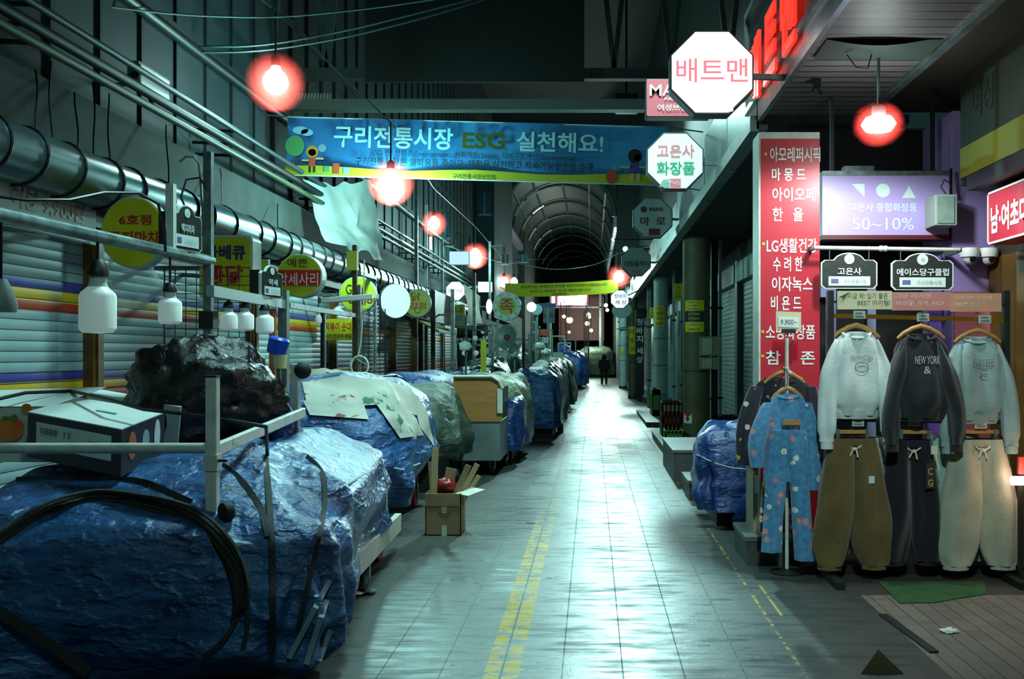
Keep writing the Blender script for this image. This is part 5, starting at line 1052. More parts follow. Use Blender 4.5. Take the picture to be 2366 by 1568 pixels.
col_poster(x1, 17.2, 0.235, 2.16, 2.33, M('sticker_navy', '1d2434', 0.5), 'dark sticker with yellow letters in the middle of the olive column', [('CCTV 촬영중', yel), ('주차금지', yel)])
col_poster(x1, 17.2, 0.235, 1.98, 2.15, yel, 'yellow sticker with an orange line, lowest of the sticker stack on the olive column', [('금연구역', M('orange_ink', 'c8641c', 0.5)), ('담배꽁초 금지', blackp)])
p = thing('poster', 'white sticker with a red arrow low on the olive column', 'poster', (x1-0.15, 17.0, 0.42)); part('sheet', cyl_patch((x1, 17.2), 0.24, -2.75, -2.0, 0.42, 0.58), whitep, p)
part('arrow', MB().prism([(-0.06, 0.14), (0.06, 0.14), (0.06, 0.09), (0.025, 0.09), (0.025, 0.05), (0.05, 0.05), (0, -0.02), (-0.05, 0.05), (-0.025, 0.05), (-0.025, 0.09), (-0.06, 0.09)], Vector((x1, 17.2, 0.46))+Vector((math.cos(-2.35), math.sin(-2.35), 0))*0.245, Vector((0.71, -0.71, 0)), EZ, 0.003), red, p)
for i, (z0, z1, w, L) in enumerate(((1.57, 1.90, 0.36, 'larger grey meter box on the side of the olive column'), (1.34, 1.55, 0.30, 'smaller grey meter box under the larger one on the olive column'))):
    r = thing('meter_box', L, 'box', (x1+0.2, 17.0, z0), 'meter boxes on the olive column'); part('body', MB().bb(x1+0.02, x1+0.02+w, 16.78, 16.98, z0, z1), M('box_olive', '6e6f58', 0.5), r, bev=0.01); part('door_panel', MB().bb(x1+0.05, x1+0.22, 16.77, 16.78, z0+0.03, z1-0.03), M('box_pale', '8f9680', 0.5), r)
    part('back_bar', MB().bb(x1+0.1, x1+0.2, 16.95, 17.05, z0+0.05, z1-0.05), m_dark, r)
for px, Y, w, m, L in ((1650, 17.6, 0.11, m_black, 'black square pipe right of the olive column'), (1664, 17.8, 0.05, m_wcol, 'thin pale pipe right of the black square pipe'), (1557, 24, 0.06, m_wcol, 'thin pale pipe between the olive and the white column'), (1577, 25, 0.1, m_galv, 'grey pipe just behind the olive column'), (1500, 30, 0.12, m_galv, 'grey pipe left of the white column')):
    x = (px-CX)/F*Y; r = thing('down_pipe', L, 'pipe', (x, Y, 0), 'pipes beside the right columns'); part('shaft', MB().bb(x-w/2, x+w/2, Y-w/2, Y+w/2, 0, 3.64), m, r)
    for z in (0.8, 2.4): part('clip', MB().bb(x-w/2-0.02, x+w/2+0.02, Y-w/2-0.01, Y+w/2, z, z+0.04), m_dark, r)
r, x2 = column(1527, 26, 0.19, m_wcol, 'chipped white column with a yellow poster behind the olive column')
col_poster(x2, 26, 0.19, 2.32, 2.86, yel, 'tall yellow poster with orange and dark lines on the white column', [('임대문의', M('orange_ink', 'c8641c', 0.5)), ('구리시장', blackp), ('2024', M('orange_ink', 'c8641c', 0.5)), ('010', blackp)])
for px, py, Y, w, h, L in ((1567, 675, 23.9, 20, 40, 'yellow poster with red marks on the thin pipe left of the olive column'), (1506, 723, 29.8, 11, 26, 'narrow yellow poster with red marks left of the white column'), (1452, 765, 43, 8, 22, 'small yellow poster far down the right columns'), (1438, 810, 46.78, 7, 14, 'tiny yellow green notice on the farthest right column')):
    c = at(px, py, Y); p = thing('poster', L, 'poster', c, 'posters on the right columns'); part('sheet', MB().prism(rect(pw(w, Y), pw(h, Y)), c, EX, EZ, 0.02), yel, p)
    for k, s in enumerate(('금', '연', '주의')): text(s, red, p, c+EZ*pw(h, Y)*(0.28-0.28*k), None, pw(h, Y)*0.18, bold=0.01, lift=0.006)
r, x3 = column(1462, 36, 0.17, m_olive, 'dark olive column beside the black vertical sign'); r, x4 = column(1440, 47, 0.2, m_wcol, 'farthest pale column on the right', 3.5)
col_poster(x3, 36, 0.17, 1.6, 2.6, yel, 'long yellow poster on the dark olive column', [('구리', blackp), ('전통', blackp), ('시장', red)])
c = at(1478, 800, 34); r = thing('vertical_sign', 'tall black vertical sign with white letters', 'sign', (c.x, 34, 0.3)); part('board', MB().bb(c.x-0.14, c.x+0.15, 34, 34.2, 0.2, 3.1), m_black, r)
for k, ch in enumerate('청바지'): text(ch, whitep, r, (c.x, 34, 2.7-0.29*k), 0.21, 0.23, bold=0.01)
for k, ch in enumerate('세상'): text(ch, whitep, r, (c.x, 34, 1.72-0.3*k), 0.21, 0.23, bold=0.01)
part('foot', MB().bb(c.x-0.1, c.x+0.1, 34.02, 34.18, 0, 0.2), m_dark, r)
r = thing('entrance_awning', 'small pale curved awning over a far right doorway', 'awning', (1.9, 43.5, 2.3)); part('cover', MB().grid(lambda u, v: (1.05+1.6*u, 42.5+2.2*v, 2.55+0.32*math.sin(math.pi*(0.15+0.5*u))), 12, 4), M('awning_pale2', '8fa6a0', 0.5), r, smooth=True); part('stay', MB().bar((1.2, 42.6, 2.65), (2.72, 42.6, 2.9), 0.05).bar((1.2, 42.6, 2.65), (1.2, 44.6, 2.65), 0.05).bar((1.2, 44.6, 2.65), (2.72, 44.6, 2.9), 0.05), m_galv, r)
# goods stacked by the columns
m_crred = M('crate_red', '6e2620', 0.5, col2='561c18', ns=8); m_crgreen = M('crate_green', '4a8a2e', 0.5, col2='3a6e28', ns=5)
def crate(x0, x1, y0, y1, z0, z1, m, label, top=None, group='crates by the right columns'):
    r = thing('crate', label, 'crate', ((x0+x1)/2, (y0+y1)/2, z0), group); t = 0.02; mb = MB()
    for a in ((x0, x1, y0, y0+t), (x0, x1, y1-t, y1), (x0, x0+t, y0, y1), (x1-t, x1, y0, y1)):
        mb.bb(*a, z0, z0+(z1-z0)*0.22).bb(*a, z1-(z1-z0)*0.22, z1)
        n = 5
        for k in range(n+1):
            if a[1]-a[0] > a[3]-a[2]: xx = a[0]+(a[1]-a[0])*k/n; mb.bb(max(a[0], xx-0.02), min(a[1], xx+0.02), a[2], a[3], z0, z1)
            else: yy = a[2]+(a[3]-a[2])*k/n; mb.bb(a[0], a[1], max(a[2], yy-0.02), min(a[3], yy+0.02), z0, z1)
    part('lattice', mb, m, r); part('lining', MB().bb(x0+t, x1-t, y0+t, y1-t, z0+0.005, z1-0.03), top or m_dark, r); return r
crate(1.25, 1.62, 17.9, 18.5, 0.13, 0.30, m_crgreen, 'green crate at the bottom of the red crate stack by the olive column'); crate(1.25, 1.62, 17.9, 18.5, 0.30, 0.52, m_crred, 'lower red crate of the stack left of the olive column'); crate(1.25, 1.62, 17.9, 18.5, 0.52, 0.74, m_crred, 'upper red crate of the stack left of the olive column', M('crate_lid', '93a48e', 0.6))
crate(1.20, 1.52, 16.5, 17.0, 0.13, 0.33, m_crgreen, 'bright green crate on the step in front of the olive column', M('crate_green_top', '5a9c3a', 0.5))
crate(1.45, 1.65, 24.2, 25.2, 0.1, 0.75, m_crgreen, 'tall green crate at the foot of the white column', M('crate_lid', '93a48e', 0.6)); crate(2.2, 2.6, 17.6, 18.2, 0.12, 0.5, m_crred, 'dark red crate by the shutter behind the blue bundle'); crate(2.1, 2.5, 16.6, 17.2, 0.12, 0.36, m_crred, 'low dark red crate before the shutter behind the blue bundle')
m_granite = M('granite', '454b46', 0.55, col2='33383a', ns=30); m_gtop = M('granite_pale', '5d655d', 0.5, col2='4c544e', ns=30)
def block(x0, x1, y0, y1, h, label):
    r = thing('stone_step', label, 'step', ((x0+x1)/2, (y0+y1)/2, 0), 'stone steps along the right shops'); part('riser', MB().bb(x0, x1, y0, y1, 0, h-0.04), m_granite, r); part('tread', MB().bb(x0-0.015, x1, y0-0.015, y1, h-0.04, h), m_gtop, r, bev=0.006)
block(1.17, 1.62, 7.55, 8.2, 0.22, 'stone step under the blue flowered outfit'); block(1.06, 1.7, 10.9, 11.7, 0.22, 'stone step behind the blue bundle'); block(1.02, 1.74, 12.5, 14.4, 0.40, 'long stone step before the olive column'); block(1.15, 1.54, 15.9, 19.2, 0.13, 'low stone step under the crates'); block(1.2, 1.74, 22, 27, 0.1, 'flat stone step under the white column')
BD = drape(1.42, 9.75, 0.36, 0.62, 0.92, 0.16, e=0.3, rot=-0.1, lump=0.09, fold=0.05, kf=7, seed=14, nu=110, nv=50, soft=0.35, zf=lambda x, y: 0.10*(x-1.4), bell=0.02, swag=0.07)
r = thing('wrapped_goods', 'goods wrapped in a dark blue tarp tied with cord on the right', 'bundle', (1.42, 9.75, 0.0)); part('tarp', BD, m_blued, r, smooth=70)
part('tail', drape(1.50, 9.1, 0.17, 0.16, 0.40, 0.0, e=0.7, lump=0.05, fold=0.04, kf=6, seed=3, nu=50, nv=24, soft=0.3), m_blued, r, smooth=70)
BT = bvh(BD); P = [hit(BT, x, y, 0.012) for x, y in ((1612, 1050), (1635, 1062), (1660, 1072), (1690, 1080), (1740, 1085))]; part('cord', MB().tube([p for p in P if p], 0.006, 5), rope_m, r)
part('stand', MB().bb(1.16, 1.66, 9.3, 10.2, 0, 0.2), m_dark, r)
r = thing('carton', 'narrow beige carton with a red top band behind the blue flowered outfit', 'box', (1.36, 8.0, 0.22)); part('body', MB().bb(1.25, 1.55, 7.75, 8.1, 0.22, 0.70), M('carton_beige', '9a9078', 0.7), r); part('red_band', MB().bb(1.245, 1.555, 7.745, 8.105, 0.70, 0.86), M('band_red', 'a81c2c', 0.5), r)
part('paper_label', MB().bb(1.26, 1.31, 7.743, 7.745, 0.52, 0.66), whitep, r); part('band_mark', MB().bb(1.265, 1.285, 7.742, 7.745, 0.72, 0.84).bb(1.36, 1.42, 7.742, 7.745, 0.80, 0.84), whitep, r)
# ---------------------------------------------------------------- corner shop: red letter board, purple sign, plaques
m_rb = M('board_red', 'bc2436', 0.42)
RBY = 7.72
r = thing('letter_board', 'tall red board with columns of white letters at the shop corner', 'sign', (1.53, RBY, 0)); part('board', MB().bb(1.302, 1.762, RBY, RBY+0.28, 0.24, 3.27), m_rb, r); part('cap', MB().bb(1.29, 1.76, RBY-0.005, RBY+0.28, 3.27, 3.32), m_white, r); part('edge_strip', MB().bb(1.288, 1.302, RBY-0.004, RBY+0.28, 0.24, 3.3), m_white, r); part('plinth', MB().bb(1.64, 1.76, RBY+0.02, RBY+0.26, 0, 0.24), m_dark, r)
TB = lambda s, px, py, w, h, m=whitep, b=0.03: text(s, m, r, at(px, py, RBY), pw(w, RBY), pw(h, RBY), bold=b*0.5)
for s, px, py, w, h in (('아모레퍼시픽', 1837, 357, 116, 34), ('마 몽 드', 1822, 403, 78, 30), ('아이오페', 1834, 449, 100, 32), ('한   율', 1820, 495, 70, 32), ('LG생활건강', 1829, 567, 116, 34), ('수 려 한', 1820, 610, 68, 34), ('이자녹스', 1830, 656, 94, 34), ('비 욘 드', 1816, 700, 70, 34), ('소망화장품', 1826, 767, 114, 34), ('참    존', 1826, 826, 114, 32)): TB(s, px, py, w, h)
for px, py in ((1769, 356), (1764, 563), (1762, 766), (1762, 822)): part('bullet', MB().prism(ngon(0.014, None, 5), at(px, py, RBY)-EY*0.004, EX, EZ, 0.003), yel, r)
PY = 8.0; c = at(2046, 474, PY)
r = thing('shop_sign', 'wide lavender sign with a row of white shapes and a percent line', 'sign', c); m_lav = M('lavender', 'b7a4e0', 0.4); a, b = at(1900, 405, PY), at(2193, 543, PY)
part('panel', MB().bb(a.x, b.x, PY, PY+0.18, b.z, a.z), m_lav, r); part('top_edge', MB().bb(a.x, b.x, PY-0.01, PY+0.18, a.z, a.z+0.035), m_galv, r); part('bottom_edge', MB().bb(a.x, b.x+0.05, PY-0.01, PY+0.18, b.z-0.035, b.z), M('edge_red', '5a1420', 0.5), r)
lavw = M('lavender_white', 'd6efec', 0.5)
def shp(poly, px, py): part('shape', MB().prism([(pw(u, PY), pw(v, PY)) for u, v in poly], at(px, py, PY)-EY*0.004, EX, EZ, 0.003), lavw, r)
shp([(-18, 15), (12, 15), (12, -15)], 1985, 440); shp(ngon(16), 2040, 440); shp([(-16, -15), (16, -15), (0, 14)], 2100, 443)
for s, py, w, h, bo in (('고은사 종합화장품', 479, 156, 20, 0.01), ('50~10%', 517, 142, 28, 0.0)): text(s, lavw, r, at(2040, py, PY), pw(w, PY), pw(h, PY), bold=bo)
part('hanger', MB().bar((a.x+0.1, PY+0.1, a.z), (a.x+0.1, PY+0.1, 3.7), 0.03).bar((b.x-0.1, PY+0.1, a.z), (b.x-0.1, PY+0.1, 3.78), 0.03), m_dark, r)
solo('ledge_box', MB().bb(2.03, 2.27, 8.02, 8.12, a.z+0.035, a.z+0.08), m_galv, 'small pale box lying on top of the lavender sign', 'box')
c = at(2180, 487, 7.8); r = thing('junction_box', 'grey green electric box at the right end of the lavender sign', 'box', c); part('body', MB().bb(c.x-0.085, c.x+0.085, 7.74, 7.98, c.z-0.12, c.z+0.12), M('box_frame', '9aa69a', 0.5), r, bev=0.005); part('lid', MB().bb(c.x-0.07, c.x+0.06, 7.73, 7.74, c.z-0.105, c.z+0.105), M('box_lid', '7f9c90', 0.5, col2='728c82', ns=20), r); part('cable', MB().tube([at(2195, 450, 7.8), at(2198, 425, 7.8), at(2182, 415, 7.8), at(2174, 432, 7.8), at(2186, 448, 7.8)], 0.006, 5).tube([at(2197, 450, 7.85), at(2197, 390, 7.9)], 0.012, 6), m_black, r, smooth=True)
a, b = at(1880, 572, 7.6), at(2218, 577, 7.6); r = thing('sign_rail', 'pale pipe carrying two dark plaques under the lavender sign', 'rail', a); part('pipe', MB().tube([a, b], 0.016, 10), m_white, r, smooth=True); part('joint', MB().sphere(a.lerp(b, 0.46), 0.025, 10).sphere(a.lerp(b, 0.49), 0.025, 10), m_white, r, smooth=True); part('end_mount', MB().bar(b, (b.x+0.05, 8.2, b.z), 0.03).bar(a, (a.x, 7.98, a.z), 0.03), m_galv, r)
PG = 'dark plaques under the lavender sign'
c = at(1962, 625, 7.6); plaque((c.x, 7.6, c.z), 0.43, 0.275, EX, '고은사', 'dark plaque with three letters, left of the pair under the lavender sign', PG, hang=0.19); c = at(2131, 627, 7.6); plaque((c.x, 7.6, c.z), 0.475, 0.285, EX, '에이스당구클럽', 'wider dark plaque with seven letters, right of the pair under the lavender sign', PG, hang=0.19)
for px, L in ((2240, 'left white dome camera on the purple wall'), (2284, 'right white dome camera on the purple wall')):
    c = at(px, 588, 7.87); r = thing('dome_camera', L, 'camera', c, 'dome cameras'); part('base', MB().lathe([(0.07, 0.05), (0.078, 0.02), (0.07, -0.02), (0.04, -0.03)], c, 20), whitep, r, smooth=True); part('dome', MB().sphere(c-EZ*0.03, 0.052, 16), M('camera_shell', 'c4cccc', 0.3), r, smooth=True)
    part('lens', MB().lathe([(0.024, 0.0), (0.024, 0.008), (0.015, 0.012)], c+Vector((0.005, -0.05, -0.04)), 14, M4=Matrix.Rotation(math.radians(110), 4, 'X')), m_black, r); part('wall_plate', MB().bb(c.x-0.03, c.x+0.03, c.y, 7.99, c.z+0.0, c.z+0.05), whitep, r)
# side lane: red shop sign, yellow green fascia, folding door, warm light
X0 = 2.9; r = thing('shop_sign', 'red shop sign with white letters at the right edge', 'sign', (X0, 6.8, 2.4)); part('panel', MB().bb(X0, X0+0.2, 5.9, 7.3, 2.40, 2.78), m_rb, r); part('trim', MB().bb(X0-0.006, X0, 5.9, 7.3, 2.40, 2.415).bb(X0-0.006, X0, 5.9, 7.3, 2.765, 2.78).bb(X0-0.006, X0, 7.285, 7.3, 2.40, 2.78), whitep, r); part('hood', MB().bb(X0-0.1, X0+0.3, 5.9, 7.45, 2.82, 2.93), m_black, r); part('mount', MB().bb(X0+0.2, 3.24, 6.2, 6.3, 2.5, 2.7).bb(X0+0.2, 3.24, 7.0, 7.1, 2.5, 2.7), m_dark, r)
text('남·여초대', whitep, r, (X0, 6.93, 2.57), 0.62, 0.2, (0, -1, 0), EZ, 0.04); text('박세일', whitep, r, (X0, 6.3, 2.57), 0.5, 0.2, (0, -1, 0), EZ, 0.04)
r = thing('fascia_sign', 'yellow green fascia sign at the top right, shaded top and lit band painted in', 'sign', (2.88, 6.9, 2.96)); part('panel', MB().bb(2.88, 3.2, 5.6, 7.78, 2.96, 3.75), M('fascia_shaded', '2b290a', 0.6, col2='1c1b08', ns=1.2), r); part('band', MB().bb(2.872, 2.88, 5.6, 7.78, 2.97, 3.2), M('fascia_lit_lime', '8f8f12', 0.5), r); text('여성', M('fascia_ink', '1c1a08', 0.6), r, (2.88, 7.35, 3.5), 0.4, 0.26, (0, -1, 0), EZ, 0.02); part('mount', MB().bb(3.2, 3.24, 6.4, 7.2, 3.1, 3.6), m_dark, r)  # dark panel and lime band paint in light coming from below
m_door = M('door_gold', '6e5222', 0.4, 0.2, col2='54401c', ns=3)
struct('door_40', MB().grid(lambda u, v: (3.17+0.035*abs(((u*22) % 2)-1), 5.2+2.9*u, 0.02+2.35*v), 88, 1), m_door)
c = at(2352, 1110, 6.9); r = thing('floor_light', 'small glowing tube light low at the right edge', 'lamp', (c.x, 6.9, 0)); part('tube', MB().tube([c-EX*0.045, c+EX*0.1], 0.032, 10), E('warm_tube', 'ffe0d0', 9), r, smooth=True); part('stand', MB().bar((c.x+0.03, 6.93, 0), (c.x+0.03, 6.93, c.z), 0.03), m_dark, r); part('shade_red', MB().bb(c.x+0.02, c.x+0.12, 6.93, 6.96, c.z+0.04, c.z+0.16), m_rb, r)
r = thing('steel_pole', 'grey pole in front of the dark corner above the purple wall', 'pole', (2.97, 7.95, 2.95)); part('shaft', MB().bb(2.95, 3.0, 7.92, 7.98, 2.95, 3.76), m_galv, r)
struct('trim_61', MB().bb(2.89, 3.2, 7.95, 7.98, 0, 2.1), M('pink_panel', 'b8606c', 0.55))
struct('trim_62', MB().bb(1.78, 1.90, 8.4, 8.44, 0, 2.4).bb(2.74, 2.84, 8.1, 8.14, 0, 2.4), M('violet_panel', '7a56b8', 0.5)); struct('trim_63', MB().bb(1.95, 2.08, 8.5, 8.54, 1.2, 2.3).bb(2.35, 2.42, 8.5, 8.54, 0.9, 2.3), M('pale_panel', '8a90b8', 0.5))
r = thing('red_cabinet', 'red and black display case standing behind the left rack post', 'cabinet', (1.80, 7.9, 0)); part('body', MB().bb(1.77, 1.84, 7.85, 8.3, 0, 2.05), m_black, r); part('red_panel', MB().bb(1.765, 1.77, 7.9, 8.25, 1.0, 1.98), m_rb, r)  # plain red panel on the cabinet's left side
# ---------------------------------------------------------------- clothes rack
RY = 7.05
rack = thing('clothes_rack', 'wide clothes rack with two gold bars and a paper header strip', 'rack', (2.33, RY, 0))
m_gold = M('gold_bar', 'b8822c', 0.3, 0.7); m_hang = M('hanger_wood', 'b98a48', 0.5, col2='a4763a', ns=6, stretch=(1, 1, 9))
Z1 = at(1978, 729, RY).z; Z2 = at(1978, 968, RY).z
part('top_bar', MB().bar((1.70, RY, Z1), (2.92, RY, Z1-0.03), 0.022, 0.03), m_gold, rack); part('lower_bar', MB().bar((1.70, RY, Z2), (2.92, RY, Z2-0.02), 0.022, 0.03), m_dark, rack)
for x in (1.685, 2.93): part('upright', MB().bb(x-0.02, x+0.02, RY-0.02, RY+0.04, 0, 2.05), m_dark, rack); part('foot', MB().bb(x-0.03, x+0.03, RY-0.3, RY+0.4, 0, 0.05), m_dark, rack)
for px0, px1, m, L in ((1932, 2058, M('strip_cream', 'd4cfa8', 0.6), 'cream strip'), (2058, 2192, M('strip_pink', 'd08a84', 0.4), 'pink strip'), (2192, 2310, M('strip_peach', 'd29a80', 0.3), 'peach strip')):
    z = at(0, 692+(px0-1932)*0.02, RY).z; part('header_strip', MB().bb((px0-CX)/F*RY, (px1-CX)/F*RY, RY-0.03, RY-0.025, z-0.07, z+0.06), m, rack)
ink = M('strip_ink', '4a5040', 0.6); stripw = M('strip_white', 'e2c8bc', 0.6)
for s, px, py, w, h, m in (('지금 딱! 입기 좋은', 2002, 684, 92, 13, ink), ('BEST 아이템!', 2016, 700, 76, 12, ink), ('그냥 가기엔', 2105, 684, 84, 12, stripw), ('아쉬운 가격, NO!', 2122, 701, 110, 13, stripw), ('여자라면 꼭 함께', 2244, 688, 84, 10, stripw), ('예쁜옷', 2226, 703, 50, 10, stripw)): text(s, m, rack, at(px, py, RY)-EY*0.03, pw(w, RY), pw(h, RY), bold=0.004)
part('paper_plane', MB().prism([(-0.04, -0.01), (0.04, 0.03), (-0.01, -0.03), (-0.012, -0.012)], at(1948, 684, RY)-EY*0.034, EX, EZ, 0.002), ink, rack); part('strip_stay', MB().bar((1.71, RY-0.01, 1.97), (2.92, RY-0.01, 1.95), 0.015), m_dark, rack)
m_tag = M('tag_grey', 'a8b4ac', 0.5)
for px, py in ((1985, 727), (2132, 733), (2275, 737), (1982, 975), (2112, 975), (2265, 980)):
    c = at(px, py, RY-0.03); part('price_tag', MB().bb(c.x-0.042, c.x+0.042, RY-0.04, RY-0.03, c.z-0.028, c.z+0.028), m_tag, rack); part('tag_print', MB().bb(c.x-0.03, c.x+0.03, RY-0.042, RY-0.04, c.z-0.018, c.z-0.008).bb(c.x-0.03, c.x+0.02, RY-0.042, RY-0.04, c.z+0.006, c.z+0.016), M('tag_ink', '5a685f', 0.6), rack)
def hanger(cx, y, zb, z, w, label, group, m=None):
    r = thing('hanger', label, 'hanger', (cx, y, z), group); R = w
    part('shoulder', MB().tube([(cx-R, y, z-0.075), (cx-R*0.75, y, z-0.04), (cx-R*0.35, y, z-0.005), (cx, y, z+0.012), (cx+R*0.35, y, z-0.005), (cx+R*0.75, y, z-0.04), (cx+R, y, z-0.075)], [0.011, 0.016, 0.018, 0.019, 0.018, 0.016, 0.011], 10), m or m_hang, r, smooth=True)
    part('hook', MB().tube([(cx, y, z+0.02), (cx, y, zb-0.03), (cx+0.016, y, zb-0.012), (cx+0.014, y, zb+0.014), (cx, y, zb+0.022), (cx-0.016, y, zb+0.014)], 0.003, 6), m_steel, r, smooth=True); return r
HG = 'wooden hangers on the rack'
def fabric(name, col, col2, bump=0.25): return M(name, col, 0.85, col2=col2, ns=5, bump=bump, bs=70, sheen=0.3, spec=0.25)
def sweater(cx, y, zc, m, label, cut=0.0, prints=(), seed=1.0, sl=(0.72, 0.72)):
    r = thing('sweatshirt', label, 'sweatshirt', (cx, y, zc-0.55), 'sweatshirts on the top bar')
    secs = [((cx, y, zc-0.575), 0.155, 0.07), ((cx, y, zc-0.53), 0.175, 0.085), ((cx, y, zc-0.49), 0.205, 0.10), ((cx, y, zc-0.42), 0.208, 0.102), ((cx, y, zc-0.30), 0.198, 0.092), ((cx, y, zc-0.18), 0.19, 0.082), ((cx, y, zc-0.10), 0.178, 0.07), ((cx, y, zc-0.055), 0.155, 0.058), ((cx, y, zc-0.02), 0.122, 0.048), ((cx, y-0.005, zc), 0.095, 0.042)]
    S = []
    for k in range(len(secs)-1):
        (c0, a0, b0), (c1, a1, b1) = secs[k], secs[k+1]
        for t in range(3): f = t/3; S.append((Vector(c0).lerp(Vector(c1), f), a0+(a1-a0)*f, b0+(b1-b0)*f))
    S.append(secs[-1]); part('body', MB().loft(S, 44, wob=0.03, seed=seed, e=0.85, kf=6), m, r, smooth=60)
    for i, sg in enumerate((-1, 1)):
        L = sl[i]; pts = []
        for k in range(19):
            t = k/18; pts.append((Vector((cx+sg*(0.120+0.102*math.sin(min(1, t*1.25)*math.pi/2)+0.010*math.sin(t*5+seed)), y-0.01-0.06*t, zc-0.038-L*t)), (0.018+0.056*min(1, t*3.2)**0.8-0.016*t) if t < 0.92 else 0.046, (0.035+0.03*min(1, t*4)**0.6) if t < 0.92 else 0.042))
        s = part('sleeve', MB().loft(pts, 26, wob=0.022, seed=seed+sg*3, kf=3), m, r, smooth=60); part('cuff', MB().loft([(pts[-1][0]-EZ*q, 0.044, 0.042) for q in (-0.005, 0.02, 0.05)], 18, wob=0.004, seed=seed), m, s, smooth=60)
    part('collar', MB().tube([(cx+0.098*math.cos(a), y-0.008+0.046*math.sin(a), zc+0.004-0.035*max(0, -math.sin(a))) for a in [2*math.pi*k/24 for k in range(25)]], 0.011, 7), m, r, smooth=True)
    part('hem_band', MB().loft([((cx, y, zc-0.60), 0.150, 0.068), ((cx, y, zc-0.575), 0.162, 0.078), ((cx, y, zc-0.535), 0.172, 0.085)], 40, wob=0.012, seed=seed, kf=8), m, r, smooth=60)
    for s, dz, w, h, mm in prints: text(s, mm, r, (cx+0.01, y-0.108, zc+dz), w, h, bold=0.0, name='print')
    return r
fw, fb, fg = fabric('sweat_white', 'd2dcdc', 'c0cccc'), fabric('sweat_black', '23272c', '181b20'), fabric('sweat_grey', '8fa4a4', '7c9292')
pi_, pw_ = M('print_grey', '6d7c7c', 0.7), M('print_white', 'c8d2d4', 0.7)
xs = [(1978-CX)/F*RY, (2122-CX)/F*RY, (2258-CX)/F*RY]
for x, z, L in zip(xs, (1.765, 1.755, 1.73), ('wooden hanger of the white sweatshirt', 'wooden hanger of the black sweatshirt', 'wooden hanger of the grey sweatshirt')): hanger(x, RY-(0.05 if z == 1.755 else 0), Z1, z+0.03, 0.165, L, HG)
r = sweater(xs[0], RY, 1.745, fw, 'white sweatshirt with a round grey college print', prints=(('MANHATTAN', -0.17, 0.15, 0.03, pi_), ('NYC', -0.235, 0.05, 0.028, pi_)), seed=1.3)
part('print_ring', MB().tube([(xs[0]+0.01+0.045*math.cos(a), RY-0.112, 1.745-0.235+0.035*math.sin(a)) for a in [2*math.pi*k/20 for k in range(21)]], 0.003, 4), pi_, r)
r = sweater(xs[1], RY-0.05, 1.73, fb, 'black sweatshirt with white city lettering', prints=(('NEW YORK', -0.17, 0.17, 0.055, pw_), ('&', -0.24, 0.05, 0.05, pw_)), seed=4.1)
r = sweater(xs[2], RY+0.02, 1.71, fg, 'grey green sweatshirt with a dark college print at the right end', prints=(('COLLEGE', -0.17, 0.15, 0.05, pi_), ('C', -0.245, 0.05, 0.05, pi_)), seed=7.7)
def trousers(cx, y, zw, zh, wtop, wmid, spread, m, label, group, seed, cord=None, extra=None, depth=0.1):
    r = thing('trousers', label, 'trousers', (cx, y, zh), group)
    for sg in (-1, 1):
        pts = []
        for k in range(23):
            t = k/22; w = wtop*0.56+(wmid-wtop*0.56)*math.sin(math.pi/2*min(1, t/0.8)) if t < 0.8 else wmid-(wmid*0.33)*((t-0.8)/0.2)**2.0
            pts.append((Vector((cx+sg*(wtop*0.46+(spread-wtop*0.46)*t**0.9), y+0.006*sg, zw-(zw-zh)*t)), w, depth*(0.62+0.42*math.sin(math.pi*min(1, t*1.1)))))
        l_ = part('leg', MB().loft(pts, 40, wob=0.024, seed=seed+sg*2, kf=4), m, r, smooth=60); part('cuff', MB().loft([(pts[-1][0]-EZ*q, wmid*0.6, depth*0.6) for q in (-0.01, 0.012, 0.03)], 24, wob=0.01, seed=seed, kf=10), m, l_, smooth=60)
    part('waistband', MB().loft([((cx, y, zw-0.05), wtop*1.03, depth*0.62), ((cx, y, zw-0.02), wtop*1.02, depth*0.66), ((cx, y, zw), wtop, depth*0.62)], 34, wob=0.008, seed=seed, kf=12), m, r, smooth=60)
    if cord: part('drawstring', MB().tube([(cx-0.05, y-depth*0.72, zw-0.05), (cx-0.01, y-depth*0.8, zw-0.075), (cx-0.035, y-depth*0.85, zw-0.12)], 0.006, 6).tube([(cx+0.05, y-depth*0.72, zw-0.05), (cx+0.01, y-depth*0.8, zw-0.075), (cx+0.02, y-depth*0.85, zw-0.13)], 0.006, 6).sphere((cx, y-depth*0.8, zw-0.073), 0.014, 8), cord, r, smooth=True)
    return r
def clip_hanger(cx, y, zb, zw, w, label):
    r = thing('clip_hanger', label, 'hanger', (cx, y, zw), 'clip hangers on the lower bar'); part('bar', MB().bb(cx-w, cx+w, y-0.012, y+0.012, zw+0.015, zw+0.045), m_hang, r, bev=0.006)
    part('hook', MB().tube([(cx, y, zw+0.04), (cx, y, zb-0.015), (cx+0.014, y, zb), (cx, y, zb+0.02), (cx-0.014, y, zb+0.012)], 0.003, 6), m_steel, r, smooth=True)
    for d in (-0.8, 0.8): part('clip', MB().bb(cx+w*d-0.012, cx+w*d+0.012, y-0.02, y+0.02, zw-0.02, zw+0.05), m_steel, r)
TG = 'trousers on the lower bar'; tb, tn, tc = fabric('trouser_brown', '6a5833', '5a4a2a'), fabric('trouser_black', '1c1a26', '121118'), fabric('trouser_cream', 'a8a894', '98988a')
tg, tt = fabric('trouser_pale', '93a49e', '84968f'), fabric('trouser_mint', '8fb0a8', '7fa098'); m_cord = M('cord_pale', 'd0ccb0', 0.7)
xp = [(1968-CX)/F*RY, (2112-CX)/F*RY, (2262-CX)/F*RY]
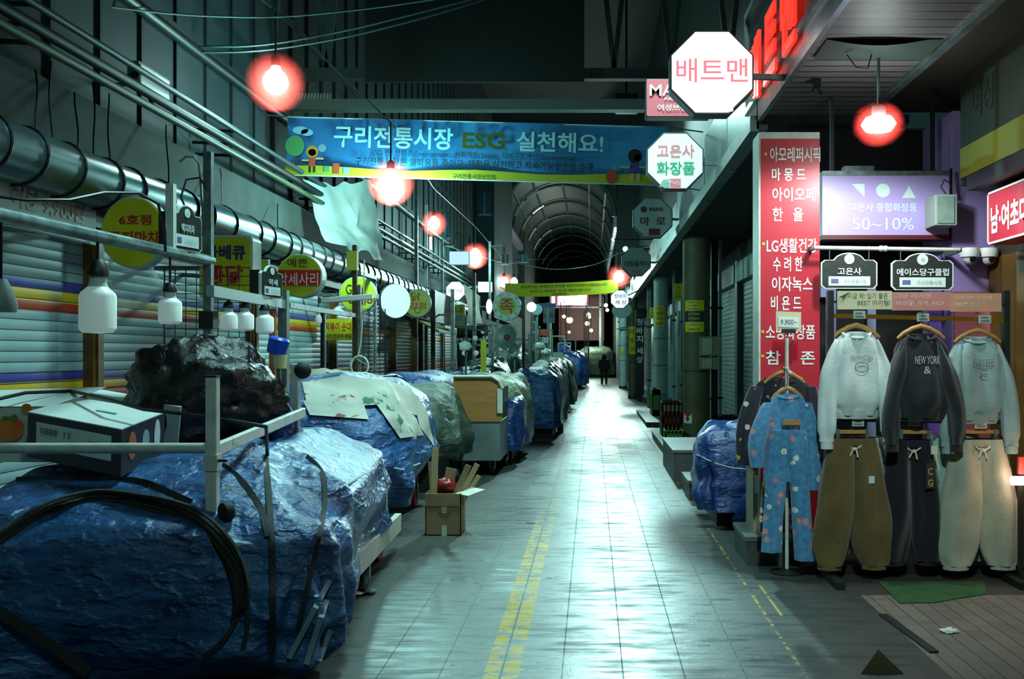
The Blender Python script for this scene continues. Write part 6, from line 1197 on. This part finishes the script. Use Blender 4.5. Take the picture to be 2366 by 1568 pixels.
trousers(xp[0], RY, 1.01, 0.11, 0.165, 0.14, 0.16, tb, 'brown wide sweatpants with a pale drawstring', TG, 1.0, m_cord); trousers(xp[0]+0.085, RY+0.17, 1.0, 0.12, 0.17, 0.15, 0.185, tg, 'pale grey green sweatpants behind the brown ones', TG, 2.2)
r = trousers(xp[1]-0.01, RY+0.05, 0.99, 0.13, 0.15, 0.115, 0.13, tn, 'black wide sweatpants with a small emblem', TG, 3.4, m_cord); x = xp[1]+0.06; part('emblem', MB().bb(x, x+0.055, RY-0.078, RY-0.072, 0.66, 0.84), M('emblem_dark', '2c2c1c', 0.7), r); text('C', M('emblem_gold', 'a09a5c', 0.7), r, (x+0.028, RY-0.078, 0.78), 0.035, 0.05, bold=0.02); text('G', M('emblem_gold', 'a09a5c', 0.7), r, (x+0.028, RY-0.078, 0.70), 0.035, 0.05, bold=0.02)
part('hang_tag', MB().bb(x+0.03, x+0.075, RY-0.09, RY-0.085, 0.90, 0.96).tube([(x+0.06, RY-0.088, 0.90), (x+0.085, RY-0.088, 0.79)], 0.008, 6), m_cord, r)
trousers(xp[2], RY, 1.0, 0.11, 0.175, 0.145, 0.168, tc, 'cream wide sweatpants with a white bow drawstring', TG, 5.0, M('cord_white', 'c8d2c8', 0.7)); trousers(xp[2]-0.12, RY+0.17, 1.02, 0.14, 0.17, 0.145, 0.175, tt, 'pale mint sweatpants behind the cream ones', TG, 6.1)
part('emblem', MB().bb(xp[0]+0.09, xp[0]+0.13, RY-0.112, RY-0.106, 0.70, 0.75), pw_, [o for o in bpy.data.objects if o.get('label', '').startswith('brown wide')][0])
for x, w, L in ((xp[0], 0.13, 'clip hanger of the brown sweatpants'), (xp[1], 0.12, 'clip hanger of the black sweatpants'), (xp[2], 0.14, 'clip hanger of the cream sweatpants')): clip_hanger(x, RY, Z2, 1.02, w, L)
solo('low_platform', MB().bb(1.55, 3.1, 7.25, 8.8, 0.0, 0.06), M('platform_black', '0c0c0a', 0.7), 'low black platform under the clothes rack', 'platform')
solo('green_mat', MB().add([(2.0, 6.98, 0.0), (2.75, 6.98, 0.0), (2.62, 6.63, 0.0), (2.2, 6.40, 0.0), (1.97, 6.38, 0.0), (2.0, 6.98, 0.008), (2.75, 6.98, 0.008), (2.62, 6.63, 0.008), (2.2, 6.40, 0.008), (1.97, 6.38, 0.008)], [(4,3,2,1,0), (5,6,7,8,9), (0,1,6,5), (1,2,7,6), (2,3,8,7), (3,4,9,8), (4,0,5,9)]), M('mat_green', '2c5a30', 0.9, col2='234826', ns=9, bump=0.4, bs=60), 'piece of green mat on the ground before the clothes rack', 'mat')
solo('drain_bar', MB().bar((1.78, 6.1, 0.006), (1.83, 5.33, 0.006), 0.05, 0.012), m_dark, 'dark metal strip set in the side lane paving', 'drain'); solo('paper_scrap', heap((2.05, 5.72, 0.012), 0.05, 0.03, 0.014, 0.5, 1.0, 16, 10), M('scrap_white', 'c8d0c8', 0.7), 'small white crumpled scrap on the side lane paving', 'paper')
solo('card_corner', MB().prism([(-0.10, 0), (0.12, 0), (0.0, 0.12)], (1.44, 4.98, 0.0), EX, Vector((0, 0.35, 1)).normalized(), 0.01), M('card_brown', '5a4a24', 0.7), 'brown corner of card sticking up at the bottom edge', 'cardboard')
solo('black_disc', MB().lathe([(0.045, 0), (0.045, 0.004), (0.03, 0.005)], (-0.585, 9.45, 0), 18), m_dark, 'small round black cap on the ground beside the yellow line', 'cap')
# ---------------------------------------------------------------- flowered outfits on a stand
def flower(name, base, base2, cols, scale=9.0, th=0.2):
    m = bpy.data.materials.new(name); m.use_nodes = True; nt = m.node_tree; bs = nt.nodes['Principled BSDF']; tc_ = nt.nodes.new('ShaderNodeTexCoord')
    mp = nt.nodes.new('ShaderNodeMapping'); mp.inputs['Scale'].default_value = (1, 0.5, 1); nt.links.new(tc_.outputs['Object'], mp.inputs[0])
    vo = nt.nodes.new('ShaderNodeTexVoronoi'); vo.inputs['Scale'].default_value = scale; vo.inputs['Randomness'].default_value = 0.75; nt.links.new(mp.outputs[0], vo.inputs['Vector'])
    c = mixc(nt, step(nt, noisetex(nt, tc_.outputs['Object'], 30, 3), 0.4, 0.65), hx(base), hx(base2)); sp = nt.nodes.new('ShaderNodeSeparateColor'); nt.links.new(vo.outputs['Color'], sp.inputs[0])
    fcol = hx(cols[0])
    for k, cc in enumerate(cols[1:]): fcol = mixc(nt, mth(nt, 'GREATER_THAN', sp.outputs[0], (k+1)/len(cols)), fcol, hx(cc))
    lob = mth(nt, 'ADD', vo.outputs['Distance'], mth(nt, 'MULTIPLY', mth(nt, 'SUBTRACT', noisetex(nt, tc_.outputs['Object'], 55, 2), 0.5), 0.22))
    c = mixc(nt, mth(nt, 'LESS_THAN', lob, th), c, fcol); c = mixc(nt, mth(nt, 'LESS_THAN', vo.outputs['Distance'], th*0.3), c, hx('c8b85c'))
    nt.links.new(c, bs.inputs['Base Color']); bs.inputs['Roughness'].default_value = 0.85; bs.inputs['Sheen Weight'].default_value = 0.3
    bn = nt.nodes.new('ShaderNodeBump'); bn.inputs['Strength'].default_value = 0.5; bn.inputs['Distance'].default_value = 0.01
    mp2 = nt.nodes.new('ShaderNodeMapping'); mp2.inputs['Scale'].default_value = (60, 60, 6); nt.links.new(tc_.outputs['Object'], mp2.inputs[0]); nt.links.new(noisetex(nt, mp2.outputs[0], 1.0, 3), bn.inputs['Height']); nt.links.new(bn.outputs[0], bs.inputs['Normal'])
    return m
fbl = flower('flower_blue', '4f8db8', '3b749e', ('c98a86', 'd8dcd4', 'c47a78'), 11, 0.24); fnv = flower('flower_navy', '0f1020', '15172c', ('d8cfc8', 'd8b8b0', 'b8b020', 'd0d4d0'), 10, 0.24)
SX, SY = (1818-CX)/F*7.3, 7.3
r = thing('display_stand', 'slim white stand with a price card carrying the flowered outfits', 'stand', (SX, SY, 0)); part('pole', MB().tube([(SX, SY, 0), (SX, SY, 1.0), (SX, SY, 1.72)], 0.014, 10), m_white, r, smooth=True); part('foot', MB().lathe([(0.13, 0), (0.13, 0.012), (0.03, 0.03)], (SX, SY, 0), 20), m_dark, r); part('arm', MB().tube([(SX, SY-0.16, 1.46), (SX, SY, 1.50), (SX, SY+0.1, 1.50)], 0.010, 8), m_white, r)
c = at(1822, 741, SY); part('price_card', MB().prism(rect(0.185, 0.135), c, Vector((1, 0, -0.05)).normalized(), EZ, 0.004), M('strip_cream', 'd4cfa8', 0.6), r); part('card_inset', MB().prism(rect(0.15, 0.075), c-EY*0.004-EZ*0.01, Vector((1, 0, -0.05)).normalized(), EZ, 0.002), whitep, r); text('9,900~', navyp, r, c-EY*0.006-EZ*0.01, 0.12, 0.04); part('clip', MB().bb(c.x-0.05, c.x+0.05, SY-0.01, SY+0.01, c.z-0.09, c.z-0.06).tube([(c.x, SY, c.z-0.08), (c.x-0.02, SY, c.z-0.15), (c.x, SY, c.z-0.22)], 0.006, 5).tube([(c.x+0.03, SY, c.z-0.15), (c.x, SY, c.z-0.2)], 0.005, 5), m_dark, r)
def outfit(cx, y, ztop, s, m, label, zpant, zhem, hangw, sleeve_l, seed, wsh=0.15):
    r = thing('flowered_outfit', label, 'pyjamas', (cx, y, zhem), 'flowered outfits on the stand')
    secs = [((cx, y, ztop-0.62), 0.175, 0.07), ((cx, y, ztop-0.45), 0.165, 0.07), ((cx, y, ztop-0.22), 0.16, 0.065), ((cx, y, ztop-0.08), wsh, 0.055), ((cx, y, ztop-0.03), wsh*0.86, 0.05), ((cx, y, ztop), wsh*0.62, 0.042)]
    part('top', MB().loft(secs, 36, wob=0.014, seed=seed), m, r, smooth=60)
    for sg, L, bow in ((-1, sleeve_l[0], 0.10), (1, sleeve_l[1], 0.045)):
        pts = [(Vector((cx+sg*(wsh*0.92+bow*math.sin(min(1, t*1.3)*math.pi/2)), y-0.03*t-0.01, ztop-0.06-L*t)), 0.048+0.022*math.sin(math.pi*t), 0.045+0.02*math.sin(math.pi*t)) for t in [k/14 for k in range(15)]]
        part('sleeve', MB().loft(pts, 20, wob=0.012, seed=seed+sg), m, r, smooth=60)
    for sg in (-1, 1):
        pts = [(Vector((cx-0.01+sg*(0.058+0.062*t), y-0.07, zpant-(zpant-zhem-(0.06 if sg < 0 else 0))*t)), 0.07+0.0*t, 0.05) for t in [k/16 for k in range(17)]]
        part('trouser_leg', MB().loft(pts, 22, wob=0.014, seed=seed+sg*4), m, r, smooth=60)
    part('neck_band', MB().tube([(cx+wsh*0.64*math.cos(a), y-0.004+0.046*math.sin(a), ztop+0.002-0.03*max(0, -math.sin(a))) for a in [2*math.pi*k/20 for k in range(21)]], 0.008, 6), m, r, smooth=True); return r
b_ = outfit(SX-0.02, SY-0.12, 1.31, 1, fbl, 'light blue flowered outfit with long sleeves and trousers on the stand', 1.06, 0.13, 0.1, (0.46, 0.62), 2.0, 0.135)
part('clip_bar', MB().bb(SX-0.08, SX+0.05, SY-0.26, SY-0.235, 1.10, 1.135), m_hang, b_)
outfit(SX+0.0, SY+0.13, 1.42, 1, fnv, 'navy flowered outfit hanging behind the light blue one', 1.0, 0.22, 0.1, (0.58, 0.62), 5.0, 0.215)
hanger(SX-0.02, SY-0.12, 1.475, 1.345, 0.115, 'wooden hanger of the light blue flowered outfit', 'wooden hangers of the flowered outfits'); hanger(SX, SY+0.10, 1.52, 1.46, 0.15, 'wooden hanger of the navy flowered outfit', 'wooden hangers of the flowered outfits')
# ---------------------------------------------------------------- walking person, seen from behind
px_, py_ = (1396-CX)/F*52, 52.0
V = [(0, 0, 0.82), (0, 0, 1.05), (0, 0.01, 1.27), (0, 0.02, 1.36), (0, 0.03, 1.48), (0.10, 0, 0.80), (0.11, 0.06, 0.45), (0.11, 0.0, 0.07), (0.11, 0.12, 0.03), (-0.10, 0, 0.80), (-0.11, -0.03, 0.45), (-0.12, -0.12, 0.09), (-0.12, -0.02, 0.03), (0.20, 0, 1.28), (0.25, 0.0, 1.03), (0.21, 0.08, 0.82), (-0.20, 0, 1.28), (-0.25, 0.0, 1.03), (-0.21, 0.08, 0.82)]
Ed = [(0,1),(1,2),(2,3),(3,4),(0,5),(5,6),(6,7),(7,8),(0,9),(9,10),(10,11),(11,12),(2,13),(13,14),(14,15),(2,16),(16,17),(17,18)]; Rd = [0.15,0.15,0.16,0.07,0.11,0.10,0.085,0.055,0.04,0.10,0.085,0.055,0.04,0.085,0.07,0.055,0.085,0.07,0.055]
me = bpy.data.meshes.new('person'); me.from_pydata(V, Ed, []); po = bpy.data.objects.new('person', me); COL.objects.link(po); po.location = (px_, py_, 0); LOC['person'] = Vector((px_, py_, 0)); me.materials.append(M('dark_clothes', '0c0e10', 0.85))
sm = po.modifiers.new('skin', 'SKIN'); po.modifiers.new('sub', 'SUBSURF').levels = 1; po.modifiers['sub'].render_levels = 1
for d, q in zip(me.skin_vertices[0].data, Rd): d.radius = (q, q)
me.skin_vertices[0].data[0].use_root = True
po['label'] = 'person in a dark hooded coat walking away down the street'; po['category'] = 'person'
part('coat', MB().loft([((px_, py_, 0.66), 0.22, 0.16), ((px_, py_, 0.85), 0.24, 0.17), ((px_, py_, 1.1), 0.24, 0.17), ((px_, py_, 1.28), 0.22, 0.15), ((px_, py_, 1.36), 0.12, 0.11)], 20, wob=0.015), M('dark_coat', '101316', 0.9), po, smooth=60); part('hood', MB().loft([((px_, py_+0.01, 1.33), 0.12, 0.12), ((px_, py_+0.01, 1.45), 0.125, 0.13), ((px_, py_+0.02, 1.57), 0.10, 0.11), ((px_, py_+0.02, 1.62), 0.04, 0.05)], 16), M('dark_coat', '101316', 0.9), po, smooth=60)
# ---------------------------------------------------------------- far end of the street
m_fb = M('far_board', '5a2028', 0.6); struct('wall_far_block', MB().bb(-3.0, -2.7, 76, 100, 0, 6).bb(1.5, 1.8, 69, 100, 0, 5), m_upper)
c = at(1345, 733, 72.5); r = thing('far_board', 'dark red board under the glowing white sign at the far end', 'sign', (c.x, 72.5, 0)); part('board', MB().bb(c.x-1.7, c.x+1.6, 72.5, 72.8, 2.6, 6.3), m_fb, r); part('leg', MB().bb(c.x-1.6, c.x-1.45, 72.5, 72.8, 0, 2.6), m_dark, r); part('leg', MB().bb(c.x+1.4, c.x+1.55, 72.5, 72.8, 0, 2.6), m_dark, r)
yl = E('far_yellow', 'ffe880', 9); wl = E('far_white', 'f4fff8', 6)
for px, py, Y, rp, m, L in ((1316, 739, 62, 7.5, yl, 'largest yellow glowing lamp at the far end'), (1357, 747, 64, 5, yl, 'yellow glowing lamp right of the largest one at the far end'), (1303, 731, 63, 4, yl, 'faint yellow lamp up left of the largest one at the far end'), (1361, 731, 66, 5, yl, 'yellow white lamp right under the small tilted sign at the far end'), (1315, 767, 60, 3, yl, 'small yellow lamp below the largest one at the far end'), (1366, 763, 60, 4, wl, 'small white lamp at the lower right of the far lamps'), (1400, 705, 56, 4.5, wl, 'white lamp left of the farthest octagonal sign'), (1403, 716, 57, 4, wl, 'white lamp below the one left of the farthest octagonal sign'), (1445, 575, 27, 6, wl, 'white lamp over the dull pale octagonal sign'), (1416, 553, 33, 3, wl, 'small white lamp high on the right beside the vault')):
    c = at(px, py, Y); r = thing('far_lamp', L, 'lamp', c, 'lamps at the far end'); part('globe', MB().sphere(c, pw(rp, Y), 12), m, r, smooth=True); part('hanger', MB().tube([c+EZ*pw(rp, Y)*0.9, c+EZ*0.5, (c.x, c.y, c.z+0.9)] if py > 620 else [c, (c.x+0.2, c.y, c.z), (2.15, c.y, c.z)], 0.02, 5), m_dark, r)
    if py > 620 and px < 1380: part('pole', MB().tube([(c.x-0.2, c.y, 0), (c.x-0.2, c.y, c.z+0.9)], 0.03, 6), m_dark, r)
    if py > 620: part('carrier', MB().bar((c.x, c.y, c.z+0.9), (2.8 if px > 1380 else c.x, c.y, c.z+0.9 if px > 1380 else c.z+1.6), 0.04).bar((c.x-0.2, c.y, c.z+0.9), (c.x+0.2, c.y, c.z+0.9), 0.04), m_dark, r)
c = at(1360, 726, 67); r = sign('small_sign', 'small tilted white sign above the far yellow lamps', 'sign', c, rect(0.28, 0.28), 0.05, E('sign_lit_soft', 'eafffb', 0.8), rim, u=Vector((0.75, 0, 0.66)), v=Vector((-0.66, 0, 0.75))); part('stem', MB().tube([c+EY*0.03, (c.x, c.y+0.03, 0)], 0.03, 6), m_dark, r)
rr = random.Random(21); k = 0
for px, Y, h, cc in ((1238, 33, 2.7, '6d8a88'), (1247, 35, 2.4, '8fa09c'), (1262, 38, 2.5, '5d7a78'), (1275, 40, 2.6, '8fa8a0'), (1305, 48, 2.5, '7d9a94'), (1318, 50, 2.2, '9ab0a8'), (1330, 54, 2.4, '6d8a80')):
    x = (px-CX)/F*Y; r = thing('pole_stand', 'thin stall frame of pale poles among the far left stalls', 'frame', (x, Y, 0), 'pale stall frames far down on the left')
    part('pole', MB().bb(x-0.03, x+0.03, Y-0.03, Y+0.03, 0, h), M('pole_'+cc, cc, 0.4, 0.3), r); part('pole', MB().bb(x-0.63, x-0.57, Y-0.03, Y+0.03, 0, h), M('pole_'+cc, cc, 0.4, 0.3), r); part('bar', MB().bb(x-0.6, x, Y-0.02, Y+0.02, h-0.06, h), M('pole_'+cc, cc, 0.4, 0.3), r)
for px, py, Y, w, h, cc, L in ((1240, 715, 30, 26, 26, '7fb0b8', 'pale blue round sign below the glowing globe'), (1265, 705, 36, 40, 10, '2c5a9a', 'blue strip sign right of the glowing globe'), (1268, 728, 38, 26, 36, '8f9aa0', 'grey board under the blue strip sign')):
    c = at(px, py, Y); r = sign('small_sign', L, 'sign', c, ngon(pw(w/2, Y), pw(h/2, Y), 20) if px == 1240 else rect(pw(w, Y), pw(h, Y)), 0.08, M('c_'+cc, cc, 0.5), rim); part('post', MB().bb(c.x-0.03, c.x+0.03, Y+0.08, Y+0.14, 0, c.z+0.1), m_galv, r)

# more poles, masts and odds among the far left stalls
r = thing('lattice_mast', 'dark lattice mast rising behind the small pale blue lit panel', 'mast', (at(1064, 700, 33).x, 33, 0)); x = LOC[r.name].x
part('rail', MB().bb(x-0.22, x-0.16, 33, 33.06, 0, 8.5), m_dark, r); part('rail', MB().bb(x+0.16, x+0.22, 33, 33.06, 0, 8.5), m_dark, r)
part('lacing', MB().tube([(x+(0.19 if k % 2 else -0.19), 33.03, 0.3+k*0.34) for k in range(25)], 0.02, 4), m_galv, r)
rr = random.Random(77)
for k, (px, Y, h, L) in enumerate(((985, 24, 5.2, 'tall pale pipe left of the third street bulb'), (962, 21, 6.0, 'tall pale pipe right of the hanging pale sheet'), (1022, 26, 4.6, 'short pale post left of the small pale blue lit panel'), (1132, 30, 5.0, 'grey pole under the glowing white rectangular sign'), (1150, 23, 2.4, 'thin white pole left of the dish lamp'), (1190, 24, 2.0, 'thin pole with a crossbar right of the dish lamp'), (1222, 25, 2.1, 'pale pole behind the hanging flag'), (1138, 19.5, 2.2, 'bent pale pole above the wooden sided cart'), (1118, 17.5, 1.9, 'yellow labelled pole above the wooden sided cart'))):
    x = (px-CX)/F*Y; r = post('stall_post', L, (x, Y, 0), (x, Y, h), 0.07 if h > 3 else 0.05, m_wcol if k % 2 == 0 else m_galv)
    part('crossbar', MB().bar((x, Y, h-0.15), (x-0.5 if h < 3 else x+0.4, Y+0.2, h-0.1), 0.035), m_galv, r)
    if h < 3:
        for d in (0.15, 0.35):
            c = Vector((x-d, Y+0.08, h-0.28)); part('bulb', MB().sphere(c, 0.05, 10), bulb_white, r, smooth=True); part('bulb_cord', MB().tube([c, c+EZ*0.15], 0.008, 5), m_black, r)
    if L.startswith('yellow'): part('label_plate', MB().bb(x-0.05, x+0.05, Y-0.04, Y-0.03, 1.3, 1.85), yel, r)
c = at(995, 562, 24); r = thing('tube_light', 'short glowing upright tube under the third street bulb', 'lamp', c); part('tube', MB().tube([c-EZ*0.16, c+EZ*0.16], 0.03, 8), E('tube_glow', 'f0ffe8', 4), r, smooth=True); part('mount', MB().bar(c-EZ*0.18, (at(985, 575, 24).x, 24, c.z-0.18), 0.03).bar(c-EZ*0.18, c-EZ*0.15, 0.05), m_dark, r)
solo('tan_sheet', MB().grid(lambda u, v: (-3.05+0.05*math.sin(v*5+u), 24+3.2*u, 2.35+0.95*v-0.12*u), 8, 6), M('tan_sheet', '8a8a5c', 0.75, col2='77774e', ns=3), 'tan sheet hung edge on behind the grey post with a white crossbar', 'sheet', smooth=60)
for px, py, Y, s_, L in ((1075, 800, 17.2, 0.10, 'white foam tray on the shelf above the wooden sided cart'), (1120, 812, 18.5, 0.09, 'small white bag hung above the wooden sided cart'), (1247, 800, 27, 0.13, 'pale bundle hung among the poles right of the dark pole'), (1262, 812, 30, 0.12, 'white bag hung among the poles before the foam carton')):
    c = at(px, py, Y); r = thing('hung_bag', L, 'bag', c, 'pale bags among the stalls'); part('bag', heap(c, s_, s_*0.6, s_*0.8, 0.3, px*0.1, 20, 12), M('bag_white', 'd5e2e0', 0.4), r, smooth=50); part('hook', MB().tube([c+EZ*s_*0.6, c+EZ*0.5], 0.008, 4), m_galv, r); part('pole', MB().tube([(c.x, Y+0.1, 0), (c.x, Y+0.1, c.z+0.55), (c.x, Y, c.z+0.5)], 0.02, 5), m_galv, r)

# small things on beams, posts and the soffit
mb = MB(); x0 = at(690, 212, 14.25).x; zc = 5.24+0.05
for k in range(11): mb.tube([(x0+k*0.045+0.008*math.cos(a), 14.27+0.03*math.sin(a), zc+0.05*math.cos(a)) for a in [2*math.pi*j/12 for j in range(13)]], 0.006, 4)
r = thing('wire_coil', 'loose white wire coil lying on the left end of the pale beam', 'coil', (x0+0.22, 14.27, 5.24)); part('loops', mb, whitep, r, smooth=True); part('core', MB().tube([(x0, 14.27, zc-0.045), (x0+0.48, 14.27, zc-0.045)], 0.006, 5), whitep, r)
c = at(813, 600, 11.45); solo('post_box', MB().bb(c.x-0.06, c.x+0.06, 11.44, 11.52, c.z-0.12, c.z+0.1), M('box_yellow', 'a8a83c', 0.5), 'small yellow box on the thin dark brown post', 'box')
c = at(598, 645, 9.9); r = sign('panel_sign', 'plain yellow green panel just behind the yellow box sign', 'sign', c, rect(pw(44, 9.9), pw(92, 9.9)), 0.06, ygreen, rim, group=PL, inset=0.98, back_arm=(-4.13, 9.95, c.z+0.05))
r = thing('loose_panel', 'loose dark panel sagging from the slatted canopy', 'panel', (1.95, 6.9, 3.55)); part('sheet', MB().grid(lambda u, v: (1.56+0.78*u, 6.62+0.42*v, 3.692-0.04*math.sin(math.pi*min(1, u*1.15))*(1-v)-0.01*v), 14, 6), M('panel_green', '37443a', 0.6), r, smooth=True); part('cord', MB().tube([(1.75, 6.85, 3.66), (1.80, 6.8, 3.56), (1.88, 6.8, 3.55), (1.92, 6.85, 3.66)], 0.005, 5), m_black, r, smooth=True)
c = at(1886, 240, 7.6); r = thing('soffit_hook', 'small black fixture under the slatted canopy', 'fixture', (c.x, 7.6, 3.6)); part('body', MB().bb(c.x-0.03, c.x+0.03, 7.57, 7.63, 3.64, 3.7), m_black, r); part('prong', MB().tube([(c.x-0.04, 7.6, 3.6), (c.x, 7.6, 3.64), (c.x+0.04, 7.6, 3.58)], 0.008, 5), m_black, r)
r = thing('added_lamp_housing', 'added dark lamp housing hung from the roof far behind the bright octagonal sign', 'lamp', (0.9, 26.4, 8.2)); part('housing', MB().bb(0.6, 1.2, 26.32, 26.6, 8.0, 8.5), m_dark, r, bev=0.02); part('hanger', MB().tube([(0.9, 26.46, 8.5), (0.9, 26.46, 12.4)], 0.03, 6), m_dark, r)  # housing added for the unseen spot over the street
